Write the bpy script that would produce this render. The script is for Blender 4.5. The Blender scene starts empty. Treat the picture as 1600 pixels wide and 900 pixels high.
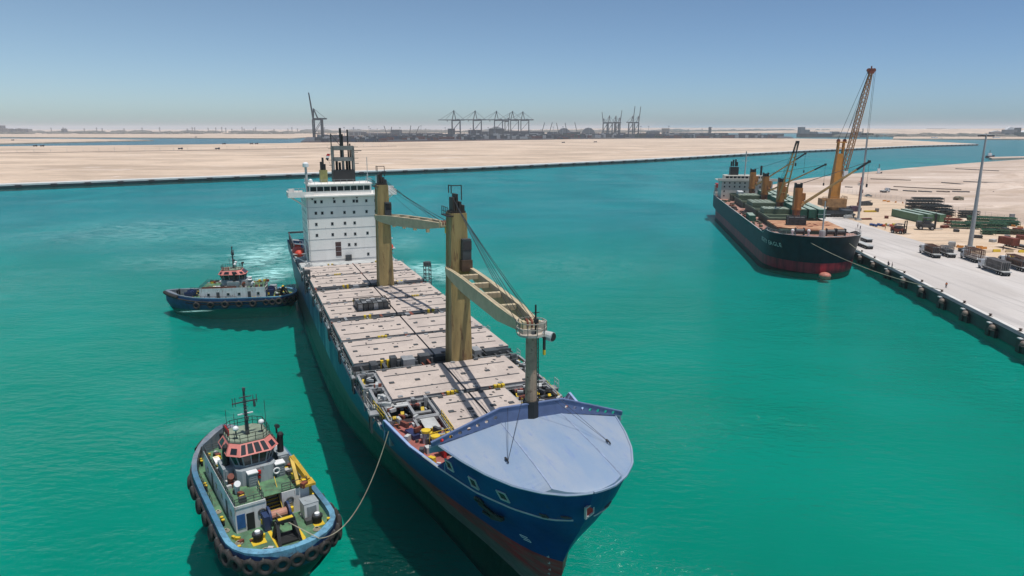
import bpy, bmesh, math, random
from mathutils import Vector, Matrix
random.seed(7)
R = math.radians
sc = bpy.context.scene
# ---------------------------------------------------------------- camera, world, sun
cam_d = bpy.data.cameras.new('camera'); cam = bpy.data.objects.new('camera', cam_d)
sc.collection.objects.link(cam); sc.camera = cam
cam.location = (0, 0, 47); cam.rotation_euler = (R(90 - 12.86), 0, 0)
cam_d.sensor_width = 36; cam_d.lens = 36 * 1095 / 1600.0
cam_d.clip_start = 0.5; cam_d.clip_end = 60000
SUN_EL, SUN_AZ = 77.0, 131.0           # azimuth clockwise from +Y
world = bpy.data.worlds.new('World'); sc.world = world; world.use_nodes = True
wn = world.node_tree.nodes; wl = world.node_tree.links
bg = wn['Background']; sky = wn.new('ShaderNodeTexSky'); sky.sky_type = 'NISHITA'
sky.sun_disc = False; sky.sun_elevation = R(SUN_EL); sky.sun_rotation = R(SUN_AZ)
sky.altitude = 0; sky.air_density = 0.5; sky.dust_density = 0.9; sky.ozone_density = 2.5
# thicker desert dust in the air towards the left (west) side of the sky
_tc = wn.new('ShaderNodeTexCoord'); _sx = wn.new('ShaderNodeSeparateXYZ'); wl.new(_tc.outputs['Generated'], _sx.inputs[0])
_mr = wn.new('ShaderNodeMapRange'); _mr.inputs[1].default_value = -0.62; _mr.inputs[2].default_value = 0.55; wl.new(_sx.outputs[0], _mr.inputs[0])
_cr = wn.new('ShaderNodeMix'); _cr.data_type = 'RGBA'; wl.new(_mr.outputs[0], _cr.inputs[0])
_cr.inputs[6].default_value = (1.27, 1.29, 1.12, 1); _cr.inputs[7].default_value = (0.85, 0.99, 1.01, 1)
_mu = wn.new('ShaderNodeMix'); _mu.data_type = 'RGBA'; _mu.blend_type = 'MULTIPLY'; _mu.inputs[0].default_value = 1
wl.new(sky.outputs[0], _mu.inputs[6]); wl.new(_cr.outputs[2], _mu.inputs[7])
wl.new(_mu.outputs[2], bg.inputs[0]); bg.inputs[1].default_value = 0.118
sd = bpy.data.lights.new('sun', 'SUN'); sun = bpy.data.objects.new('sun', sd); sc.collection.objects.link(sun)
sd.energy = 3.9; sd.angle = R(0.55); sd.color = (1.0, 0.955, 0.9)
_a, _e = R(SUN_AZ), R(SUN_EL)
sdir = Vector((math.sin(_a) * math.cos(_e), math.cos(_a) * math.cos(_e), math.sin(_e)))
sun.rotation_euler = sdir.to_track_quat('Z', 'Y').to_euler(); sun.location = (0, 0, 300)
sc.view_settings.view_transform = 'Standard'; sc.view_settings.look = 'None'
sc.view_settings.exposure = 0.0; sc.view_settings.gamma = 1; sc.view_settings.use_curve_mapping = False
sc.render.engine = 'CYCLES'
sc.cycles.max_bounces = 6; sc.cycles.diffuse_bounces = 2; sc.cycles.glossy_bounces = 3
sc.cycles.transparent_max_bounces = 8; sc.cycles.volume_bounces = 2; sc.cycles.use_denoising = True
sc.cycles.caustics_reflective = False; sc.cycles.caustics_refractive = False

# ---------------------------------------------------------------- helpers
def srgb(r, g, b):
    f = lambda c: (c / 255 / 12.92) if c / 255 <= 0.04045 else ((c / 255 + 0.055) / 1.055) ** 2.4
    return (f(r), f(g), f(b), 1)

class NT:
    def __init__(s, name):
        s.m = bpy.data.materials.new(name); s.m.use_nodes = True
        s.n = s.m.node_tree.nodes; s.l = s.m.node_tree.links
        s.b = s.n['Principled BSDF']; s.out = s.n['Material Output']
        tc = s.n.new('ShaderNodeTexCoord'); s.obj = tc.outputs['Object']
        g = s.n.new('ShaderNodeNewGeometry'); s.pos = g.outputs['Position']; s.nrm = g.outputs['Normal']
    def mapv(s, src, scale=(1, 1, 1), rot=(0, 0, 0), loc=(0, 0, 0)):
        m = s.n.new('ShaderNodeMapping'); s.l.new(src, m.inputs[0])
        m.inputs['Scale'].default_value = scale; m.inputs['Rotation'].default_value = rot
        m.inputs['Location'].default_value = loc
        return m.outputs[0]
    def noise(s, src, scale, detail=4, rough=0.6, dist=0.0):
        t = s.n.new('ShaderNodeTexNoise'); s.l.new(src, t.inputs['Vector'])
        t.inputs['Scale'].default_value = scale; t.inputs['Detail'].default_value = detail
        t.inputs['Roughness'].default_value = rough; t.inputs['Distortion'].default_value = dist
        return t.outputs['Fac']
    def ramp(s, fac, stops, interp='LINEAR'):
        r = s.n.new('ShaderNodeValToRGB'); s.l.new(fac, r.inputs[0]); r.color_ramp.interpolation = interp
        e = r.color_ramp.elements
        while len(e) < len(stops): e.new(0.5)
        for i, (p, c) in enumerate(stops):
            e[i].position = p; e[i].color = c if hasattr(c, '__len__') else (c, c, c, 1)
        return r.outputs[0]
    def mix(s, fac, a, b, mode='MIX'):
        m = s.n.new('ShaderNodeMix'); m.data_type = 'RGBA'; m.blend_type = mode
        for v, i in ((fac, 0), (a, 6), (b, 7)):
            if isinstance(v, bpy.types.NodeSocket): s.l.new(v, m.inputs[i])
            else: m.inputs[i].default_value = v
        return m.outputs[2]
    def math(s, op, a, b=0.0, clamp=False):
        m = s.n.new('ShaderNodeMath'); m.operation = op; m.use_clamp = clamp
        for v, i in ((a, 0), (b, 1)):
            if isinstance(v, bpy.types.NodeSocket): s.l.new(v, m.inputs[i])
            else: m.inputs[i].default_value = v
        return m.outputs[0]
    def sep(s, src):
        m = s.n.new('ShaderNodeSeparateXYZ'); s.l.new(src, m.inputs[0]); return m.outputs
    def sstep(s, v, a, b):
        m = s.n.new('ShaderNodeMapRange'); m.interpolation_type = 'SMOOTHSTEP'; s.l.new(v, m.inputs[0])
        m.inputs[1].default_value = a; m.inputs[2].default_value = b
        return m.outputs[0]
    def ellipse(s, cx, cy, rx, ry, ang=0, edge=0.5):
        """soft world-space blob mask"""
        v = s.mapv(s.pos, (1 / rx, 1 / ry, 0), (0, 0, 0), (0, 0, 0))
        # rotate about the blob centre by hand: translate first
        t = s.n.new('ShaderNodeVectorMath'); t.operation = 'SUBTRACT'; s.l.new(s.pos, t.inputs[0]); t.inputs[1].default_value = (cx, cy, 0)
        r = s.n.new('ShaderNodeVectorRotate'); r.rotation_type = 'Z_AXIS'; s.l.new(t.outputs[0], r.inputs['Vector']); r.inputs['Angle'].default_value = -R(ang)
        mm = s.mapv(r.outputs[0], (1 / rx, 1 / ry, 0))
        le = s.n.new('ShaderNodeVectorMath'); le.operation = 'LENGTH'; s.l.new(mm, le.inputs[0])
        return s.sstep(le.outputs['Value'], 1.0, edge)
    def bump(s, h, strength=0.3, dist=0.1):
        b = s.n.new('ShaderNodeBump'); b.inputs['Strength'].default_value = strength; b.inputs['Distance'].default_value = dist
        s.l.new(h, b.inputs['Height']); s.l.new(b.outputs[0], s.b.inputs['Normal']); return b.outputs[0]
    def col(s, c):
        if isinstance(c, bpy.types.NodeSocket): s.l.new(c, s.b.inputs['Base Color'])
        else: s.b.inputs['Base Color'].default_value = c
    def rough(s, r): s.b.inputs['Roughness'].default_value = r

def worn(name, c, dark=0.55, rust=0.0, scale=0.6, rough=0.6, metal=0.0, rustc=(0.09, 0.035, 0.015, 1), streak=False):
    """painted or bare surface with patchy wear, dirt and optional rust"""
    t = NT(name)
    v = t.mapv(t.obj, (1, 1, 0.18)) if streak else t.obj
    n1 = t.noise(v, scale, 5, 0.65)
    f = t.ramp(n1, [(0.38, 0), (0.68, 1)])
    d = (c[0] * dark, c[1] * dark, c[2] * dark, 1)
    cc = t.mix(f, c, d)
    if rust > 0:
        n2 = t.noise(v, scale * 3.1, 6, 0.7)
        fr = t.ramp(n2, [(0.70 - rust * 0.35, 0), (0.78 - rust * 0.3, 1)])
        cc = t.mix(fr, cc, rustc)
    t.col(cc); t.rough(rough); t.b.inputs['Metallic'].default_value = metal
    return t.m

class MB:
    def __init__(s): s.v = []; s.f = []; s.m = []; s.mi = 0
    def add(s, vs, fs, m=None):
        o = len(s.v); s.v += [tuple(p) for p in vs]; s.f += [tuple(o + i for i in f) for f in fs]
        s.m += [s.mi if m is None else m] * len(fs); return s
    def box(s, x0, x1, y0, y1, z0, z1, m=None):
        if x0 > x1: x0, x1 = x1, x0
        if y0 > y1: y0, y1 = y1, y0
        if z0 > z1: z0, z1 = z1, z0
        vs = [(x, y, z) for z in (z0, z1) for x, y in ((x0, y0), (x1, y0), (x1, y1), (x0, y1))]
        return s.add(vs, [(3, 2, 1, 0), (4, 5, 6, 7), (0, 1, 5, 4), (1, 2, 6, 5), (2, 3, 7, 6), (3, 0, 4, 7)], m)
    def cbox(s, c, d, rz=0, m=None):
        hx, hy, hz = d[0] / 2, d[1] / 2, d[2] / 2; ca, sa = math.cos(rz), math.sin(rz)
        vs = [(c[0] + x * ca - y * sa, c[1] + x * sa + y * ca, c[2] + z) for z in (-hz, hz) for x, y in ((-hx, -hy), (hx, -hy), (hx, hy), (-hx, hy))]
        return s.add(vs, [(3, 2, 1, 0), (4, 5, 6, 7), (0, 1, 5, 4), (1, 2, 6, 5), (2, 3, 7, 6), (3, 0, 4, 7)], m)
    def bar(s, a, b, w=0.1, h=None, w2=None, h2=None, m=None):
        """rectangular beam from a to b; may taper"""
        h = h or w; w2 = w2 or w; h2 = h2 or h
        a = Vector(a); b = Vector(b); d = (b - a)
        if d.length < 1e-6: return s
        d.normalize(); up = Vector((0, 0, 1)) if abs(d.z) < 0.98 else Vector((1, 0, 0))
        x = d.cross(up).normalized(); y = x.cross(d).normalized()
        vs = []
        for p, ww, hh in ((a, w, h), (b, w2, h2)):
            for i, j in ((-1, -1), (1, -1), (1, 1), (-1, 1)): vs.append(p + x * i * ww / 2 + y * j * hh / 2)
        return s.add(vs, [(3, 2, 1, 0), (4, 5, 6, 7), (0, 1, 5, 4), (1, 2, 6, 5), (2, 3, 7, 6), (3, 0, 4, 7)], m)
    def tube(s, pts, r, n=6, r2=None, m=None):
        pts = [Vector(p) for p in pts]; k = len(pts); o = []
        for i, p in enumerate(pts):
            d = (pts[min(i + 1, k - 1)] - pts[max(i - 1, 0)]).normalized()
            up = Vector((0, 0, 1)) if abs(d.z) < 0.95 else Vector((1, 0, 0))
            x = d.cross(up).normalized(); y = x.cross(d)
            rr = r if r2 is None else r + (r2 - r) * i / (k - 1)
            o.append([p + x * math.cos(2 * math.pi * j / n) * rr + y * math.sin(2 * math.pi * j / n) * rr for j in range(n)])
        return s.loft(o, True, True, m)
    def cyl(s, c, r, z0, z1, n=12, r2=None, m=None):
        r2 = r if r2 is None else r2
        return s.loft([[(c[0] + rr * math.cos(2 * math.pi * j / n), c[1] + rr * math.sin(2 * math.pi * j / n), z) for j in range(n)] for rr, z in ((r, z0), (r2, z1))], True, True, m)
    def loft(s, rings, closed=True, caps=True, m=None):
        n = len(rings[0]); vs = [p for r in rings for p in r]; fs = []
        for i in range(len(rings) - 1):
            for j in range(n if closed else n - 1):
                a = i * n + j; b = i * n + (j + 1) % n; fs.append((a, b, b + n, a + n))
        if caps and closed: fs += [tuple(range(n))[::-1], tuple((len(rings) - 1) * n + j for j in range(n))]
        return s.add(vs, fs, m)
    def prism(s, poly, z0, z1, m=None):
        return s.loft([[(x, y, z0) for x, y in poly], [(x, y, z1) for x, y in poly]], True, True, m)
    def slab(s, poly, z, m=None): return s.add([(x, y, z) for x, y in poly], [tuple(range(len(poly)))], m)
    def sphere(s, c, r, n=10, k=6, zs=1.0, m=None, z0=-1.0):
        rings = []
        for i in range(k + 1):
            t = math.asin(max(-1, z0)) + (math.pi / 2 - math.asin(max(-1, z0))) * i / k
            rr = max(1e-3, r * math.cos(t))
            rings.append([(c[0] + rr * math.cos(2 * math.pi * j / n), c[1] + rr * math.sin(2 * math.pi * j / n), c[2] + r * zs * math.sin(t)) for j in range(n)])
        return s.loft(rings, True, True, m)
    def torus(s, c, nrm, Rr, r, n=16, k=8, m=None):
        c = Vector(c); nz = Vector(nrm).normalized(); up = Vector((0, 0, 1)) if abs(nz.z) < 0.9 else Vector((1, 0, 0))
        x = nz.cross(up).normalized(); y = nz.cross(x); vs = []; fs = []
        for i in range(n):
            a = 2 * math.pi * i / n; d = x * math.cos(a) + y * math.sin(a)
            for j in range(k):
                b = 2 * math.pi * j / k; vs.append(c + d * (Rr + r * math.cos(b)) + nz * r * math.sin(b))
        for i in range(n):
            for j in range(k): fs.append((i * k + j, ((i + 1) % n) * k + j, ((i + 1) % n) * k + (j + 1) % k, i * k + (j + 1) % k))
        return s.add(vs, fs, m)
    def rail(s, pts, h=1.05, step=1.6, r=0.03, rows=2, m=None):
        """handrail along a polyline of deck points"""
        pts = [Vector(p) for p in pts]
        for a, b in zip(pts, pts[1:]):
            n = max(1, round((b - a).length / step))
            for i in range(n + 1):
                p = a.lerp(b, i / n); s.bar(p, p + Vector((0, 0, h)), r * 2, m=m)
            for q in range(rows):
                z = Vector((0, 0, h * (1 - q / rows))); s.bar(a + z, b + z, r * 1.8, m=m)
        return s
    def ladder(s, a, b, w=0.5, side=(1, 0, 0), step=0.35, m=None):
        a = Vector(a); b = Vector(b); sd_ = Vector(side).normalized() * w / 2
        s.bar(a - sd_, b - sd_, 0.07, m=m); s.bar(a + sd_, b + sd_, 0.07, m=m)
        n = int((b - a).length / step)
        for i in range(1, n): p = a.lerp(b, i / n); s.bar(p - sd_, p + sd_, 0.05, m=m)
        return s
    def build(s, name, mats, parent=None, off=(0, 0, 0), smooth=False, loc=None, rz=None, whole=False):
        if name in ('handrail', 'plate_seams', 'mirrors') and not whole: return build_each(s, name, mats, parent, off, whole=True)[0]
        me = bpy.data.meshes.new(name)
        me.from_pydata([(x + off[0], y + off[1], z + off[2]) for x, y, z in s.v], [], s.f)
        if not isinstance(mats, (list, tuple)): mats = [mats]
        for m in mats: me.materials.append(m)
        me.polygons.foreach_set('material_index', s.m)
        bm = bmesh.new(); bm.from_mesh(me); bmesh.ops.recalc_face_normals(bm, faces=bm.faces[:]); bm.to_mesh(me); bm.free()
        if smooth: me.polygons.foreach_set('use_smooth', [True] * len(me.polygons))
        me.update()
        o = bpy.data.objects.new(name, me); sc.collection.objects.link(o)
        if parent: o.parent = parent
        if loc is not None: o.location = loc
        if rz is not None: o.rotation_euler = (0, 0, rz)
        return o

ORD = ['first', 'second', 'third', 'fourth', 'fifth', 'sixth', 'seventh', 'eighth', 'ninth', 'tenth', 'eleventh', 'twelfth', 'thirteenth', 'fourteenth', 'fifteenth', 'sixteenth', 'seventeenth', 'eighteenth']
def tag(o, label, cat, group=None, kind=None):
    if label: o['label'] = label
    if cat: o['category'] = cat
    if group: o['group'] = group
    if kind: o['kind'] = kind
    return o
def struct(o): o['kind'] = 'structure'; return o
def empty(name, loc, rz=0.0):
    o = bpy.data.objects.new(name, None); sc.collection.objects.link(o); o.empty_display_size = 1
    o.location = loc; o.rotation_euler = (0, 0, rz); return o
def kids(o): return [c for c in sc.objects if c.parent == o]
TREE = {}
def copy_tree(o, parent=None):
    c = o.copy(); sc.collection.objects.link(c); c.parent = parent
    for k in kids(o): copy_tree(k, c)
    return c
CAMH = 47.0; _th = R(12.86); _c, _s = math.cos(_th), math.sin(_th)
def pw(x, y, z=0.0):
    """picture position (1600x900) -> world point at height z; used only to measure where things stand"""
    u = x - 800; v = y - 450; d = (u, 1095 * _c - v * _s, -(1095 * _s + v * _c)); t = (z - CAMH) / d[2]
    return Vector((d[0] * t, d[1] * t, z))

# ---------------------------------------------------------------- common materials
M = {}
def mk(k, *a, **kw): M[k] = worn(k, *a, **kw); return M[k]
mk('white_paint', (0.78, 0.79, 0.79, 1), dark=0.86, rust=0.10, scale=0.5, rough=0.45)
mk('grey_paint', (0.30, 0.31, 0.32, 1), dark=0.65, rust=0.25)
mk('light_grey', (0.50, 0.51, 0.50, 1), dark=0.7, rust=0.2)
mk('dark_grey', (0.075, 0.08, 0.085, 1), dark=0.5, rust=0.2)
mk('black_paint', (0.018, 0.019, 0.02, 1), dark=0.6)
mk('rust_red', (0.22, 0.06, 0.035, 1), dark=0.6, rust=0.3)
mk('red_deck', (0.36, 0.12, 0.10, 1), dark=0.65, rust=0.2)
mk('yellow', (0.72, 0.50, 0.03, 1), dark=0.7, rust=0.1)
mk('orange_paint', (0.55, 0.24, 0.03, 1), dark=0.7, rust=0.2)
mk('red_paint', (0.50, 0.02, 0.02, 1), dark=0.7)
mk('lifeboat_red', (0.62, 0.06, 0.03, 1), dark=0.8)
mk('tyre', (0.028, 0.025, 0.024, 1), dark=0.55, scale=2, rough=0.85, rust=0.35, rustc=(0.10, 0.085, 0.075, 1))
mk('rope', (0.42, 0.38, 0.28, 1))
mk('cable', (0.03, 0.03, 0.033, 1))
_g = NT('window_glass'); _g.col((0.015, 0.02, 0.025, 1)); _g.rough(0.08); M['glass'] = _g.m
def clusters(mb, gap=0.03):
    """split a builder into its separate standing pieces (touching pieces stay together)"""
    n = len(mb.v); par = list(range(n))
    def fd_(a):
        while par[a] != a: par[a] = par[par[a]]; a = par[a]
        return a
    for f in mb.f:
        r = fd_(f[0])
        for i in f[1:]: par[fd_(i)] = r
    grp = {}
    for i in range(n): grp.setdefault(fd_(i), []).append(i)
    bb = [([min(mb.v[i][k] for i in g) - gap for k in range(3)], [max(mb.v[i][k] for i in g) + gap for k in range(3)]) for g in grp.values()]
    keys = list(grp); p2 = list(range(len(keys)))
    def f2(a):
        while p2[a] != a: a = p2[a]
        return a
    for i in range(len(keys)):
        for j in range(i):
            if all(bb[i][0][k] <= bb[j][1][k] and bb[j][0][k] <= bb[i][1][k] for k in range(3)): p2[f2(i)] = f2(j)
    lab = {k: f2(i) for i, k in enumerate(keys)}
    out = {}
    for fi, f in enumerate(mb.f): out.setdefault(lab[fd_(f[0])], []).append(fi)
    return list(out.values())
def build_each(mb, name, mats, parent=None, off=(0, 0, 0), **kw):
    res = []
    for fs in clusters(mb):
        used = sorted({i for f in fs for i in mb.f[f]}); ix = {v: k for k, v in enumerate(used)}
        m2 = MB(); m2.v = [mb.v[i] for i in used]; m2.f = [tuple(ix[i] for i in mb.f[f]) for f in fs]; m2.m = [mb.m[f] for f in fs]
        res.append(m2.build(name, mats, parent, off, **kw))
    return res
def letters(text, size, mat, name, parent, place, depth=.03, gap=1.12):
    """writing as real letter meshes; place(u) -> matrix for the point u metres along the line"""
    dg = bpy.context.evaluated_depsgraph_get(); u = 0; vs = []; fs = []
    for ch in text:
        if ch == ' ': u += size * .45; continue
        cu = bpy.data.curves.new('glyph', 'FONT'); cu.body = ch; cu.size = size; cu.extrude = depth; cu.resolution_u = 2
        o = bpy.data.objects.new('glyph', cu); sc.collection.objects.link(o); bpy.context.view_layer.update()
        me = o.evaluated_get(bpy.context.evaluated_depsgraph_get()).to_mesh(); w = max([v.co.x for v in me.vertices] + [0.1])
        mat_ = place(u + w / 2); base = len(vs)
        for v in me.vertices: vs.append(tuple(mat_ @ Vector((v.co.x - w / 2, v.co.y, v.co.z))))
        fs += [tuple(base + i for i in p.vertices) for p in me.polygons]
        o.evaluated_get(bpy.context.evaluated_depsgraph_get()).to_mesh_clear(); bpy.data.objects.remove(o); bpy.data.curves.remove(cu); u += w * gap + size * .06
    m = MB(); m.v = vs; m.f = fs; m.m = [0] * len(fs)
    return m.build(name, mat, parent)
# ---------------------------------------------------------------- water
t = NT('milky_green_water')   # the silt-laden layer a few metres down that gives the basin its colour
x, y, z = t.sep(t.pos)
big = t.noise(t.mapv(t.pos, (1, 0.55, 1)), 0.011, 5, 0.62, 0.8)
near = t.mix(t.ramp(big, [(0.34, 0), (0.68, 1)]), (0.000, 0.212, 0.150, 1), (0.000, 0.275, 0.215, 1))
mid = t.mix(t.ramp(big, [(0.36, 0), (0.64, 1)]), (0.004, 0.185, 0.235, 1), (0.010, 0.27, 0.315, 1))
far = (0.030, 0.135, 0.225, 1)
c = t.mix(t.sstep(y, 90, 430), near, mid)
c = t.mix(t.sstep(y, 1500, 2100), c, far)  # far blue: the sky's reflection, put into the bed colour
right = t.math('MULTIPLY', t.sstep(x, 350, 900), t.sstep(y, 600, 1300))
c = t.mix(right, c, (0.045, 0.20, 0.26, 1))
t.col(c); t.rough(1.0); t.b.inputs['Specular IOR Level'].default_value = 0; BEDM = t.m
def bed_z(px_, py_):
    # made-up deepening under the forward hull, shaped to darken the water beside it
    a = Vector((4.0, 54)); b_ = Vector((-62, 150)); q = Vector((px_, py_)); d = b_ - a; t_ = max(0, min(1, (q - a).dot(d) / d.dot(d))); k = (q - (a + d * t_)).length
    f = max(0, min(1, (46 - k) / 24)); return -2.2 - 9.0 * f * f * (3 - 2 * f)
xs = [-30000, -5000, -1000, -400] + [-200 + 6 * i for i in range(55)] + [160, 300, 1000, 5000, 30000]
ys = [-400, -150] + [-60 + 6 * i for i in range(56)] + [400, 600, 1500, 6000, 30000]
vs = [(a_, b_, bed_z(a_, b_)) for b_ in ys for a_ in xs]; nx = len(xs)
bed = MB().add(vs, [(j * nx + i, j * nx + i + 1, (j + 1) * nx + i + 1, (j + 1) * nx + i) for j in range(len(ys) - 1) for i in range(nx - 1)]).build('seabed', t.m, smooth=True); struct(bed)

t = NT('water_surface')
fres = t.n.new('ShaderNodeFresnel'); fres.inputs[0].default_value = 1.33
gl = t.n.new('ShaderNodeBsdfAnisotropic'); gl.inputs['Roughness'].default_value = 0.12
tr = t.n.new('ShaderNodeBsdfTransparent'); tr.inputs[0].default_value = (0.93, 0.985, 0.97, 1)
mx = t.n.new('ShaderNodeMixShader')
w1 = t.noise(t.mapv(t.pos, (1, 1.9, 1), (0, 0, R(20))), 0.42, 4, 0.6)
w2 = t.noise(t.mapv(t.pos, (1, 2.2, 1), (0, 0, R(-12))), 0.06, 3, 0.5)
calm = t.noise(t.mapv(t.pos, (1, 2.2, 1)), 0.012, 3, 0.55)
h = t.math('ADD', w1, t.math('MULTIPLY', w2, 1.6))
bp = t.n.new('ShaderNodeBump'); bp.inputs['Distance'].default_value = 0.9
t.l.new(h, bp.inputs['Height']); t.l.new(t.ramp(calm, [(0.36, 0.25), (0.60, 1.0)]), bp.inputs['Strength'])
t.l.new(bp.outputs[0], fres.inputs['Normal']); t.l.new(bp.outputs[0], gl.inputs['Normal'])
fr = t.math('MULTIPLY', fres.outputs[0], 0.5, True)
dfu = t.n.new('ShaderNodeBsdfDiffuse'); dfu.inputs[0].default_value = (0.0, 0.21, 0.16, 1)
ms = t.n.new('ShaderNodeMixShader'); ms.inputs[0].default_value = 0.10; t.l.new(tr.outputs[0], ms.inputs[1]); t.l.new(dfu.outputs[0], ms.inputs[2])
t.l.new(fr, mx.inputs[0]); t.l.new(ms.outputs[0], mx.inputs[1]); t.l.new(gl.outputs[0], mx.inputs[2])
# aerated wash from the propellers and tug, drifting silt
fo = t.n.new('ShaderNodeBsdfDiffuse'); fo.inputs[0].default_value = (0.36, 0.66, 0.64, 1)
mx2 = t.n.new('ShaderNodeMixShader')
FOAM = [(-94, 262, 18, 46, 12, 1.0), (-80, 226, 11, 22, 0, 1.3), (-112, 296, 34, 24, 0, 0.30), (-120, 250, 40, 26, 0, 0.22), (-160, 330, 100, 70, 0, 0.26), (-190, 200, 80, 50, 0, 0.14), (-48, 108, 14, 9, 30, 0.12),
        (-27, 232, 12, 26, 20, 1.1), (-12, 222, 14, 30, 10, 0.35), (-46, 292, 14, 40, 10, 0.25), (20, 240, 50, 40, 0, 0.10), (-83, 178.5, 5.5, 1.2, 8, 1.3), (-62, 122, 16, 12, 40, 0.06)]
tot = None
for (cx, cy, rx, ry, an, st) in FOAM:
    e_ = t.math('MULTIPLY', t.ellipse(cx, cy, rx, ry, an, 0.1), st)
    tot = e_ if tot is None else t.math('MAXIMUM', tot, e_)
fn = t.noise(t.mapv(t.pos, (1, 1.7, 1)), 0.11, 8, 0.72, 1.6)
fo_f = t.math('MULTIPLY', tot, t.ramp(fn, [(0.40, 0), (0.62, 1)]), True)
fleck = t.ramp(t.noise(t.pos, 1.1, 2, .5), [(.795, 0), (.81, .8)]); fo_f = t.math('MAXIMUM', fo_f, fleck)
t.l.new(fo_f, mx2.inputs[0]); t.l.new(mx.outputs[0], mx2.inputs[1]); t.l.new(fo.outputs[0], mx2.inputs[2])
t.l.new(mx2.outputs[0], t.out.inputs['Surface'])
wat = MB().slab([(-30000, -400), (30000, -400), (30000, 30000), (-30000, 30000)], 0).build('water', t.m); struct(wat)

# ---------------------------------------------------------------- land
def sand_mat(name, base, dark, sc_=0.02, str_=0.25):
    t = NT(name)
    n1 = t.noise(t.mapv(t.pos, (0.45, 1, 1), (0, 0, R(-36))), sc_, 7, 0.66, 0.6)
    n2 = t.noise(t.pos, sc_ * 7, 6, 0.7)
    c = t.mix(t.ramp(n1, [(0.40, 0), (0.62, 1)]), base, dark)
    n3 = t.noise(t.mapv(t.pos, (0.5, 1.6, 1), (0, 0, R(-36))), sc_ * 1.9, 6, 0.7, 1.0); c = t.mix(t.ramp(n3, [(0.54, 0), (0.63, 0.7)]), c, (0.36, 0.275, 0.20, 1)); c = t.mix(t.ramp(n3, [(0.34, .7), (0.42, 0)]), c, (0.72, 0.62, 0.54, 1))
    c = t.mix(t.ramp(n2, [(0.55, 0), (0.75, 0.5)]), c, (dark[0] * 0.72, dark[1] * 0.68, dark[2] * 0.62, 1))
    t.col(c); t.rough(0.95); t.bump(t.noise(t.pos, sc_ * 3, 5, .65), .5, 3.0)
    return t.m
SAND = sand_mat('pale_sand', (0.65, 0.50, 0.375, 1), (0.42, 0.315, 0.23, 1), 0.010, .4)
SAND_YARD = sand_mat('yard_sand', (0.61, 0.465, 0.335, 1), (0.55, 0.41, 0.285, 1), 0.03)
SAND_R = sand_mat('bank_sand', (0.57, 0.46, 0.38, 1), (0.40, 0.30, 0.23, 1), 0.016, 0.5)
t = NT('quay_concrete')
n1 = t.noise(t.mapv(t.pos, (1, 0.35, 1), (0, 0, R(-8.9))), 0.05, 6, 0.62, 0.5); n2 = t.noise(t.pos, 1.1, 4, 0.7)
c = t.mix(t.ramp(n1, [(0.38, 0), (0.62, 1)]), (0.56, 0.52, 0.49, 1), (0.47, 0.43, 0.40, 1))
# slab joints and tyre tracks
v = t.mapv(t.pos, (1, 1, 1), (0, 0, R(8.9)))
jx, jy, _ = t.sep(v)
jt = t.math('MAXIMUM', t.math('LESS_THAN', t.math('FRACT', t.math('DIVIDE', jx, 7.0)), 0.012), t.math('LESS_THAN', t.math('FRACT', t.math('DIVIDE', jy, 9.0)), 0.012))
c = t.mix(t.math('MULTIPLY', jt, 0.45), c, (0.30, 0.27, 0.25, 1))
trk = t.noise(t.mapv(t.pos, (1, 0.03, 1), (0, 0, R(-8.9))), 0.55, 3, 0.5, 0.3)
c = t.mix(t.ramp(trk, [(0.54, 0), (0.66, 0.40)]), c, (0.30, 0.28, 0.27, 1))
n5 = t.noise(t.pos, .22, 6, .75, .8); c = t.mix(t.ramp(n5, [(.60, 0), (.70, .45)]), c, (.33, .29, .26, 1)); t.col(c); t.rough(0.9); t.bump(n2, 0.1, 0.05); CONC = t.m
WALLC = worn('wet_quay_wall', (0.028, 0.05, 0.052, 1), dark=0.5, scale=0.4, rough=0.5, rust=0.2, rustc=(0.10, 0.11, 0.10, 1))
EDGE = worn('pale_cap', (0.68, 0.65, 0.61, 1), dark=0.8, scale=0.2)

def P(x, y, z): p = pw(x, y, z); return (p.x, p.y)
FAR_EDGE = [(-900, 186.0)]
fe_px = [(0, 294.5), (430, 277.5), (740, 265.5), (1000, 252.5), (1250, 237.8), (1431, 229.4), (1528, 226.6)]
fe = [P(a, b, 0) for a, b in fe_px]
d0 = Vector(fe[0]) - Vector(fe[1]); ext = tuple(Vector(fe[0]) + d0 * 4.0)
fe = [ext] + fe
back_px = [(1505, 223.5), (1400, 218.2), (1250, 216.4), (1100, 216.0), (930, 217.0), (760, 219.5), (600, 222.0), (475, 222.6), (450, 223.6), (239, 226.4), (0, 228.4)]
bk = [P(a, b, 3) for a, b in back_px]; d1 = Vector(bk[-1]) - Vector(bk[-2]); bk.append(tuple(Vector(bk[-1]) + d1 * 3))
pen = MB().prism(fe + bk, -11.5, 3.0, 0).build('sand_peninsula', [SAND]); struct(pen)
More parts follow.
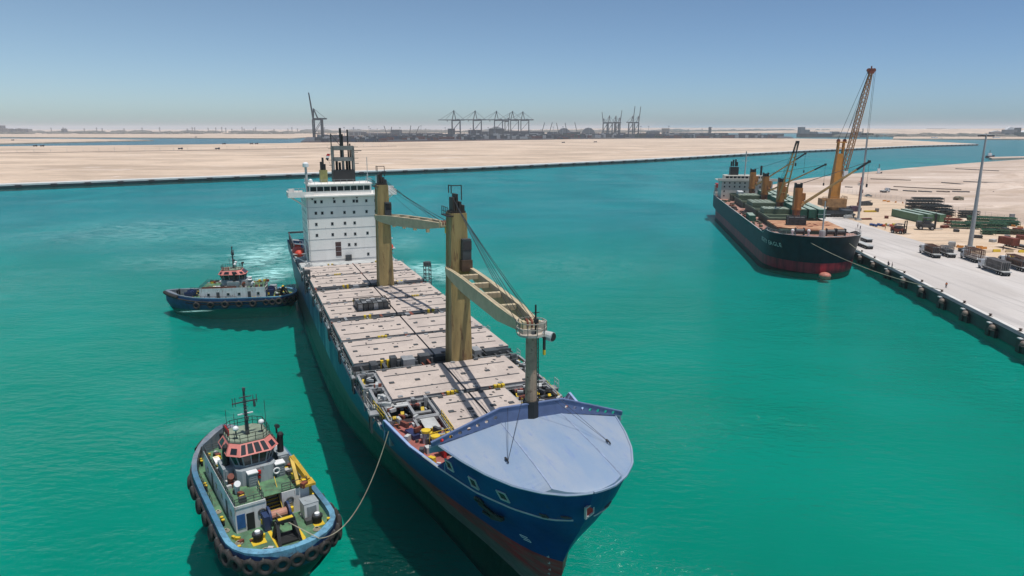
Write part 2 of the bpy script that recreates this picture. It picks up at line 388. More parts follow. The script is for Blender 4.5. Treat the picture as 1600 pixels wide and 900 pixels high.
# quay wall of the peninsula: cap beam + dark face with recesses
def offset_strip(line, z, w, dz):
    out = []
    for i, p in enumerate(line):
        a = Vector(line[max(0, i - 1)]); b = Vector(line[min(len(line) - 1, i + 1)]); d = (b - a).normalized(); nn = Vector((-d.y, d.x)); out.append((Vector(p) + nn * w))
    return out
mb = MB()
for w0, w1, z0, z1, m in ((-2.2, 13.0, 1.9, 3.2, 0), (-1.4, 3, -1, 1.9, 1)):
    A = offset_strip(fe, 0, w0, 0); B = offset_strip(fe, 0, w1, 0)
    rings = [[(a.x, a.y, z0), (b.x, b.y, z0), (b.x, b.y, z1), (a.x, a.y, z1)] for a, b in zip(A, B)]
    mb.loft(rings, True, True, m)
tag(mb.build('quay_wall', [EDGE, WALLC]), 'long pale capped quay wall edging the far sand peninsula', 'quay wall')
dbl = MB()
for a, b in zip(fe[:-1], fe[1:]):
    a = Vector(a); b = Vector(b); L = (b - a).length; k = max(1, int(L / 24))
    for i in range(k):
        p = a.lerp(b, (i + 0.5) / k); nn = Vector(((b - a).y, -(b - a).x)).normalized(); p = p + nn * 2.0
        if p.x < -700: continue
        f_ = MB().cyl((0, 0), 1.5, -0.6, 2.0, 8).box(-2.2, 2.2, -0.5, 2.0, 0.4, 2.4)
        if i == 0 and a == Vector(fe[0]): pass
        if 'wfend' not in M:
            o = f_.build('quay_fender', M['black_paint']); M['wfend'] = o
        else:
            o = M['wfend'].copy(); sc.collection.objects.link(o)
        o.location = (p.x, p.y, 0); o.rotation_euler = (0, 0, math.atan2((b - a).y, (b - a).x) + math.pi)
        tag(o, 'dark fender block on the far peninsula quay wall', 'fender', 'fenders along the far peninsula quay')

# land behind: canal, spit, far desert, terminal ground, right far shore
def land(name, px, z, mat, closeY=None, z0=-7):
    pts = [P(a, b, z) for a, b in px]
    return struct(MB().prism(pts, z0, z).build(name, mat))
spit = [P(-500, 228.5, 2), P(0, 224.2, 2), P(130, 221.4, 2), P(240, 218.8, 2), P(150, 217.2, 2), P(0, 216.4, 2), P(-500, 216.4, 2)]
struct(MB().prism(spit, -11.5, 2.2).build('sand_spit', SAND))
fd = [P(-600, 214.2, 2), P(0, 214.2, 2), P(250, 215.2, 2), P(450, 216.3, 2), P(490, 214.0, 2), P(900, 211.8, 2), P(1060, 211.6, 2), (2600, 14000), (3000, 26000), (-26000, 26000), (-26000, 4500)]
struct(MB().prism(fd, -11.5, 2.4).build('far_desert', SAND))
term = [P(470, 221.8, 2), P(760, 218.6, 2), P(930, 216.6, 2), P(1100, 215.6, 2), P(1240, 215.9, 2), P(1235, 213.6, 2), P(1060, 211.0, 2), P(900, 211.0, 2), P(480, 214.4, 2)]
YARD = worn('terminal_asphalt', (0.055, 0.055, 0.06, 1), dark=0.7, scale=0.01)
struct(MB().prism(term, -11.5, 2.9).build('terminal_ground', YARD))
fr_ = [P(1395, 216.9, 2), P(1500, 217.2, 2), P(1800, 218.0, 2), P(2300, 219.0, 2), (26000, 9000), (26000, 26000), (9000, 26000), P(1400, 208.0, 2)]
struct(MB().prism(fr_, -11.5, 3.0).build('far_right_shore', SAND))
# low dune behind the right shore
def dune(name, cx, cy, rx, ry, h, mat, ang=0, n=40, seed=1):
    rnd = random.Random(seed); vs = []; fs = []
    ph = [rnd.uniform(0, 6.28) for _ in range(6)]
    K = 9
    for i in range(K):
        rr = 1 - i / (K - 1)
        for j in range(n):
            a = 2 * math.pi * j / n
            w = 1 + 0.14 * math.sin(3 * a + ph[0]) + 0.08 * math.sin(7 * a + ph[1]) + 0.05 * math.sin(13 * a + ph[2])
            hx = h * (1 - rr ** 2) * (1 + 0.25 * math.sin(2 * a + ph[3]) * rr + 0.12 * math.sin(9 * a + ph[4]) * rr) - 0.6
            X, Y = rx * rr * w * math.cos(a), ry * rr * w * math.sin(a); ca, sa = math.cos(R(ang)), math.sin(R(ang))
            vs.append((cx + X * ca - Y * sa, cy + X * sa + Y * ca, 3 + hx))
    for i in range(K - 1):
        for j in range(n):
            a = i * n + j; b = i * n + (j + 1) % n; fs.append((a, b, b + n, a + n))
    o = MB().add(vs, fs).build(name, mat, smooth=True); struct(o); return o
dune('dunes', 6300, 7200, 4300, 900, 42, SAND, 8, seed=2)
dune('dunes', 4300, 6300, 1700, 380, 24, SAND, 0, seed=3)
dune('dunes', 3900, 13500, 4200, 900, 48, SAND, 0, seed=4)
# right-hand land: quay apron (concrete), yard, sand bank behind
q0 = pw(1600, 541, 3); q1 = pw(1331, 397, 3)
qd = Vector((math.sin(R(8.1)), math.cos(R(8.1)), 0)); qn = Vector((qd.y, -qd.x, 0))   # along the quay, inland
Q0 = Vector((125.2, 248, 0))                          # a point on the quay face
def Q(s, w, z=3.0): p = Q0 + qd * s + qn * w; return (p.x, p.y) if z is None else Vector((p.x, p.y, z))
shore_px = [(1196, 300.5), (1255, 282.5), (1298, 277.5), (1420, 264.5), (1540, 254.8), (1600, 250.8), (1700, 247)]
shore = [P(a, b, 1) for a, b in shore_px]
qcorner = Q(262, 0, None)
bank = [Q(-330, 46, None), Q(170, 46, None), Q(262, 6, None)] + shore[1:] + [(2200, 1500), (2200, -300)]
struct(MB().prism([Q(-330, 0.6, None), qcorner] + shore[1:] + [(2400, 1500), (2400, -300)], -11.5, 2.7).build('right_bank', SAND_R))
apron = [Q(-330, 0.3, None), Q(262, 0.3, None), Q(275, 20, None), Q(190, 30, None), Q(110, 27, None), Q(60, 30, None), Q(30, 33, None), Q(10, 39, None), Q(-10, 47, None), Q(-25, 60, None), Q(-60, 95, None), Q(-120, 140, None), Q(-330, 190, None)]
yard = [Q(-330, 20, None), Q(262, 20, None), P(1318, 302, 3), P(1400, 316, 3), P(1500, 333, 3), P(1600, 352, 3), P(1900, 412, 3), Q(-330, 330, None)]
struct(MB().prism(yard, 1, 2.97).build('yard_ground', SAND_YARD))
struct(MB().prism(apron, 1, 3.0).build('quay_apron', CONC))
mb = MB()
a0, a1 = Q(-330, 0, None), Q(262, 0, None)
def strip(mb, s0, s1, w0, w1, z0, z1, m):
    pts = [Q(s0, w0, None), Q(s1, w0, None), Q(s1, w1, None), Q(s0, w1, None)]; mb.prism(pts, z0, z1, m)
strip(mb, -330, 262, -0.5, 1.2, 2.2, 3.06, 0); strip(mb, -330, 262, -0.15, 1.0, -.08, 2.2, 0)
strip(mb, -330, 262, 1.2, 2.3, 2.9, 3.04, 1); strip(mb, -330, 262, -.1, 1.0, -11.5, -.1, 2)
tag(mb.build('quay_wall', [WALLC, EDGE, BEDM]), 'dark wet quay wall with pale coping along the concrete apron', 'quay wall')
# pale gravel causeway into the inlet on the right
cw = [P(1545, 245.5, 1), P(1700, 242.0, 1), P(1700, 244.5, 1), P(1600, 246.2, 1), P(1550, 247.6, 1)]
struct(MB().prism(cw, -11.5, 1.2).build('gravel_causeway', SAND_R))
# ================================================================ the blue cargo ship
SAZ = R(-21.314); SF = Vector((-math.sin(SAZ), -math.cos(SAZ), 0)); SP = Vector((-SF.y, SF.x, 0)); SRZ = math.atan2(SF.y, SF.x)
def SW(l, p, z): v = SF * l + SP * (p + 25.95); return Vector((v.x, v.y, z))
SO = (137.0, 0, 0)                    # ship lengths are measured from the camera's foot; the empty sits amidships
ship = empty('cargo_ship', SW(-137, 0, 0), SRZ)
tag(ship, 'large blue cargo ship with two tan deck cranes and a lavender bow cover', 'cargo ship')
def interp(tab, d):
    if d <= tab[0][0]: return tab[0][1]
    for (a, b), (c, e) in zip(tab, tab[1:]):
        if d <= c: return b + (e - b) * (d - a) / (c - a)
    return tab[-1][1]
STEM = [(-7, -60), (-5, -53), (-3.5, -51.5), (-1.5, -53), (0, -56), (2.5, -55), (5.5, -53.3), (7, -53.2), (9.4, -51.8), (12, -50.0), (14.6, -48.5), (17, -47.6), (18, -47.5)]
STERN = [(-7, -212), (-3, -218), (0, -222), (2, -226), (5, -228.5), (18, -229)]
HB = {  # z: (distance aft of the stem, half breadth)
 -7: [(0, 0), (10, .6), (30, 3.0), (55, 7), (75, 9.5), (110, 9.8), (130, 8), (150, 1), (400, 0.5)],
 -3.5: [(0, 0), (1, 1.0), (4, 1.6), (12, 2.2), (30, 5.2), (50, 9.3), (70, 11.8), (90, 12.5), (140, 12.5), (155, 6), (170, 1.5), (400, 1)],
 0: [(0, 0), (2, .4), (6, .9), (12.7, 2.3), (21, 4.5), (31.4, 6.5), (44, 8.8), (59, 11.1), (76, 12.2), (90, 12.6), (148, 12.6), (160, 9), (166, 3), (400, 3)],
 5: [(0, 0), (1.5, 1.0), (5, 2.4), (12, 4.4), (22, 7.2), (33, 9.6), (44, 11.2), (56, 12.2), (70, 12.6), (158, 12.6), (168, 11.6), (175, 10.5), (400, 10.5)],
 9: [(0, 0), (1, 1.3), (3, 3.0), (7, 4.9), (13, 7.1), (19, 8.9), (27, 10.8), (36, 12.0), (46, 12.6), (160, 12.6), (170, 12.3), (400, 12.0)],
 13: [(0, 0), (.6, 1.9), (1.5, 3.1), (4, 5.0), (8, 7.2), (14, 9.2), (20, 10.9), (28, 12.2), (38, 12.6), (162, 12.6), (400, 12.3)],
 17: [(0, 0), (.15, 1.3), (.5, 2.4), (1.6, 4.1), (3.4, 5.8), (6.2, 7.35), (9.5, 8.6), (13, 9.6), (20, 11.2), (30, 12.4), (40, 12.6), (400, 12.6)]}
def hbr(l, z):
    d = interp(STEM, z) - l
    if d <= 0: return 0.0
    ks = sorted(HB); z = min(max(z, ks[0]), ks[-1])
    for a, b in zip(ks, ks[1:]):
        if z <= b:
            f = (z - a) / (b - a); return interp(HB[a], d) * (1 - f) + interp(HB[b], d) * f
    return 0.0
ts = [0, .03, .07, .12, .2, .3, .4, .5, .58, .65, .7, .74, .78, .82, .85, .875, .9, .92, .94, .955, .967, .977, .985, .991, .995, .998, 1]
def hull_top(l):
    if l > -60.6: return 17.0
    if l > -61.4: return 14.3 + (17.0 - 14.3) * (l + 61.4) / 0.8
    if l > -77: return 13.6
    if l > -79: return 11.0 + 2.6 * (l + 79) / 2.0
    if l < -212: return 12.8
    return 11.0
t = NT('blue_hull_paint')
ox, oy, oz = t.sep(t.obj)
nn = t.noise(t.obj, 0.35, 5, 0.6); streak = t.noise(t.mapv(t.obj, (1.1, 1.1, 0.05)), 0.9, 4, 0.6)
blue = t.mix(t.ramp(nn, [(0.35, 0), (0.7, 1)]), (0.004, 0.042, 0.185, 1), (0.003, 0.026, 0.125, 1))
amid = t.math('MULTIPLY', t.sstep(ox, 30, 4), t.sstep(ox, -46, -14))
pale = t.math('MULTIPLY', amid, t.ramp(streak, [(0.5, 0), (0.58, .8)]))
blue = t.mix(t.math('MULTIPLY', t.sstep(ox, 50, 0), .8), blue, (0.002, 0.045, 0.11, 1))
blue = t.mix(pale, blue, (0.16, 0.36, 0.42, 1))
rstk = t.noise(t.mapv(t.obj, (1, 1, 0.08)), 1.7, 5, 0.7)
blue = t.mix(t.ramp(rstk, [(0.60, 0), (0.74, 0.75)]), blue, (0.06, 0.035, 0.025, 1))
red = t.mix(t.ramp(nn, [(0.4, 0), (0.65, 1)]), (0.48, 0.022, 0.030, 1), (0.25, 0.018, 0.024, 1))
grey = t.mix(t.ramp(t.noise(t.mapv(t.obj, (.4, .4, 1.5)), 1.3, 6, .7), [(0.4, 0), (0.65, 1)]), (0.105, 0.085, 0.085, 1), (0.20, 0.16, 0.155, 1))
grey = t.mix(t.sstep(ox, 15, 62), (0.030, 0.028, 0.030, 1), grey)
lo = t.mix(t.math('MULTIPLY', t.sstep(ox, 18, 62), t.ramp(t.noise(t.mapv(t.obj, (.3, .3, 2)), 0.8, 5, .6), [(.38, .35), (.6, 1)])), grey, red)
lo = t.mix(t.sstep(oz, 4.2, 2.6), lo, grey)
lo = t.mix(t.math('LESS_THAN', oz, 0.12), lo, (0.003, 0.008, 0.008, 1))  # near-black below waterline: shade of the water beside the hull, painted in
band = t.math('ADD', 5.7, t.math('MULTIPLY', t.sstep(ox, 30, 84), 1.2))
c = t.mix(t.math('GREATER_THAN', oz, band), lo, blue)
t.col(c); t.rough(0.42); t.b.inputs['Specular IOR Level'].default_value = 0.22; t.bump(t.math('ADD', t.noise(t.mapv(t.obj, (.45, 1, .45)), 1.0, 2, .5), t.math('MULTIPLY', t.math('LESS_THAN', t.math('FRACT', t.math('DIVIDE', oz, 2.4)), .03), .3)), 0.35, 0.25); HULLM = t.m
zs = [-7, -5, -3.5, -1.5, 0, 1.3, 2.6, 4, 5.5, 7, 8.2, 9.4, 10.6, 11.4, 12, 12.8, 13.6]
mb = MB(); rings = []
for tt in ts:
    row = []
    for z in zs:
        st = interp(STERN, z); l = st + (interp(STEM, z) - st) * tt
        row.append((l, z))
    top = hull_top(row[-1][0])
    # top two rows follow the sheer
    rr = [(l, -hbr(l, min(z, top)), min(z, top)) for l, z in row]
    if row[-1][0] > -61.4:
        for zt in (14.6, 15.8, 17.0):
            l = interp(STERN, zt) + (interp(STEM, zt) - interp(STERN, zt)) * tt; zz = min(zt, max(13.6, hull_top(l))); rr.append((l, -hbr(l, zz), zz))
    else:
        rr += [rr[-1]] * 3
    rings.append(rr)
# both sides and the transom
mb.loft(rings, False, False, 0); mb.loft([[(l, -p, z) for l, p, z in rr] for rr in rings], False, False, 0)
k = len(rings[0]); a = rings[0]
for i in range(k - 1):
    q = [a[i], a[i + 1], (a[i + 1][0], -a[i + 1][1], a[i + 1][2]), (a[i][0], -a[i][1], a[i][2])]
    if a[i][2] < a[i + 1][2] - .01: mb.add(q, [(0, 1, 2, 3)], 0)
hull = mb.build('hull', HULLM, ship, SO, smooth=True)
for p_ in hull.data.polygons: p_.use_smooth = True
# ---- decks
t = NT('ship_deck_paint'); n1 = t.noise(t.obj, 0.5, 6, .7)
t.col(t.mix(t.ramp(n1, [(.4, 0), (.6, 1)]), (0.17, 0.145, 0.13, 1), (0.07, 0.06, 0.055, 1))); t.rough(.8); DECKM = t.m
def deck(name, l0, l1, z, mat, inset=0.15, n=30, top=None):
    pts = []
    for i in range(n + 1):
        l = l0 + (l1 - l0) * i / n; pts.append((l, -max(0.05, hbr(l, z) - inset)))
    rings = [[(l, p, z), (l, -p, z)] for l, p in pts]
    m_ = MB(); m_.loft(rings, False, False); return m_.build(name, mat, ship, SO)
deck('main_deck', -228.8, -77, 9.9, DECKM)
deck('fore_deck', -79, -55, 12.3, M['red_deck'])
MB().box(-79.1, -78.9, -11.2, 11.2, 9.9, 12.3).build('deck_step', M['grey_paint'], ship, SO)
# bulwark top rail (pale) and inner face
LAV = worn('lavender_paint', (0.30, 0.40, 0.62, 1), dark=0.72, rust=0.10, scale=0.5)
mb = MB()
for sgn in (-1, 1):
    pts = []
    for i in range(26):
        l = -79 + (-61.2 + 79) * i / 25; z = hull_top(l); pts.append((l, sgn * (hbr(l, z) - 0.12), z))
    for a, b in zip(pts, pts[1:]): mb.bar(a, b, 0.3, 0.12, m=0)
    inn = [[(l, p - sgn * 0.14, z - .04), (l, sgn * (hbr(l, 12.3) - .2), 12.3 if l > -78.4 else 10)] for l, p, z in pts]
    mb.loft(inn, False, False, 0)
    for l, p, z in pts[2::2]: mb.bar((l, p - sgn * .2, z - .1), (l, p - sgn * .85, 12.32), 0.08, .12, m=0)
build_each(mb, 'bulwark', [LAV], ship, SO)
# gunwale strip along the main deck
mb = MB()
for sgn in (-1, 1):
    pts = [(l, sgn * (hbr(l, 11) - .05), 11.0) for l in range(-211, -78, 3)]
    for a, b in zip(pts, pts[1:]): mb.bar(a, b, 0.22, 0.14)
build_each(mb, 'gunwale', M['grey_paint'], ship, SO)
# ---- bow cover (whaleback) with flat raised middle strip and two folds
def edge17(l): return max(0.0, hbr(l, 17.0))
t = NT('bow_cover_paint'); n1 = t.noise(t.mapv(t.obj, (.35, 1, 1)), 0.35, 5, .6); n2 = t.noise(t.mapv(t.obj, (.25, 1.2, 1)), 1.6, 5, .7); n3 = t.noise(t.obj, 5, 5, .7)
c = t.mix(t.ramp(n1, [(.35, 0), (.65, 1)]), (0.205, 0.285, 0.405, 1), (0.275, 0.325, 0.40, 1))
c = t.mix(t.ramp(n2, [(.56, 0), (.70, .55)]), c, (0.15, 0.22, 0.42, 1)); c = t.mix(t.ramp(n3, [(.66, 0), (.74, .5)]), c, (0.26, 0.20, 0.19, 1))
n5 = t.noise(t.obj, 9, 4, .6); c = t.mix(t.ramp(n5, [(.70, 0), (.74, .8)]), c, (.14, .11, .11, 1)); t.col(c); t.rough(.55); t.bump(t.noise(t.obj, .45, 2, .5), .25, .3); WB = t.m
rings = []
N = 22
for i in range(N + 1):
    f = i / N; l = -61.4 + (-47.62 + 61.4) * (1 - (1 - f) ** 1.7)
    e = edge17(l) if i < N else 0.05
    hm = 1.35 * (1 - f) ** 0.8; k_ = min(3.3, e * .98)
    rings.append([(l, -e, 17.02), (l, -k_, 17.02 + hm), (l, k_, 17.02 + hm), (l, e, 17.02)])
wb = MB().loft(rings, False, False, 0)
wb.box(-61.5, -61.38, -10.6, 10.6, 16.2, 17.0)
wbo = wb.build('bow_cover', WB, ship, SO)
b = MB()
for sgn in (-1, 1):
    pts = [(r_[1][0], sgn * abs(r_[1][1]), r_[1][2] + .015) for r_ in rings if abs(r_[1][1]) > 3.2]
    for a_, c_ in zip(pts, pts[1:]): b.bar(a_, c_, .11, .04)
for l_ in ():
    for r_, r2_ in zip(rings, rings[1:]):
        if r_[0][0] <= l_ < r2_[0][0]:
            for a_, c_ in zip(r_[:-1], r_[1:]): b.bar((a_[0], a_[1], a_[2] + .01), (c_[0], c_[1], c_[2] + .01), .05, .03)
b.build('plate_seams', worn('seam_blue', (0.30, 0.37, 0.52, 1)), wbo, SO)
mb = MB()   # rounded pale rim of the cover
for sgn in (-1, 1):
    pts = [(r_[0][0], sgn * abs(r_[0][1]), 17.0) for r_ in rings]
    mb.tube(pts, 0.13, 5)
    pts = [(l, sgn * (hbr(l, 13.5) + .03), 13.5) for l in [-62 - i for i in range(-14, 1)][::-1] if hbr(l, 13.5) > 0]
    if sgn: pass
mb.build('cover_rim', WB, ship, SO)
mb = MB()
for sgn in (-1, 1):
    ls = [-66 + 17.3 * i / 30 for i in range(31)]; pts = [(l, sgn * (hbr(l, 13.7) + .04), 13.7) for l in ls if hbr(l, 13.7) > 0.1]
    mb.tube(pts, 0.09, 5)
mb.build('knuckle_strip', M['light_grey'], ship, SO)
# breakwater with round holes
BWM = worn('breakwater_paint', (0.13, 0.18, 0.33, 1), dark=0.75, rust=.05)
def bw_top(p): a = abs(p); return 19.9 if a < 3.4 else 19.9 - (a - 3.4) * (2.5 / 7.1)
def bw_bot(p): a = abs(p); e = 10.5; return 18.3 if a < 3.6 else 18.3 - (a - 3.6) * (1.3 / 7.0)
mb = MB(); hs = [3.9 + i * 0.92 for i in range(7)]
def panel(mb, p0, p1, hole, l=-61.0, thick=0.14):
    n = 12; pc = (p0 + p1) / 2; r = 0.2
    zc = (bw_top(pc) + bw_bot(pc)) / 2
    if not hole: mb.add([(l, p0, bw_bot(p0)), (l, p1, bw_bot(p1)), (l, p1, bw_top(p1)), (l, p0, bw_top(p0)), (l - thick, p0, bw_bot(p0)), (l - thick, p1, bw_bot(p1)), (l - thick, p1, bw_top(p1)), (l - thick, p0, bw_top(p0))], [(0, 1, 2, 3), (7, 6, 5, 4), (3, 2, 6, 7)]); return
    for ll, fl in ((l, 0), (l - thick, 1)):
        vs = []; 
        for j in range(n):
            a = 2 * math.pi * j / n; dx, dz = math.cos(a), math.sin(a)
            # outer boundary: project to the trapezoid
            hw = (p1 - p0) / 2; tx = hw / abs(dx) if abs(dx) > 1e-6 else 1e9
            up = dz > 0; q = pc + dx * 0.2; hh = abs((bw_top(q) if up else bw_bot(q)) - zc); tz = hh / abs(dz) if abs(dz) > 1e-6 else 1e9
            tt_ = min(tx, tz); vs += [(ll, pc + dx * r, zc + dz * r), (ll, pc + dx * tt_, zc + dz * tt_)]
        # add corners by quads between samples (8-gon-ish outer), corners filled
        fs = [((2 * j), 2 * j + 1, (2 * j + 3) % (2 * n), (2 * j + 2) % (2 * n)) for j in range(n)]
        cs = [(ll, p1, bw_top(p1)), (ll, p0, bw_top(p0)), (ll, p0, bw_bot(p0)), (ll, p1, bw_bot(p1))]
        base = len(vs); vs += cs
        import itertools as _it
        for ci, (sx, sz) in enumerate(((1, 1), (-1, 1), (-1, -1), (1, -1))):
            a_ = math.atan2(sz * .6, sx * .46) % (2 * math.pi); j = int(a_ / (2 * math.pi) * n)
            fs.append((2 * j + 1, base + ci, (2 * j + 3) % (2 * n)))
        mb.add(vs, fs)
    rim = [[(l, pc + math.cos(2 * math.pi * j / n) * r, zc + math.sin(2 * math.pi * j / n) * r) for j in range(n)], [(l - thick, pc + math.cos(2 * math.pi * j / n) * r, zc + math.sin(2 * math.pi * j / n) * r) for j in range(n)]]
    mb.loft(rim, True, False)
    mb.add([(l, p0, bw_top(p0)), (l, p1, bw_top(p1)), (l - thick, p1, bw_top(p1)), (l - thick, p0, bw_top(p0))], [(0, 1, 2, 3)])
for sgn in (-1, 1):
    panel(mb, *(sorted((0, sgn * 3.44))), False)
    for h_ in hs: panel(mb, *sorted((sgn * (h_ - .46), sgn * (h_ + .46))), True)
    panel(mb, *sorted((sgn * (hs[-1] + .46), sgn * 10.5)), False)
    mb.bar((-61.07, 0, 19.93), (-61.07, sgn * 3.4, 19.93), .3, .1); mb.bar((-61.07, sgn * 3.4, 19.93), (-61.07, sgn * 10.5, 17.45), .3, .1)
    for pp in (2, 4.3, 6.1, 8): mb.add([(-61.14, sgn * pp, bw_top(pp) - .1), (-61.14, sgn * pp, bw_bot(pp)), (-62.2, sgn * pp, bw_bot(pp) - .6)], [(0, 1, 2)])
mb.build('breakwater', BWM, ship, SO)
# stay wires with shackles on the cover
for sgn in (-1, 1):
    w = MB(); end = (-54.2, sgn * 5.2, 17.75)
    w.tube([(-61.2, sgn * .5, 22.5), end], 0.022, 4); w.tube([(-61.0, sgn * 2.6, 19.8), end], 0.02, 4)
    w.torus(end, (0, 1, .3), 0.14, 0.04, 8, 5); w.box(end[0] - .7, end[0] - .25, end[1] - .08, end[1] + .08, 17.7, 17.85)
    w.build('stay_wire', M['cable'], ship, SO)
# fairlead openings in the bow plating
def hull_frame(l, z, sgn):
    p = hbr(l, z) * sgn; tx = Vector((0.5, (hbr(l + .25, z) - hbr(l - .25, z)) * sgn, 0)).normalized()
    tz = Vector(((0), (hbr(l, z + .25) - hbr(l, z - .25)) * sgn, .5)).normalized(); n_ = tx.cross(tz).normalized()
    if n_.y * sgn < 0: n_ = -n_
    return Vector((l, p, z)), tx, tz, n_
def fairlead(l, z, sgn, w=0.95, h=1.0, inside='black_paint', rim='light_grey'):
    c_, tx, tz, n_ = hull_frame(l, z, sgn); b = MB()
    P_ = lambda u, v, d: c_ + tx * u + tz * v + n_ * d
    o_, i_ = (w / 2 + .07, h / 2 + .07), (w / 2 - .05, h / 2 - .05)
    ring = lambda s_, d: [P_(-s_[0], -s_[1], d), P_(s_[0], -s_[1], d), P_(s_[0], s_[1], d), P_(-s_[0], s_[1], d)]
    b.loft([ring(o_, -.1), ring(o_, .1), ring(i_, .1), ring(i_, .02)], True, False, 0)
    b.add(ring(i_, .025), [(0, 1, 2, 3)], 1)
    b.bar(P_(-w * .42, -h * .38, .05), P_(w * .42, -h * .38, .05), .2, .06, m=0)
    return b.build('fairlead', [M[rim], M[inside]], ship, SO)
for l, z in ((-63.2, 14.9), (-56.6, 14.9), (-53.2, 15.0)):
    for sgn in (-1, 1): fairlead(l, z if l > -62 else 15.2, sgn) if l > -61 else fairlead(-60.2, 15.2, sgn)
fairlead(-48.25, 15.0, 1, 1.15, .95, 'red_paint')
for l, z, sg in ((-50.3, 13.2, -1), (-49.2, 13.3, -1), (-49.6, 13.4, 1), (-52.5, 13.4, 1)): fairlead(l, z + .9, sg, .45, .35, rim='dark_grey')
# anchor in its pocket
for sgn in (-1, 1):
    c_, tx, tz, n_ = hull_frame(-56.6, 11.8, sgn); b = MB(); P_ = lambda u, v, d: c_ + tx * u + tz * v + n_ * d
    b.bar(P_(-.9, .9, .2), P_(.2, -.7, .35), .3, .3); b.bar(P_(-.7, -1.1, .35), P_(1.2, -.4, .35), .45, .35); b.bar(P_(-.7, -1.1, .4), P_(-1.1, -.2, .5), .35, .15); b.bar(P_(1.2, -.4, .4), P_(1.1, .6, .5), .35, .15)
    b.torus(P_(-.9, 1.0, .1), n_, .5, .12, 10, 6); b.build('anchor', M['black_paint'], ship, SO)
    c_, tx, tz, n_ = hull_frame(-55.2, 8.9, sgn); b = MB(); P_ = lambda u, v, d: c_ + tx * u + tz * v + n_ * d   # thruster mark
    for q in (((-.5, .35), (.45, .35)), ((-.5, .35), (-.5, 0)), ((-.5, 0), (.45, 0)), ((.45, 0), (.45, -.35)), ((.45, -.35), (-.45, -.35))): b.bar(P_(q[0][0], q[0][1], .02), P_(q[1][0], q[1][1], .02), .06, .04)
    b.build('hull_mark', M['white_paint'], ship, SO)
for sgn in (-1, 1):        # painted draught marks beside the stem
    b = MB()
    for k in range(9):
        z_ = 1.0 + k * .75; c_, tx, tz, n_ = hull_frame(interp(STEM, z_) - 1.1, z_, sgn); P_ = lambda u, v, d: c_ + tx * u + tz * v + n_ * d
        b.bar(P_(-.12, 0, .02), P_(.12, 0, .02), .05, .05); b.bar(P_(.12, 0, .02), P_(.12, .22, .02), .05, .05)
    build_each(b, 'draught_mark', M['light_grey'], ship, SO)
# ---- hatch coamings, cross decks, covers
t = NT('hatch_cover_paint'); n1 = t.noise(t.obj, 0.22, 5, .6); n2 = t.noise(t.obj, 2.1, 6, .75)
c = t.mix(t.ramp(n1, [(.35, 0), (.65, 1)]), (0.52, 0.44, 0.385, 1), (0.42, 0.355, 0.315, 1))
c = t.mix(t.ramp(n2, [(.56, 0), (.70, .6)]), c, (0.27, 0.20, 0.16, 1)); n3 = t.noise(t.mapv(t.obj, (1, .3, 1)), .9, 6, .75, 1.5)
c = t.mix(t.ramp(n3, [(.58, 0), (.68, .5)]), c, (0.20, 0.165, 0.145, 1)); n4 = t.noise(t.mapv(t.obj, (.25, 1.5, 1)), 1.2, 4, .6); c = t.mix(t.ramp(n4, [(.60, 0), (.70, .35)]), c, (0.60, 0.53, 0.47, 1)); t.col(c); t.rough(.75); t.bump(n2, .2, .05); COVM = t.m
GREY = M['grey_paint']
ROWS = [(-177.0, -165.3, 12.1), (-164.0, -152.8, 12.1), (-148.7, -137.8, 12.1), (-136.6, -125.7, 12.1), (-122.8, -111.4, 12.1), (-110.1, -99.1, 12.1), (-94.6, -83.4, 9.7), (-82.0, -71.3, 5.0)]
rnd = random.Random(4)
for i, (l0, l1, hw) in enumerate(ROWS):
    co = MB(); co.box(l0 + .15, l1 - .15, -hw + .35, hw - .35, 9.9, 12.75)
    l = l0 + .8
    while l < l1:
        for sgn in (-1, 1): co.box(l - .05, l + .05, sgn * (hw - .35), sgn * (hw + .25), 10.2, 12.7)
        l += 1.25
    co.build('hatch_coaming', M['dark_grey'], ship, SO)
    for sgn in (-1, 1):
        b = MB(); p0, p1 = sgn * .14, sgn * hw
        b.box(l0 + .03, l1 - .03, p0 + sgn * .03, p1 - sgn * .03, 12.8, 13.38, 2); b.box(l0, l1, p0, p1, 13.38, 13.46, 0)
        L = l1 - l0
        for g_ in (.24, .73):     # long recessed seams, seen as dark lines
            b.box(l0 + L * g_ - .13, l0 + L * g_ + .13, sgn * (.9 + rnd.random() * .8), sgn * (hw - 1.3 + rnd.random() * .8), 13.44, 13.50, 1)
        k_ = max(2, int((hw - 1) / 2.4))
        for j in range(k_):       # container sockets
            pc = sgn * (1.5 + (hw - 2.6) * j / max(1, k_ - 1)); b.box(l0 + L * .49 - .30, l0 + L * .49 + .30, pc - .34, pc + .34, 13.44, 13.56, 1)
            for e_ in (l0 + .35, l1 - .35): b.box(e_ - .24, e_ + .24, pc - .3, pc + .3, 13.44, 13.60, (1 if rnd.random() < .5 else 2))
        for j in range(11):
            x_ = rnd.uniform(l0 + .6, l1 - .6); y_ = sgn * rnd.uniform(1, hw - 1); b.cbox((x_, y_, 13.49), (rnd.uniform(.1, .4), rnd.uniform(.08, .3), .08), rnd.random(), 1)
        b.box(l0 + .1, l1 - .1, sgn * (hw - .02), sgn * (hw + .04), 12.7, 13.3, 2)
        b.build('hatch_cover', [COVM, M['dark_grey'], M['grey_paint']], ship, SO)
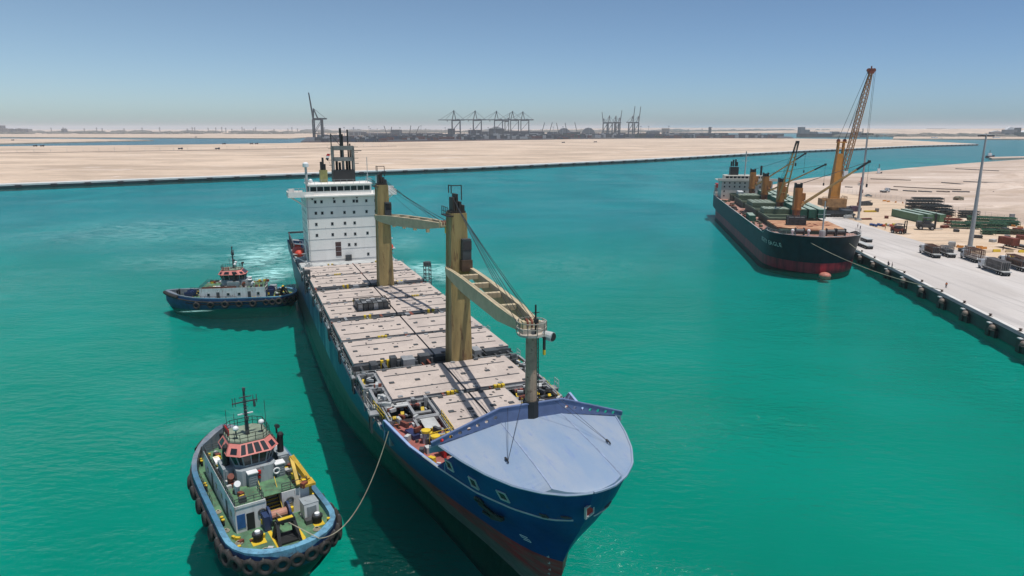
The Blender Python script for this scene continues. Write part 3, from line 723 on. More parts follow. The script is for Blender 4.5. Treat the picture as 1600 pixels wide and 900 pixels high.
# cross decks between the hatches: beams, walkway, pipes, twistlock bins, sockets
gaps = [(-178.4, -177.3, 12.4), (-165.25, -164.05, 12.3), (-152.5, -149.0, 12.4), (-137.75, -136.65, 12.3), (-125.4, -123.1, 12.4), (-111.35, -110.15, 12.4), (-98.8, -94.7, 12.4), (-83.3, -82.1, 11.6), (-71.2, -70.2, 8.6)]
for gi, (l0, l1, hw) in enumerate(gaps):
    b = MB(); w_ = l1 - l0
    b.box(l0 + .05, l1 - .05, -hw, hw, 11.6, 12.35 if w_ > 1.5 else 11.9, 1)
    for p_ in [x_ * .8 for x_ in range(-15, 16)]:
        if rnd.random() < .55 and abs(p_) < hw - .3:
            s_ = rnd.uniform(.15, .55); b.box(l0 + rnd.random() * w_ * .4, l1 - rnd.random() * w_ * .3, p_ - s_ / 2, p_ + s_ / 2, 12.3, 12.7 + rnd.random() * (.9 if w_ > .8 else .4), rnd.choice((0, 1, 1, 2)))
    b.box(l0 + .02, l0 + .14, -hw, hw, 12.45, 13.1, 1)
    b.build('cross_deck', [M['grey_paint'], M['dark_grey'], M['rust_red']], ship, SO)
    if w_ > .55:
        for pb in ((-5.6, 6.3) if gi not in (6, 7) else ((-7.7, 2.6 + 3.6) if gi == 6 else (-2.0, 4.5))):
            y_ = MB()
            for dp in (-.55, .0, .55) if gi % 2 else (-.45, .45): y_.box(l0 + .25, min(l1, l0 + .8), pb + dp - .2, pb + dp + .2, 12.4, 13.7)
            build_each(y_, 'twistlock_bin', M['yellow'], ship, SO)
        r_ = MB().rail([(l1 - .1, -hw, 12.45), (l1 - .1, -3, 12.45)], 1.1, 1.5, .025).rail([(l1 - .1, 4.9, 12.45), (l1 - .1, hw, 12.45)], 1.1, 1.5, .025)
        if w_ > 1: r_.build('handrail', M['light_grey'], ship, SO)
# machinery houses by the cranes
b = MB()
for l, p, s1, s2, h_ in ((-97.6, -1.9, 1.2, 1.6, 1.6), (-97.2, -4.4, 1.4, 1.8, 1.5), (-96.8, -6.7, 1.0, .9, 2.1), (-97.4, 6.3, 1.6, 1.2, 1.6), (-96.9, 8.4, 1.2, 2.1, 1.4), (-96.5, -9.6, 1.6, 1.0, 1.5), (-151, 6.3, 1.0, 1.4, 1.2), (-151, -3.5, .9, 1.2, 1.2), (-124.2, 2, .9, 1.4, 1.0)):
    b.box(l - s1, l + s1 * .4, p - s2 / 2, p + s2 / 2, 12.4, 12.4 + h_, rnd.choice((0, 0, 1)))
    b.cyl((l + .6, p + s2 * .6), .22, 12.4, 12.4 + h_ * .8, 8, m=1)
build_each(b, 'deck_machinery', [M['grey_paint'], M['dark_grey'], M['rust_red']], ship, SO)
# ---- side decks: lashing platforms, stanchions, vents, white boxes, rails
for sgn in (-1, 1):
    plat = MB(); vent = MB(); rl = MB()
    for (l0, l1, hw) in gaps:
        if l0 < -80:
            lc = (l0 + l1) / 2; plat.box(lc - .7, lc + .7, sgn * 11.7, sgn * 12.9, 12.1, 12.3, 0)
            for dx in (-.6, .6):
                plat.bar((lc + dx, sgn * 12.7, 9.9), (lc + dx, sgn * 12.7, 12.2), .25, m=1)
                plat.bar((lc + dx, sgn * 12.8, 10.6), (lc + dx, sgn * 11.9, 12.1), .12, m=1)
            rl.rail([(lc - .7, sgn * 12.9, 12.3), (lc + .7, sgn * 12.9, 12.3)], 1.1, .7, .03)
    l = -176.0
    while l < -96:
        if rnd.random() < .85: vent.box(l - .45, l + .45, sgn * 12.0, sgn * 12.5, 9.9 + rnd.random() * .3, 10.7 + rnd.random() * .9, rnd.choice((0, 0, 1, 2)))
        if rnd.random() < .4: vent.cyl((l + .8, sgn * 12.3), .18, 9.9, 11.6, 8, m=1); vent.cyl((l + .8, sgn * 12.3), .33, 11.4, 11.75, 8, m=0)
        l += 1.55
    build_each(plat, 'lashing_platform', [M['grey_paint'], M['dark_grey']], ship, SO)
    build_each(vent, 'deck_vent', [M['white_paint'], M['dark_grey'], M['rust_red']], ship, SO)
    rl.rail([(l, sgn * (hbr(l, 11) - .25), 11.0) for l in range(-210, -79, 6)], 1.0, 2.0, .025)
    rl.build('handrail', M['light_grey'], ship, SO)
    st = MB()
    l = -174.5
    while l < -97:
        st.bar((l, sgn * 12.35, 9.9), (l, sgn * 12.35, 12.6), .2, m=0); st.bar((l, sgn * 12.35, 12.6), (l, sgn * 12.1, 12.6), .18, m=0); l += 3.1
    st.bar((-176, sgn * 12.42, 12.6), (-98, sgn * 12.42, 12.6), .14, m=0)
    st.build('side_stanchions', M['dark_grey'], ship, SO)
# tall ladder towers near the superstructure
for p_, l_, h_ in ((12.9, -152.5, 17.3), (-12.6, -163, 15.3)):
    b = MB(); w_ = .9
    for dx in (-w_, w_):
        for dy in (-.6, .6): b.bar((l_ + dx, p_ + dy, 10), (l_ + dx, p_ + dy, h_), .16)
    for z in [10.8 + .95 * i for i in range(int((h_ - 10.5) / .95))]:
        for dy in (-.6, .6): b.bar((l_ - w_, p_ + dy, z), (l_ + w_, p_ + dy, z), .12)
        for dx in (-w_, w_): b.bar((l_ + dx, p_ - .6, z), (l_ + dx, p_ + .6, z), .12)
    b.cyl((l_, p_), .8, h_ - .7, h_ + .15, 10); b.build('ladder_tower', M['dark_grey'], ship, SO)
# ---- outboard container stools beside the narrow forward hatches
for sgn in (-1, 1):
    b = MB(); yb = MB(); pl = MB(); fl = MB()
    cells = [(-95, -89.4, 9.9, 12.2), (-89, -83.6, 9.9, 11.6), (-83, -77.6, 5.3, 11.0), (-83, -77.6, 8.0, 11.2), (-77.2, -71.8, 5.3, 8.4)]
    for a, b_, c0, c1 in cells:
        for l in (a, b_):
            b.bar((l, sgn * c0, 12.9), (l, sgn * c1, 12.9), .42, .45, m=0)
            for p in (c0, c1): b.bar((l, sgn * p, 9.9), (l, sgn * p, 12.8), .4, .3, m=0)
        for p in (c0, c1): b.bar((a, sgn * p, 12.88), (b_, sgn * p, 12.88), .34, .4, m=0)
        b.box((a + b_) / 2 - .3, (a + b_) / 2 + .3, sgn * c0, sgn * c1, 12.3, 12.5, 0)
    for l, p in ((-93.9, 11.6), (-80.6, 9.1), (-81.2, 6.4), (-79.5, 10.3)): yb.bar((l, sgn * p, 12.75), (l + 2.0, sgn * (p + .25), 10.2), .42, .2)
    pl.box(-88.2, -85, sgn * 10.1, sgn * 11.9, 10.9, 11.1); pl.box(-83.0, -80.4, sgn * 10.9, sgn * 11.9, 10.9, 11.1); pl.box(-82.8, -81.6, sgn * 8, sgn * 10.8, 12.95, 13.1); pl.box(-77, -74, sgn * 6.0, sgn * 7.8, 12.9, 13.02)
    fl.box(-83.6, -82.2, sgn * 6.5, sgn * 11.4, 12.55, 12.75)
    b.build('container_stool', M['grey_paint'], ship, SO); build_each(yb, 'yellow_brace', M['yellow'], ship, SO); build_each(pl, 'stool_platform', M['light_grey'], ship, SO); fl.build('red_walkway', M['red_deck'], ship, SO)
    r_ = MB().rail([(-84.9, sgn * 11.9, 11.9), (-79.3, sgn * 11.3, 11.9), (-76.6, sgn * 10.4, 12.5)], 1.1, 1.0, .03).rail([(-76.5, sgn * 5.2, 12.9), (-71.2, sgn * 5.3, 12.9), (-70.4, sgn * 8.3, 12.9)], 1.1, 1.0, .03)
    r_.build('handrail', M['yellow'], ship, SO)
    # winch, bollards, roller on the foredeck
    w = MB(); w.tube([(-68.2, sgn * 5.0, 13.4), (-68.2, sgn * 7.2, 13.4)], .62, 12); w.box(-69, -67.4, sgn * 4.6, sgn * 5.0, 12.3, 14.1); w.box(-69, -67.4, sgn * 7.2, sgn * 7.5, 12.3, 14.1); w.tube([(-68.2, sgn * 7.5, 13.4), (-68.2, sgn * 8.1, 13.4)], .4, 10)
    w.build('mooring_winch', M['red_paint'], ship, SO)
    for l, p in ((-71.9, 8.3), (-70.1, 7.7)):
        w = MB().cyl((l, sgn * p), .42, 12.3, 13.6, 12, m=0).cyl((l, sgn * p), .55, 13.6, 13.85, 12, m=1); w.build('bollard', [M['light_grey'], M['yellow']], ship, SO)
    w = MB(); w.bar((-75.2, sgn * 9.6, 12.6), (-73.0, sgn * 9.1, 12.6), .9, .5); w.build('fairlead_roller', worn('navy', (0.02, 0.03, 0.10, 1)) if 'navy' not in bpy.data.materials else bpy.data.materials['navy'], ship, SO)
for sgn in (-1, 1):
    b = MB()
    for k in range(26):
        l_ = rnd.uniform(-77, -63); p_ = rnd.uniform(5.6, hbr(l_, 13) - 1.2); s_ = rnd.uniform(.12, .4); b.cbox((l_, sgn * p_, 12.3 + s_), (s_ * 2.2, s_ * 1.4, s_ * 2), rnd.random() * 3, rnd.choice((0, 0, 0, 1, 3, 3, 2)))
    build_each(b, 'deck_gear', [M['dark_grey'], M['rust_red'], M['yellow'], M['light_grey']], ship, SO)
    b = MB()
    for l0_, l1_ in ((-95, -84), (-83, -72)):
        for k in range(30):
            l_ = rnd.uniform(l0_, l1_); p_ = rnd.uniform(6 if l0_ > -90 else 10.1, min(11.5, hbr(l_, 11) - .9)); s_ = rnd.uniform(.1, .4); b.cbox((l_, sgn * p_, rnd.choice((10.0 + s_, 13.1 + s_ * .5))), (s_ * 3, s_, s_ * 1.5), rnd.random() * 3, rnd.choice((0, 0, 0, 1, 3, 3)))
    build_each(b, 'deck_gear', [M['dark_grey'], M['rust_red'], M['yellow'], M['light_grey']], ship, SO)
# ---- superstructure
WH = worn('house_white', (0.88, 0.845, 0.79, 1), dark=0.9, rust=0.12, scale=0.35, rough=0.5, streak=True, rustc=(0.42, 0.33, 0.26, 1))
HL0, HL1, HWd = -203.0, -188.2, 9.6
b = MB(); b.box(HL0, HL1, -HWd, HWd, 9.9, 29.6, 0)
for z in (12.9, 15.7, 18.5, 21.3, 24.1, 26.9): b.box(HL1 - .02, HL1 + .05, -HWd, HWd, z - .05, z + .04, 1)
for z in (12.9, 15.7, 18.5, 21.3, 24.1, 26.9): b.box(HL0, HL1, -HWd - .012, -HWd + .02, z - .03, z + .03, 1)
for p_ in (-9.3,): b.cyl((HL1 + .1, p_), .06, 12.6, 29.5, 6, m=1)
b.build('superstructure', [WH, M['light_grey']], ship, SO)
b = MB().ladder((HL1 + .15, 8.4, 12.6), (HL1 + .15, 8.4, 29.4), .5, (0, 1, 0), .45).build('ladder', M['light_grey'], ship, SO)
MB().rail([(HL1 - .3, -13.9, 29.95), (HL1 - .3, -9.8, 29.95)], 1.9, 1.2, .05).build('handrail', M['light_grey'], ship, SO)
for p_ in (-8, -2.6, 3.4, 8.6): MB().box(HL1, HL1 + .35, p_ - .18, p_ + .18, 28.9, 29.2).build('deck_lamp', M['dark_grey'], ship, SO)
def sw_px(x, y): # front wall picture positions (crop pixels 820x900 of region 440..640,200..420)
    X = 440 + x / 4.09; Y = 200 + y / 4.09; u = X - 800; v = Y - 450
    d = Vector((u, 1095 * _c - v * _s, -(1095 * _s + v * _c))); t_ = HL1 / (d.x * SF.x + d.y * SF.y); w_ = d * t_
    return w_.x * SP.x + w_.y * SP.y - 25.95, 47 + w_.z
WPX = [(215, 473), (255, 472), (337, 470), (398, 469), (461, 467), (481, 467), (541, 465), (600, 463), (219, 545), (260, 544), (321, 542), (402, 540), (463, 538), (543, 534), (602, 532), (222, 616), (324, 612), (405, 608), (467, 606), (226, 686), (327, 681), (408, 678), (470, 676), (549, 671), (432, 745), (473, 743), (554, 805)]
for x_, y_ in WPX:
    p_, z_ = sw_px(x_, y_)
    w = MB().box(HL1 - .05, HL1 + .03, p_ - .36, p_ + .36, z_ - .44, z_ + .44).build('window', M['light_grey'], ship, SO)
    MB().box(HL1 - .05, HL1 + .05, p_ - .27, p_ + .27, z_ - .35, z_ + .35).build('pane', M['glass'], w, SO)
for z_ in (14.2, 17, 19.8, 22.6, 25.4, 28):
    for l_ in (-191, -194.5, -198, -201):
        w = MB().box(l_ - .36, l_ + .36, -HWd - .03, -HWd + .05, z_ - .44, z_ + .44).build('window', M['light_grey'], ship, SO)
        MB().box(l_ - .27, l_ + .27, -HWd - .05, -HWd + .05, z_ - .35, z_ + .35).build('pane', M['glass'], w, SO)
p0, z1 = sw_px(343, 728); p1, z0 = sw_px(384, 818)
b = MB()
for i in range(3): b.box(HL1 - .05, HL1 + .06, p0, p1, z0 + (z1 - z0) * i / 3 + .06, z0 + (z1 - z0) * (i + 1) / 3 - .06)
b.build('stair_window', worn('brown_glass', (0.09, 0.045, 0.04, 1)), ship, SO)
MB().box(HL1 - .05, HL1 + .03, p0, p1, 13.4, z0 - .2).build('house_door', M['light_grey'], ship, SO)
b = MB()
for i in range(4):
    for j in range(2): b.box(HL1 + .3, HL1 + .9, -.4 + i * .42, -.05 + i * .42, 12.5 + j * .8, 13.2 + j * .8)
b.build('gas_rack', M['dark_grey'], ship, SO)
# bridge deck, wings, wheelhouse
b = MB(); b.box(-199, -187.0, -9.9, 9.9, 29.6, 29.95); b.box(-193, -187.6, -14.0, 14.0, 29.6, 29.9)
for sgn in (-1, 1):
    b.box(-193, -192.85, sgn * 9.9, sgn * 14, 29.9, 31.0); b.box(-187.75, -187.6, sgn * 7.6, sgn * 14, 29.9, 31.0); b.box(-193, -187.6, sgn * 13.85, sgn * 14, 29.9, 31.0)
    b.bar((-189, sgn * 13.3, 29.6), (-189, sgn * 9.6, 27.0), .3, .35); b.bar((-192, sgn * 13.3, 29.6), (-192, sgn * 9.6, 27.0), .3, .35); b.box(-191, -189.4, sgn * 12.2, sgn * 13.6, 30.0, 31.7)
b.build('bridge_wing', WH, ship, SO)
b = MB(); b.box(-197, -188.3, -8.6, 7.4, 29.95, 32.5, 0); b.box(-197.4, -187.9, -9.0, 7.8, 32.5, 32.8, 0)
whs = b.build('wheelhouse', WH, ship, SO)
for i in range(9):
    a = -8.3 + i * 1.72; w = MB().box(-188.32, -188.24, a, a + 1.5, 31.0, 32.15).build('bridge_window', M['glass'], ship, SO)
for i in range(4):
    MB().box(-196.5 + i * 2.1, -194.7 + i * 2.1, -8.64, -8.55, 31.0, 32.15).build('bridge_window', M['glass'], ship, SO)
MB().rail([(-197.2, -8.8, 32.8), (-188, -8.8, 32.8), (-188, 7.6, 32.8), (-197.2, 7.6, 32.8)], 1.1, 1.6, .035).build('handrail', M['light_grey'], ship, SO)
# satellite dome on post
b = MB().cyl((-189.5, -9.0), .32, 29.9, 37.2, 10, m=0).cyl((-189.5, -9.0), .75, 37.2, 38.0, 12, m=1).sphere((-189.5, -9, 38.0), .75, 12, 4, .6, 1, 0)
b.sphere((-189.8, -8.0, 33.6), .55, 12, 6, 1.0, 1); b.build('satellite_post', [M['light_grey'], M['white_paint']], ship, SO)
# small green exhaust tower
GRN = worn('olive_green', (0.26, 0.26, 0.09, 1), dark=.6, rust=.3)
b = MB().box(-197, -194.6, -4.9, -3.0, 32.8, 36.0, 0)
for dp, h_ in ((-.5, 38.2), (0, 39.3), (.45, 37.6)): b.cyl((-195.8, -3.95 + dp), .28, 36, h_, 8, m=1)
b.build('exhaust_tower', [GRN, M['black_paint']], ship, SO)
# main funnel mast: black base, pierced grey frame, pipes
FM = worn('funnel_grey', (0.20, 0.21, 0.20, 1), dark=.6, rust=.2)
b = MB(); b.box(-199, -195.2, -1.4, 4.4, 32.8, 35.9, 0)
for p in (-1.2, 4.2): b.box(-197.6, -195.4, p - .28, p + .28, 35.9, 42.2, 1)
for z0_, z1_ in ((38.3, 39.3), (41.2, 42.3)): b.box(-197.6, -195.4, -1.3, 4.3, z0_, z1_, 1)
b.box(-197, -196.2, 1.2, 1.8, 35.9, 41.2, 1)
for p, z_ in ((-.1, 38.3), (.7, 37.9), (2.6, 38.3), (3.3, 38.3)): b.cyl((-197.3, p), .33, 35.9, z_, 8, m=0)
for p, z_ in ((1.1, 47.0), (1.6, 45.4), (3.0, 46.6), (3.5, 42.9)): b.cyl((-196.4, p), .2 if p != 1.1 else .3, 39, z_, 8, m=0)
b.bar((-196.5, -1.4, 42), (-196.5, -1.4, 45.6), .25, m=0); b.bar((-196.5, -1.4, 45.4), (-196.5, .9, 42.4), .12, m=0); b.bar((-196.5, -2.4, 45.5), (-196.5, .3, 45.5), .2, .1, m=0)
for z_ in (37.2, 38.6, 40.2, 41.6): b.bar((-196, -1.2, z_), (-196, -2.3, z_), .12, m=0); b.bar((-196, 4.3, z_ + .4), (-196, 5.6, z_ + .4), .12, m=0)
b.bar((-195.4, 4.5, 41.0), (-195.4, 6.4, 41.0), .35, .2, m=0)
b.build('funnel_mast', [M['black_paint'], FM], ship, SO)
b = MB(); b.cyl((-190, 6.8), .09, 32.8, 39.5, 6); b.cyl((-190, 6.8), .2, 34.5, 35, 6); b.bar((-190, 6.4, 37.5), (-190, 7.2, 37.5), .06); b.build('whip_antenna', M['light_grey'], ship, SO)
b = MB(); b.cyl((-192, 9.4), .09, 30, 34.5, 6); b.build('whip_antenna', M['light_grey'], ship, SO)
fl = MB(); fl.tube([(-195.8, -2.9, 39.8), (-196.4, -1.2, 35.5)], .03, 4, m=1)
nF = 8; fr = []
for i in range(nF + 1):
    x_ = i / nF; fr.append([(-195.8, -2.9 + x_ * 1.0, 39.9 + .25 * math.sin(x_ * 5) + x_ * .5), (-195.8, -3.2 + x_ * .7, 38.6 + .2 * math.sin(x_ * 5 + .4))])
fl.loft(fr, False, False, 0)
tf = NT('flag_cloth'); _, _, fz = tf.sep(tf.obj); tf.col(tf.ramp(tf.math('DIVIDE', tf.math('SUBTRACT', fz, 38.5), 2.2), [(0, (0.01, 0.01, 0.01, 1)), (.3, (.7, .7, .7, 1)), (.55, (.5, .015, .02, 1))], 'CONSTANT')); tf.rough(.9)
fl.build('flag', [tf.m, M['cable']], ship, SO)
# poop: winches, portal frame, bulwark
b = MB()
for p in (-11.9, -7.5, -3, 3, 7.5, 11.9): b.bar((-226.5, p, 9.9), (-226.5, p, 15.2), .35, .35)
b.bar((-226.5, -12.2, 15.3), (-226.5, 12.2, 15.3), .5, .5)
for p in (-12.1, 12.1):
    for l in (-218, -211, -205): b.bar((l, p, 9.9), (l, p, 14.6), .3)
    b.bar((-226.5, p, 15.3), (-204, p, 14.6), .3)
b.build('portal_frame', M['dark_grey'], ship, SO)
b = MB().box(-221, -208, -8.5, 8.5, 9.9, 12.4)
b.build('aft_hatch', COVM, ship, SO)
for p in (-10.3, 10.3, -5.6):
    w = MB().tube([(-224, p - 1.1, 11.2), (-224, p + 1.1, 11.2)], .8, 10); w.box(-225, -223, p - 1.4, p - 1.15, 9.9, 12.3); w.box(-225, -223, p + 1.15, p + 1.4, 9.9, 12.3); w.build('mooring_winch', M['rust_red'], ship, SO)
b = MB()
for sgn in (-1, 1):
    b.box(-206, -189, sgn * 9.9, sgn * 12.3, 11.8, 12.0); b.box(-204, -197, sgn * 10, sgn * 12.0, 9.9, 11.8)
    b.box(-187.9, -178.6, sgn * 9.5, sgn * 12.3, 9.9, 12.6)
    for _ in range(9): l_ = rnd.uniform(-187, -180); b.cbox((l_, sgn * rnd.uniform(9.8, 12), 12.9), (rnd.uniform(.3, 1), .4, .7))
b.box(-187.9, -178.6, -9.3, 9.3, 9.9, 12.4)
build_each(b, 'boat_deck', M['light_grey'], ship, SO)
for sgn in (-1, 1):
    b = MB()
    for l in (-197.2, -190.6):
        b.bar((l, sgn * 9.9, 12), (l, sgn * 10.4, 17.0), .35); b.bar((l, sgn * 10.4, 17.0), (l, sgn * 13.0, 17.4), .35, .3); b.bar((l, sgn * 10.0, 12.0), (l, sgn * 12.6, 13.6), .3); b.bar((l, sgn * 12.6, 13.6), (l, sgn * 13.2, 13.0), .25)
    build_each(b, 'davit', M['white_paint'], ship, SO)
    # lifeboat: hangs from the davits, a thing of its own
    lb = empty('lifeboat', SW(-193.6, sgn * 12.0, 14.6), SRZ)
    tag(lb, 'red enclosed lifeboat on the %s side of the white superstructure' % ('left' if sgn < 0 else 'right'), 'lifeboat', 'lifeboats of the blue ship')
    rr_ = []
    for i in range(13):
        x_ = -4.1 + 8.2 * i / 12; f_ = max(.05, 1 - abs(x_ / 4.15) ** 2.6)
        w_ = 1.55 * f_ ** .55; rr_.append([(x_, math.cos(a) * w_, (1.45 if math.sin(a) > 0 else 1.2) * math.sin(a) * f_ ** .5) for a in [2 * math.pi * j / 14 for j in range(14)]])
    MB().loft(rr_).build('hull', M['lifeboat_red'], lb, smooth=True)
    MB().box(-3.9, 3.9, -1.6, 1.6, -.06, .08).build('rubbing_strake', M['light_grey'], lb)
    MB().box(-2.8, -1.1, -.75, .75, .9, 1.75).box(-2.75, -1.15, -.8, .8, 1.35, 1.6, 1).build('steering_cupola', [M['lifeboat_red'], M['glass']], lb)
# ---- deck cranes
TAN = worn('tan_crane_paint', (0.43, 0.31, 0.125, 1), dark=0.5, rust=0.42, scale=0.45, rough=.55, streak=True, rustc=(0.16, 0.085, 0.035, 1))
TANJ = worn('pale_jib_paint', (0.54, 0.44, 0.28, 1), dark=0.75, rust=.15)
def crane(lb_, pb_, heel_z, tip, l_half=1.7, p_half=1.6, sep=1.55, label=''):
    c_ = MB()
    c_.loft([[(lb_ - l_half, pb_ - p_half, 9.9), (lb_ + l_half, pb_ - p_half, 9.9), (lb_ + l_half, pb_ + p_half, 9.9), (lb_ - l_half, pb_ + p_half, 9.9)],
             [(lb_ - l_half, pb_ - p_half, 13), (lb_ + l_half, pb_ - p_half, 13), (lb_ + l_half, pb_ + p_half, 13), (lb_ - l_half, pb_ + p_half, 13)],
             [(lb_ - l_half * .72, pb_ - p_half * .74, 35.2), (lb_ + l_half * .72, pb_ - p_half * .74, 35.2), (lb_ + l_half * .72, pb_ + p_half * .74, 35.2), (lb_ - l_half * .72, pb_ + p_half * .74, 35.2)]])
    fx = lb_ + l_half
    # narrow proud spine and stains on the front
    c_.bar((fx * 1.0 + .02, pb_ + .25, 13), (lb_ + l_half * .73 + .02, pb_ + .1, 26.5), .9, .08, .6, .08)
    c_.ladder((lb_ - .4, pb_ - p_half - .12, 13), (lb_ - .4, pb_ - p_half * .74 - .12, 34.5), .5, (1, 0, 0), .6)
    post = c_.build('crane', TAN, ship, SO); post['label'] = label
    b = MB(); b.box(lb_ - 1.0, lb_ + 1.0, pb_ - 1.1, pb_ + 1.1, 35.2, 35.5)
    for q, z_ in ((-.6, 37.4), (-.15, 37.9), (.35, 36.8), (.8, 36.3)): b.box(lb_ - .9, lb_ + .9, pb_ + q - .18, pb_ + q + .18, 35.3, z_)
    b.rail([(lb_ - 1.5, pb_ - 1.7, 34.9), (lb_ + 1.6, pb_ - 1.7, 34.9)], 1.2, 1, .04); b.box(lb_ - 1.6, lb_ + 1.7, pb_ - 1.8, pb_ - .9, 34.8, 34.95)
    for q in (.7, -.6): b.bar((lb_ + q, pb_ - .9, 38), (lb_ + q, pb_ - .9, 39.1), .12)
    b.bar((lb_ - .6, pb_ - .9, 39.1), (lb_ + .7, pb_ - .9, 39.1), .12); b.bar((lb_ + .7, pb_ - .9, 39.1), (lb_ + .7, pb_ + .6, 39.1), .12); b.bar((lb_ + .7, pb_ + .6, 39.1), (lb_ + .7, pb_ + .6, 37), .12)
    b.build('sheave_head', worn('greasy_brown', (.035, .026, .022, 1), rust=.4), post, SO)
    cb = MB().box(lb_ + l_half * .75, lb_ + l_half * .75 + .9, pb_ + .2, pb_ + 1.5, 28.6, 31.6, 0).box(lb_ + l_half * .75 + .1, lb_ + l_half * .75 + .94, pb_ + .3, pb_ + 1.54, 30.0, 31.3, 1).box(lb_ + l_half * .75, lb_ + l_half * .75 + 1.1, pb_ + .0, pb_ + 1.6, 27.0, 28.6, 2)
    cb.build('operator_cab', [M['dark_grey'], M['glass'], worn('cab_brown', (.12, .07, .04, 1), rust=.4)], post, SO)
    # twin-girder jib
    A = Vector((lb_ + .6, pb_, heel_z)); T = Vector(tip); d = (T - A); n_ = Vector((-d.y, d.x, 0)).normalized(); L = d.length; u = d / L
    jb = MB()
    for sg in (-1, 1):
        s0, s1, s2 = A + n_ * sg * (sep + .1), A + d * .30 + n_ * sg * (sep * .95) , A + d * .78 + n_ * sg * (sep * .80); s3 = T + n_ * sg * .75
        rings_ = [];
        for pt_, hh in ((s0, .9), (A + d * .12 + n_ * sg * sep, 1.5), (s1, 1.9), (s2, 1.7), (s3, .9)):
            wv = n_ * .28; rings_.append([tuple(pt_ - wv + Vector((0, 0, -hh * .75))), tuple(pt_ + wv + Vector((0, 0, -hh * .75))), tuple(pt_ + wv + Vector((0, 0, hh * .25))), tuple(pt_ - wv + Vector((0, 0, hh * .25)))])
        jb.loft(rings_)
    for f_ in (.2, .38, .56, .76):
        q = A + d * f_; jb.bar(q - n_ * sep * .9, q + n_ * sep * .9, .7, .6)
        jb.box(q.x - .3, q.x + .3, q.y - .3, q.y + .3, q.z - 2.0, q.z - 1.3)
    jb.bar(T - n_ * .9, T + n_ * .9, .8, .8)
    jb.bar(A - n_ * 1.9, A + n_ * 1.9, .7, .7)
    jib = jb.build('jib', TANJ, post, SO)
    hd = MB()
    for sg in (-.45, 0, .45): hd.torus(T + n_ * sg + Vector((0, 0, .15)), n_, .42, .12, 14, 6)
    hd.build('jib_head_sheaves', M['rust_red'], post, SO)
    cbm = MB(); top = Vector((lb_ + .6, pb_, 0))
    for i in range(7):
        o_ = (i - 3) * .2; z_ = 37.6 - i * .5; f_ = 1.0 if i < 5 else (.82 if i == 5 else .5)
        a_ = top + n_ * o_ * 1.2 + Vector((0, 0, z_)); e_ = A + d * f_ + n_ * o_ * 2.6 + Vector((0, 0, .5 + .2 * (i % 2))); pts = [a_.lerp(e_, s_ / 6) + Vector((0, 0, -4 * .22 * (s_ / 6) * (1 - s_ / 6))) for s_ in range(7)]
        cbm.tube(pts, .036, 4)
    cbm.build('hoist_cables', M['cable'], post, SO)
    return post, T
cr1, T1 = crane(-150.7, 2.9, 28.6, (-119.8, 7.9, 30.4), label='tan deck crane nearer the superstructure, its jib swung out over the side')
cr2, T2 = crane(-96.3, 3.05, 27.1, (-62.0, .25, 27.9), label='tan deck crane nearer the bow, its jib resting on the foremast')
b = MB().tube([tuple(T1 + Vector((.3, .5, -.3))), tuple(T1 + Vector((.3, .5, -1.6)))], .05, 4, m=1); b.cbox(tuple(T1 + Vector((.3, .5, -1.1))), (1.1, .8, 1.2), 0, 0); b.cbox(tuple(T1 + Vector((.3, .5, -2.1))), (.3, .3, .9), 0, 1); b.torus(T1 + Vector((.3, .5, -2.8)), (0, 1, 0), .3, .1, 10, 5, 1)
b.build('hook_block', [M['yellow'], M['black_paint']], cr1, SO)
# ---- foremast with crutch platform
b = MB(); b.cyl((-61.6, .15), .85, 17.6, 20.1, 10, m=1); b.cyl((-61.6, .15), .62, 20.1, 27.0, 12, .55, 0)
b.ladder((-61.5, .85, 18.5), (-61.5, .8, 27), .35, (1, 0, 0), .5, 1)
fmst = b.build('foremast', [M['rust_red'] if False else worn('mast_brown', (0.40, 0.28, 0.19, 1), dark=.55, rust=.35), M['black_paint']], ship, SO)
b = MB(); b.cyl((-61.6, .15), 1.45, 27.0, 27.2, 10); pts = [(-61.6 + 1.5 * math.cos(a), .15 + 1.5 * math.sin(a), 27.2) for a in [2 * math.pi * j / 10 for j in range(11)]]
b.rail(pts, 1.2, .9, .035); b.box(-62.8, -61.2, -.9, 1.1, 27.2, 27.6); b.box(-62.2, -61.5, .9, 1.7, 27.2, 28.2)
b.build('crutch_platform', worn('platform_tan', (.50, .45, .38, 1), rust=.3), fmst, SO)
b = MB(); b.tube([(-61.2, 1.3, 27.0), (-60.3, 1.9, 26.9)], .42, 12, .5, 0); b.tube([(-60.32, 1.89, 26.9), (-60.25, 1.92, 26.9)], .42, 12, m=1); b.build('fog_horn', [M['light_grey'], M['black_paint']], fmst, SO)
b = MB(); b.cyl((-60.9, .3), .09, 27.2, 30.2, 6); b.bar((-60.9, -.1, 29.4), (-60.9, .7, 29.4), .07); b.box(-61.0, -60.6, .1, .5, 28.4, 28.8); b.build('light_pole', M['black_paint'], fmst, SO)
b = MB(); b.box(-60.7, -60.45, 1.0, 1.2, 25.6, 26.9, 0); b.box(-60.7, -60.4, 1.0, 1.2, 25.1, 25.6, 1); b.build('signal_lamp', [M['black_paint'], M['yellow']], fmst, SO)
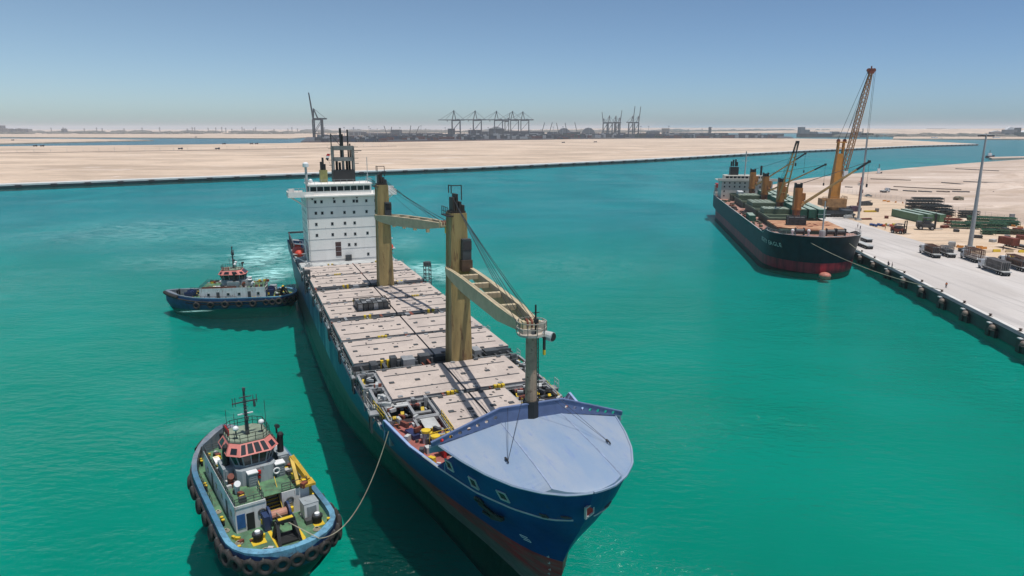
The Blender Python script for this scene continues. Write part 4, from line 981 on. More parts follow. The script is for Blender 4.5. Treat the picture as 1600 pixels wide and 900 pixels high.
# ---- steel lashing-gear bin standing on a hatch cover
bin_ = empty('lashing_bin', SW(-131.0, -3.7, 13.46), SRZ)
tag(bin_, 'dark steel rack of lashing bins standing on a pale hatch cover', 'steel rack')
b = MB()
for i in range(4):
    for j in range(6):
        x0_, y0_ = -2.3 + i * 1.18, -2.9 + j * .98; b.box(x0_, x0_ + 1.0, y0_, y0_ + .84, .1, 1.35, (i + j) % 3 == 0)
b.build('bins', [M['dark_grey'], M['grey_paint']], bin_)
b = MB()
for x_ in (-2.4, 2.5):
    for y_ in (-3.0, 3.05): b.bar((x_, y_, 0), (x_, y_, 1.6), .16)
    for z_ in (.1, 1.5): b.bar((x_, -3.0, z_), (x_, 3.05, z_), .14)
for y_ in (-3.0, 3.05):
    for z_ in (.1, 1.5): b.bar((-2.4, y_, z_), (2.5, y_, z_), .14)
b.build('frame', M['black_paint'], bin_)
# ================================================================ harbour tugs
t = NT('tug_green_deck'); n1 = t.noise(t.obj, .7, 5, .65); n2 = t.noise(t.obj, 3, 5, .7)
c = t.mix(t.ramp(n1, [(.38, 0), (.62, 1)]), (0.10, 0.23, 0.115, 1), (0.055, 0.12, 0.07, 1)); c = t.mix(t.ramp(n2, [(.54, 0), (.66, .75)]), c, (0.12, 0.07, 0.05, 1)); t.col(c); t.rough(.7); TGD = t.m
t = NT('tug_light_blue'); tx_, ty_, tz_ = t.sep(t.obj); n1 = t.noise(t.obj, .8, 5, .7); n2 = t.noise(t.obj, 2.4, 6, .75)
c = t.mix(t.sstep(tx_, -13, -6), (0.15, 0.36, 0.50, 1), (0.06, 0.185, 0.30, 1)); c = t.mix(t.sstep(tx_, 5, 11), c, (0.20, 0.22, 0.245, 1)); c = t.mix(t.ramp(n1, [(.42, 0), (.66, .8)]), c, (0.05, 0.11, 0.17, 1)); c = t.mix(t.ramp(n2, [(.58, 0), (.68, .8)]), c, (0.10, 0.06, 0.045, 1)); t.col(c); t.rough(.6); TBL = t.m
t = NT('tug_hull_blue'); _, _, tz_ = t.sep(t.obj); n1 = t.noise(t.obj, .6, 5, .65); n2 = t.noise(t.mapv(t.obj, (1, 1, .2)), 2, 5, .7)
c = t.mix(t.ramp(n1, [(.38, 0), (.66, 1)]), (0.008, 0.045, 0.15, 1), (0.004, 0.022, 0.07, 1)); c = t.mix(t.ramp(n2, [(.6, 0), (.7, .7)]), c, (.06, .04, .035, 1)); c = t.mix(t.math('LESS_THAN', tz_, .35), c, (0.003, 0.008, 0.010, 1)); t.col(c); t.rough(.5); THL = t.m  # lowest part near-black: shaded water round the tug put into the hull colour
PINK = worn('salmon_paint', (0.62, 0.20, 0.17, 1), dark=.75, rust=.12, scale=.8)
TWH = worn('tug_white', (0.74, 0.74, 0.73, 1), dark=.7, rust=.36, scale=.8, streak=True, rustc=(.22, .11, .07, 1))
TGR = worn('tug_grey', (0.30, 0.34, 0.36, 1), dark=.7, rust=.25, scale=.9, streak=True)
NAVY = worn('winch_blue', (0.02, 0.045, 0.13, 1), dark=.6, rust=.1)
HATCHY = M['yellow']
def tug_hb(x):
    if x < -10: u = min(1, (-10 - x) / 7.0); return 6.15 * (1 - u ** 2.6) ** (1 / 2.2) if u < 1 else 0
    if x < 5: return 6.15
    u = min(1, (x - 5) / 12.3); return 6.15 * (1 - u ** 2.1) ** .78 if u < 1 else 0
def sheer(x): return 3.3 + (0 if x < 0 else 1.5 * (x / 17) ** 1.7)
def make_tug():
    root = empty('tugboat', (0, 0, 0))
    xs_ = [-17, -16.9, -16.6, -16, -15, -13.5, -12, -10, -7, -3, 1, 5, 7, 9, 11, 13, 14.5, 15.8, 16.6, 17.1, 17.3]
    b = MB()
    for sg in (-1, 1):
        rings = []
        for x in xs_:
            w = tug_hb(x); sh = sheer(x); f = (x + 17) / 34.3
            sec = []
            for z, k in ((-3.5, .25), (-2, .62), (-.8, .84), (0, .9), (1, .965), (2, 1.0), (sh - .9, 1.02), (sh, 1.0)):
                xx = x - (max(0, 2 - z) * .55 if x > 12 else 0) + (max(0, 2 - z) * .5 if x < -14 else 0); sec.append((xx, sg * w * k, z))
            rings.append(sec)
        b.loft(rings, False, False, 0)
    h = b.build('hull', [THL], root, smooth=True)
    # light-blue band under the rail: separate bulwark with cap
    b = MB(); inner = MB()
    for sg in (-1, 1):
        outr = [(x, sg * (tug_hb(x) + .02), sheer(x)) for x in xs_]; inn = [(x * (1 if abs(x) < 14 else .955), sg * max(0, tug_hb(x) - .62), sheer(x) - .04) for x in xs_]
        rings = [[(o_[0], o_[1], o_[2] - .85), o_, (o_[0], o_[1], o_[2] + .05), (i_[0], i_[1], i_[2] + .06), (i_[0], i_[1] * .99, 2.45)] for o_, i_ in zip(outr, inn)]
        b.loft(rings, False, False, 0)
    b.build('bulwark', TBL, root)
    b = MB()
    for sg in (-1, 1):
        b.tube([(x, sg * (tug_hb(x) + .12), sheer(x) - .95) for x in xs_ if tug_hb(x) > .3], .2, 6)
        b.tube([(x, sg * (tug_hb(x) + .08), sheer(x) - 1.7) for x in xs_ if x > -9 and x < 12], .13, 6)
    b.build('rubbing_strake', M['tyre'], root)
    b = MB(); pts = [(x, tug_hb(x) - .5) for x in xs_ if tug_hb(x) > .6]; b.loft([[(x, -w, 2.5), (x, w, 2.5)] for x, w in pts], False, False); b.build('main_deck', TGD, root)
    # yellow walk lines, bollards, bitts
    b = MB()
    for y0, y1 in ((1.05, 1.35), (-1.75, -1.45)): b.bar((-9.0, y0 + .1, 2.515), (-15.6, y0 + .1, 2.515), .42, .02)
    b.box(-13, -11.3, 1.95, 3.45, 2.505, 2.53); b.box(-13, -11.3, -4.6, -3.4, 2.505, 2.53); b.build('deck_marking', HATCHY, root)
    for x, y in ((-12.1, 2.7), (-12.1, -4.0)):
        w = MB().cyl((x, y), .5, 2.5, 3.2, 12, m=0).cyl((x, y), .62, 3.2, 3.45, 12, m=0).cyl((x, y), .3, 3.45, 3.7, 10, m=1); w.build('bollard', [M['black_paint'], M['white_paint']], root)
    for sg in (-1, 1):
        for x in (-13.6, -6.5, 3, 10.5):
            y = sg * (tug_hb(x) - .95 + (0.25 if x < -10 else 0)); w = MB()
            for dx in (-.35, .35): w.cyl((x + dx, y), .16, 2.5, 3.25, 8, m=0); w.cyl((x + dx, y), .2, 3.2, 3.32, 8, m=1)
            w.box(x - .6, x + .6, y - .1, y + .1, 2.85, 3.0, 0); w.build('mooring_bitt', [M['black_paint'], HATCHY], root)
    # deckhouse with recessed aft stair
    b = MB(); b.box(-9.4, 7.5, .9, 4.35, 2.5, 5.5, 0); b.box(-8.6, 7.5, -4.3, -1.1, 2.5, 5.5, 0); b.box(-6.2, 7.5, -1.1, .9, 2.5, 5.5, 0)
    for x0, y0, x1, y1 in ((-9.4, 4.3, 7.5, 4.3), (-9.4, .95, -9.4, 4.3), (-8.6, -4.2, 7.5, -4.2)): b.bar((x0, y0, 5.62), (x1, y1, 5.62), .12, .3)
    house = b.build('deckhouse', TWH, root)
    b = MB().box(-9.25, 7.4, 1.05, 4.2, 5.5, 5.56).box(-8.5, 7.4, -4.1, 1.0, 5.5, 5.555); b.build('upper_deck', TGD, root)
    for i, x in enumerate((-7.5, -5.2, -2.6, 0.2, 2.8, 5.2)):
        for sg in (-1, 1):
            if i in (1, 4): MB().box(x - .4, x + .4, sg * 4.34, sg * 4.4, 2.7, 4.7).build('door', M['dark_grey'], house)
            else:
                f_ = MB().box(x - .42, x + .42, sg * 4.34, sg * 4.4, 3.7, 4.5).build('window', M['light_grey'], house); MB().box(x - .3, x + .3, sg * 4.37, sg * 4.42, 3.8, 4.4).build('pane', M['glass'], f_)
    MB().box(-9.46, -9.38, 2.3, 3.15, 2.6, 4.6).build('door', M['black_paint'], house)
    MB().box(-9.45, -9.38, 3.3, 4.2, 3.0, 4.7).build('notice_board', NAVY if False else worn('board_blue', (0.03, 0.13, 0.35, 1)), house)
    for y in (1.45, -2.0):
        b = MB().torus((-9.45 if y > 0 else -8.65, y, 4.3), (1, 0, 0), .36, .12, 12, 6, 0); b.cyl((-9.7 if y > 0 else -8.9, y), .28, 3.0, 3.55, 8, m=1); b.build('porthole', [M['dark_grey'], HATCHY], house)
    b = MB()
    for i in range(9): x = -8.75 + i * .3; z = 2.75 + i * .32; b.box(x, x + .28, -1.0, .8, z - .06, z + .02, 0); b.box(x - .04, x + .03, -1.0, .8, z - .08, z + .03, 1)
    for y in (-1.02, .82): b.bar((-8.9, y, 2.6), (-6.1, y, 5.5), .1, .3, m=0); b.bar((-8.9, y, 3.6), (-6.1, y, 6.5), .06, m=1)
    b.build('stairway', [M['dark_grey'], HATCHY], root)
    # rails on the upper deck, with canvas
    b = MB().rail([(-6.2, 1.0, 5.55), (-9.25, 1.1, 5.55), (-9.25, 4.25, 5.55), (7.3, 4.25, 5.55), (7.3, -4.2, 5.55), (-8.5, -4.2, 5.55), (-8.5, -1.2, 5.55)], 1.0, 1.1, .03, 3); b.build('handrail', M['dark_grey'], root)
    b = MB()
    for sg in (-1, 1): b.box(-2, 6.8, sg * 4.26, sg * 4.3, 5.7, 6.25)
    b.build('rail_screen', M['rust_red'], root)
    # vents, boxes and clutter on the upper deck
    for x, y, h_ in ((-4.9, 1.2, 1.7), (-4.2, -2.2, 1.7)):
        b = MB().box(x - .5, x + .5, y - .5, y + .5, 5.5, 5.5 + h_, 0).box(x - .6, x + .6, y - .6, y + .6, 5.5 + h_, 5.5 + h_ + .12, 1)
        for k in range(4): b.box(x - .53, x - .48, y - .4, y + .4, 5.8 + k * .3, 5.95 + k * .3, 0)
        b.build('vent_box', [TGR, M['white_paint']], root)
    for x, y in ((-5.9, 3.2), (-3.6, 3.4)):
        b = MB().cyl((x, y), .3, 5.5, 6.3, 10).tube([(x, y, 6.3), (x - .1, y, 6.7), (x - .45, y, 6.95)], .38, 10); b.build('cowl_vent', M['white_paint'] if x < -5 else M['rust_red'], root)
    rn = random.Random(5)
    b = MB()
    for _ in range(60):
        x = rn.uniform(-8.8, 6.5); y = rn.choice((rn.uniform(2.9, 4.0), rn.uniform(-4, -2.9))); s_ = rn.uniform(.15, .42); b.cbox((x, y, 5.55 + s_ * .8), (s_ * 2, s_ * 1.5, s_ * 1.6), rn.random() * 3, rn.choice((0, 1, 2, 3)))
    build_each(b, 'deck_gear', [M['dark_grey'], M['light_grey'], M['rust_red'], HATCHY], root)
    for sg in (-1, 1):
        b = MB()
        for k in range(5): b.tube([(2.5 + k * .35, sg * 3.2, 5.95), (2.5 + k * .35, sg * 3.9, 5.95)], .3, 8)
        b.build('life_raft', M['white_paint'], root)
    # wheelhouse tower
    def octo(x0, x1, w, z, ch=1.0, yc=.45): return [(x0, yc - w + ch, z), (x0, yc + w - ch, z), (x0 + ch, yc + w, z), (x1 - ch, yc + w, z), (x1, yc + w - ch, z), (x1, yc - w + ch, z), (x1 - ch, yc - w, z), (x0 + ch, yc - w, z)]
    b = MB(); b.loft([octo(-4.7, 2.2, 2.3, 5.5, .5), octo(-4.5, 2.2, 2.3, 7.4, .5)], m=0); b.build('tower', TGR, root)
    b = MB()
    for y, z, r_ in ((1.4, 6.6, .26), (.3, 6.9, .2), (.35, 6.3, .16)): b.cyl((-4.75, y), r_, z - r_, z + r_, 10, m=0)
    b.torus((-4.75, -1.7, 6.5), (1, 0, 0), .35, .1, 12, 6, 1); b.build('wall_fittings', [M['red_paint'], M['white_paint']], root)
    b = MB(); b.loft([octo(-3.6, 2.0, 2.1, 7.4, .9), octo(-3.9, 2.6, 2.7, 9.15, 1.2)], m=0)
    wheel = b.build('wheelhouse', M['glass'], root)
    lo_, hi_ = octo(-3.62, 2.02, 2.12, 7.4, .9), octo(-3.92, 2.62, 2.72, 9.15, 1.2); b = MB()
    for i in range(8):
        a, c_ = Vector(lo_[i]), Vector(hi_[i]); a2, c2 = Vector(lo_[(i + 1) % 8]), Vector(hi_[(i + 1) % 8]); k_ = 3 if i % 2 == 0 else 2
        for j in range(k_): b.bar(a.lerp(a2, j / k_), c_.lerp(c2, j / k_), .12)
        b.bar(a, a2, .16, .5); 
    b.build('window_posts', TGR, wheel)
    b = MB(); lo_ = octo(-4.25, 2.9, 3.05, 9.1, 1.25); hi_ = octo(-3.0, 2.1, 2.35, 10.25, 1.0); b.loft([lo_, hi_], m=0)
    vis = b.build('sloped_roof', PINK, root)
    b = MB()
    def onface(i, u0, u1, v0, v1, mi=0):
        a, a2, c_, c2 = Vector(lo_[i]), Vector(lo_[(i + 1) % 8]), Vector(hi_[i]), Vector(hi_[(i + 1) % 8])
        q = [a.lerp(a2, u).lerp(c_.lerp(c2, u), v) for u, v in ((u0, v0), (u1, v0), (u1, v1), (u0, v1))]; n_ = (q[1] - q[0]).cross(q[3] - q[0]).normalized(); cen = Vector((-.6, .45, 9.6)); n_ = n_ if n_.dot(q[0] - cen) > 0 else -n_
        b.loft([[tuple(p + n_ * .005) for p in q], [tuple(p + n_ * .04) for p in q]], True, True, mi)
    for i in range(8):
        if i == 0:
            for u0, u1 in ((.03, .2), (.27, .47), (.53, .73), (.8, .97)): onface(i, u0, u1, .12, .85)
        elif i % 2: onface(i, .25, .75, .15, .6)
        else: onface(i, .1, .4, .15, .7); onface(i, .6, .9, .15, .7)
    build_each(b, 'roof_window', M['glass'], vis)
    b = MB(); b.loft([octo(-3.05, 2.15, 2.4, 10.25, 1.0), octo(-3.05, 2.15, 2.4, 10.36, 1.0)]); b.build('monkey_island', TGD if False else worn('roof_sage', (0.25, 0.30, 0.22, 1), rust=.25), root)
    ring = [(p[0], p[1], 10.36) for p in octo(-3.0, 2.1, 2.35, 10.3, 1.0)]; ring.append(ring[0]); MB().rail(ring, 1.0, .9, .03).build('handrail', M['black_paint'], root)
    b = MB()
    for k in range(5): b.cyl((1.6 - k * .4, 2.5), .13, 10.36, 11.1, 8)
    b.build('gas_bottles', M['red_paint'], root)
    # mast
    b = MB(); mx_ = -.9; my = .45
    b.bar((mx_, my, 10.3), (mx_ + .1, my, 16.1), .42, .42, .2, .2)
    for z in [10.8 + .45 * i for i in range(11)]: b.bar((mx_ - .15, my - .3, z), (mx_ - .15, my + .3, z), .06)
    b.bar((mx_, my - 1.5, 14.6), (mx_, my + 1.5, 14.6), .14); b.bar((mx_, my - .8, 15.2), (mx_, my + .6, 15.2), .1); b.bar((mx_ - .7, my, 13.6), (mx_ + .7, my, 13.6), .12)
    for dy in (-1.4, -1.0, 1.1, 1.4): b.bar((mx_, my + dy, 14.2), (mx_, my + dy, 15.3), .07)
    b.cbox((mx_, my - 1.1, 14.1), (.25, .25, .7)); b.cbox((mx_, my, 16.2), (.3, .3, .4)); b.cbox((mx_ - .3, my, 12.6), (.4, .4, .4))
    for dy, h_ in ((2.2, 13.4), (-2.4, 13.6), (1.3, 12.6)): b.cyl((mx_ + .5, my + dy), .03, 10.3, h_ + .5, 4)
    mast = b.build('mast', M['dark_grey'], root)
    b = MB().bar((mx_ + .2, my - .9, 13.0), (mx_ + .2, my + .9, 13.0), .16, .12); b.build('radar_bar', M['white_paint'], mast)
    for x, y in ((-1.6, 1.9), (-1.2, -1.2)):
        b = MB().cyl((x, y), .07, 10.36, 11.5, 6, m=1).sphere((x, y, 11.7), .36, 12, 6, .9, 0); b.build('satellite_dome', [M['white_paint'], M['dark_grey']], root)
    b = MB().tube([(-2.6, -2.6, 10.36), (-2.6, -2.6, 11.1)], .12, 6).tube([(-2.3, -2.7, 11.2), (-2.95, -2.7, 11.35)], .26, 10); b.build('searchlight', M['black_paint'], root)
    # exhaust stacks
    for y, s_ in ((-3.2, 1), (3.3, 1)):
        x = -1.3; b = MB().tube([(x, y, 5.5), (x - .2, y, 9.0), (x - .25, y - .05, 9.5)], .42, 12, .36).sphere((x - .28, y - .06, 9.6), .42, 10, 5); b.build('exhaust_stack', M['black_paint'], root)
        b = MB().box(-2.6, .4, y - .65, y + .65, 5.5, 7.3).box(-2.75, -2.6, y - .4, y + .4, 5.9, 7.1); b.build('stack_casing', TGR, root)
    # towing winch, gantry, folded crane, engine box
    b = MB(); b.tube([(-9.9, -1.15, 3.75), (-9.9, .75, 3.75)], .55, 14, m=1)
    for y in (-1.35, .85): b.tube([(-9.9, y - .12, 3.75), (-9.9, y + .12, 3.75)], 1.15, 16, m=0)
    b.box(-10.9, -8.9, .95, 1.6, 2.5, 4.3, 0); b.box(-10.6, -9.2, -1.7, -1.45, 2.5, 3.6, 0); b.build('towing_winch', [NAVY, worn('rope_pink', (.5, .24, .17, 1))], root)
    b = MB()
    for y in (-1.2, 1.0): b.bar((-12.5, y, 2.5), (-13.3, y * .8, 4.6), .45, .5); b.bar((-14.6, y, 2.5), (-13.3, y * .8, 4.6), .35, .35)
    b.bar((-13.3, -1.1, 4.7), (-13.3, .9, 4.7), .55, .4); b.box(-14.6, -12.4, -1.3, 1.1, 2.52, 2.75); b.bar((-10.2, .2, 3.6), (-13, .1, 4.1), .25)
    gan = b.build('towing_gantry', M['black_paint'], root)
    MB().bar((-13.3, -.9, 4.93), (-13.3, .7, 4.93), .5, .06).build('gantry_cap', HATCHY, gan)
    b = MB().cyl((-8.0, -4.4), .4, 2.5, 6.0, 10).bar((-8.0, -4.4, 6.0), (-5.9, -3.2, 8.4), .55, .6).bar((-5.9, -3.2, 8.4), (-8.8, -3.0, 6.0), .4, .45).bar((-8.0, -4.4, 5.6), (-6.9, -3.8, 6.9), .3).box(-9.1, -7.5, -5.0, -3.4, 5.6, 5.9); b.build('deck_crane', worn('crane_yellow', (.62, .40, .04, 1), rust=.25), root)
    b = MB().box(-11.0, -9.3, -4.6, -2.9, 2.5, 4.4, 0).box(-11.05, -10.98, -4.3, -3.2, 2.8, 4.1, 1).box(-11.0, -9.2, -4.65, -2.85, 4.4, 4.5, 1); b.build('engine_box', [M['white_paint'], TGR], root)
    b = MB().box(-12.1, -11.3, -3.6, -2.7, 2.5, 3.0); b.build('deck_hatch', M['dark_grey'], root)
    # foredeck winch, bitts, ladders
    b = MB().tube([(11, -1.3, 3.6), (11, 1.3, 3.6)], .75, 12); 
    for y in (-1.4, 0, 1.4): b.tube([(11, y - .1, 3.6), (11, y + .1, 3.6)], 1.05, 14)
    b.box(9.9, 12.1, -1.7, -1.5, 2.5, 4.4).box(9.9, 12.1, 1.5, 1.7, 2.5, 4.4); b.build('bow_winch', NAVY, root)
    b = MB().bar((14, -.9, 2.5), (14, -.9, 4.8), .35).bar((14, .9, 2.5), (14, .9, 4.8), .35).bar((14, -1.1, 4.7), (14, 1.1, 4.7), .4); b.build('bow_staple', M['black_paint'], root)
    b = MB()
    for _ in range(14): x = rn.uniform(8, 12.5); b.cbox((x, rn.uniform(-3.2, 3.2), 2.5 + .3), (rn.uniform(.3, .8), rn.uniform(.3, .7), rn.uniform(.3, 1.1)), rn.random() * 3, rn.choice((0, 1, 2)))
    b.build('bow_gear', [M['dark_grey'], HATCHY, M['light_grey']], root)
    b = MB()   # coiled ropes, hoses and boxes on the towing deck
    for x, y, r_ in ((-14.6, 2.6, .45), (-13.6, -3.4, .4), (-11.5, 4.6, .4), (-8.2, 5.2, .35), (-3.5, 5.1, .35), (12.8, 1.6, .5), (9.2, -2.6, .45)):
        for k in range(3): b.torus((x, y, 2.58 + k * .08), (0, 0, 1), r_ - k * .08, .06, 12, 5)
    build_each(b, 'rope_coil', M['rope'], root)
    b = MB()
    for _ in range(16):
        x = rn.uniform(-15.2, -9.6); y = rn.uniform(-1, 1) * (tug_hb(x) - 1.3); s_ = rn.uniform(.1, .28)
        if abs(y) > 1.6: b.cbox((x, y, 2.5 + s_ * .8), (s_ * 2.4, s_ * 1.5, s_ * 1.6), rn.random() * 3, rn.choice((0, 1, 2, 3)))
    build_each(b, 'deck_gear', [M['dark_grey'], M['light_grey'], M['rust_red'], HATCHY], root)
    b = MB().rail([(x, tug_hb(x) - .75, 2.5 + (sheer(x) - 3.3)) for x in (-2, 2, 6, 9, 12)], 1.2, 1.2, .03, 2).rail([(x, -(tug_hb(x) - .75), 2.5 + (sheer(x) - 3.3)) for x in (-2, 2, 6, 9, 12)], 1.2, 1.2, .03, 2); build_each(b, 'side_rail', M['black_paint'], root)
    # bow fender rolls
    b = MB(); pts = [(x, (tug_hb(x) + .1), sheer(x) - .6) for x in xs_ if x > 12 and tug_hb(x) > .2]; pts = pts + [(17.5, 0, sheer(17.2) - .6)] + [(x, -y, z) for x, y, z in pts[::-1]]; b.tube(pts, .5, 10)
    b.build('bow_fender', M['tyre'], root)
    # tyres: a close row round the stern, some along the sides
    def arc_pts(n):
        P_ = []; xs2 = [-9.0 - 8.0 * i / 60 for i in range(61)]; left = [(x, tug_hb(x)) for x in xs2]; left[-1] = (-17, 0.0)
        path = left + [(x, -y) for x, y in left[::-1][1:]]; ds = [0]
        for a, c_ in zip(path, path[1:]): ds.append(ds[-1] + math.dist(a, c_))
        for k in range(n):
            s_ = ds[-1] * (k + .5) / n
            for i in range(len(ds) - 1):
                if ds[i + 1] >= s_: f_ = (s_ - ds[i]) / max(1e-6, ds[i + 1] - ds[i]); a, c_ = Vector(path[i]), Vector(path[i + 1]); p = a.lerp(c_, f_); d = (c_ - a).normalized(); P_.append((p, Vector((d.y, -d.x)))); break
        return P_
    proto = MB().torus((0, 0, 0), (1, 0, 0), .68, .31, 18, 8); proto.box(-.12, .12, -.06, .06, .5, 1.1, 1)
    first = None
    spots = []
    for p, n_ in arc_pts(15):
        if n_.dot(Vector((p.x + 10, p.y))) < 0: n_ = -n_
        spots.append((p.x + n_.x * .36, p.y + n_.y * .36, 2.05, math.atan2(n_.y, n_.x)))
    for x in (-6.3, -2.8, .8, 4.4, 8.0):
        for sg in (-1, 1): w = tug_hb(x) + .34; spots.append((x, sg * w, 1.75, sg * math.pi / 2 - (.25 * sg if x > 6 else 0)))
    for x, y, z, rz in spots:
        if first is None: o = first = proto.build('tyre_fender', [M['tyre'], M['dark_grey']], root, smooth=True)
        else: o = first.copy(); sc.collection.objects.link(o); o.parent = root
        o.location = (x, y, z + rn.uniform(-.12, .08)); o.rotation_euler = (rn.uniform(-.2, .2), rn.uniform(-.12, .12), rz + rn.uniform(-.06, .06)); k_ = rn.uniform(.86, 1.06); o.scale = (k_, k_, k_)
    return root
tug = make_tug()
tug.location = (-32.6, 80.9, 0); tug.rotation_euler = (0, 0, math.atan2(.829, -.559))
tag(tug, 'tugboat with a green stern deck, salmon roof and a rope to the big ship', 'tugboat')
tug2 = copy_tree(tug)
tug2.location = (-76.6, 187.2, -0.55); tug2.rotation_euler = (0, 0, math.atan2(-5.1, -31.6))
for k_ in kids(tug2):
    if k_.name.startswith('deck_crane'): bpy.data.objects.remove(k_)
tag(tug2, 'tugboat seen side on, its stern against the blue ship below the lifeboat', 'tugboat')
# towing line from the stern tug up to the ship's bow
def twp(x, y, z):
    b_ = Vector((-.559, .829, 0)); p_ = Vector((-b_.y, b_.x, 0)); return Vector((-32.6, 80.9, 0)) + b_ * x + p_ * y + Vector((0, 0, z))
A_, B_ = twp(-13.3, -.2, 4.5), SW(-75.0, -hbr(-75, 13.0) - .1, 13.0); st_ = twp(-16.9, -2.6, 3.42)
pts = [tuple(twp(-10, .1, 4.1)), tuple(A_), tuple(st_)]
for i in range(1, 19):
    f = i / 18; p = st_.lerp(B_, f); p.z -= 4 * 3.3 * f * (1 - f); p.z = max(p.z, .6); pts.append(tuple(p))
tag(MB().tube(pts, .055, 6).build('tow_rope', M['rope']), 'pale tow rope sagging from the green-decked tug to the blue hull', 'rope')
# ================================================================ the bulk carrier alongside
GA = R(188.9); GF = Vector((math.sin(GA), math.cos(GA), 0)); GL = Vector((-GF.y, GF.x, 0)); GO = Vector((106, 227, 0)) - GL * 4.5
def GWp(x, y, z): return GO + GF * x + GL * y + Vector((0, 0, z))
bulk = empty('bulk_carrier', GWp(-88, 0, 0), math.atan2(GF.y, GF.x)); BO = (88.0, 0, 0)
tag(bulk, 'dark green bulk carrier with rust-orange deck cranes moored at the quay', 'bulk carrier')
G_ST = [(-7, -3), (0, 1.6), (4, 1.6), (8, 2.0), (12.5, 3.0)]
def ghb(l, z):
    d = interp(G_ST, z) - l
    if d <= 0: return 0
    full = 15.0; n = 22 - (max(0, z) / 12.5) * 8
    u = min(1, d / n); w = full * (1 - (1 - u) ** 2.2) ** .62
    a = -178 - l + 30
    if a > 0: w *= 1 - (.55 if z < 3 else .12) * min(1, a / 30) ** 2
    return w
def gtop(l): return 12.5 if l > -15 else (12.5 - (l + 15) * 0 - 1.7 * min(1, (-15 - l) / 2.5))
t = NT('dark_green_hull'); ox, oy, oz = t.sep(t.obj); nn = t.noise(t.obj, .25, 5, .6); sk = t.noise(t.mapv(t.obj, (1, 1, .06)), .7, 5, .65)
c = t.mix(t.ramp(nn, [(.35, 0), (.65, 1)]), (0.006, 0.026, 0.038, 1), (0.003, 0.012, 0.018, 1)); c = t.mix(t.ramp(sk, [(.62, 0), (.76, .55)]), c, (.06, .035, .02, 1))
rd = t.mix(t.ramp(sk, [(.4, 0), (.65, 1)]), (0.36, 0.030, 0.045, 1), (0.14, 0.016, 0.028, 1)); c = t.mix(t.math('GREATER_THAN', oz, 3.6), rd, c); c = t.mix(t.math('LESS_THAN', oz, .12), c, (0.003, 0.008, 0.008, 1)); t.col(c); t.rough(.5); t.b.inputs['Specular IOR Level'].default_value = .25  # underwater plating darkened in colour to give the shaded water alongside
gt = [0, .03, .08, .15, .3, .5, .7, .8, .86, .90, .915, .925, .94, .955, .97, .98, .988, .994, .998, 1]
rings = []
for q in gt:
    row = []
    for z in (-7, -3, 0, 2, 4, 6, 8, 9.5, 10.8, 11.8, 12.5):
        e_ = interp(G_ST, z); l = -178 + (e_ + 178) * q; zz = min(z, gtop(l)); row.append((l, -ghb(l, zz), zz))
    rings.append(row)
mb = MB().loft(rings, False, False); mb.loft([[(l, -y, z) for l, y, z in r_] for r_ in rings], False, False)
a = rings[0]
for i in range(len(a) - 1):
    if a[i + 1][2] > a[i][2] + .01: mb.add([a[i], a[i + 1], (a[i + 1][0], -a[i + 1][1], a[i + 1][2]), (a[i][0], -a[i][1], a[i][2])], [(0, 1, 2, 3)])
mb.build('hull', t.m, bulk, BO, smooth=True)
t = NT('rust_deck'); n1 = t.noise(t.obj, .35, 6, .7); t.col(t.mix(t.ramp(n1, [(.4, 0), (.62, 1)]), (0.42, 0.24, 0.19, 1), (0.22, 0.09, 0.065, 1))); t.rough(.85); RDK = t.m
for nm, l0, l1, z in (('main_deck', -177.8, -14, 10.0), ('forecastle_deck', -16, 1.2, 11.4)):
    pts = [(l0 + (l1 - l0) * i / 24) for i in range(25)]; MB().loft([[(l, -max(.05, ghb(l, z) - .2), z), (l, max(.05, ghb(l, z) - .2), z)] for l in pts], False, False).build(nm, RDK, bulk, BO)
b = MB()
for sg in (-1, 1):
    pts = [(l, sg * (ghb(l, gtop(l)) - .1), gtop(l)) for l in [-177 + 2.6 * i for i in range(68)] if ghb(l, gtop(l)) > .3]
    pts.append((2.9, 0, 12.5)); 
    for p_, q_ in zip(pts, pts[1:]): b.bar(p_, q_, .3, .14)
build_each(b, 'gunwale', M['light_grey'], bulk, BO)
GTOP = worn('bulker_green', (0.13, 0.165, 0.11, 1), dark=.6, rust=.25, scale=.5); GDK = worn('coaming_green', (0.03, 0.06, 0.045, 1), rust=.2)
t = NT('cargo_rust_top'); n1 = t.noise(t.mapv(t.obj, (1, .4, 1), (0, 0, .5)), .5, 6, .7); t.col(t.mix(t.ramp(n1, [(.42, 0), (.6, 1)]), (0.52, 0.31, 0.18, 1), (0.26, 0.09, 0.045, 1))); t.rough(.9); CRT = t.m
rn = random.Random(9)
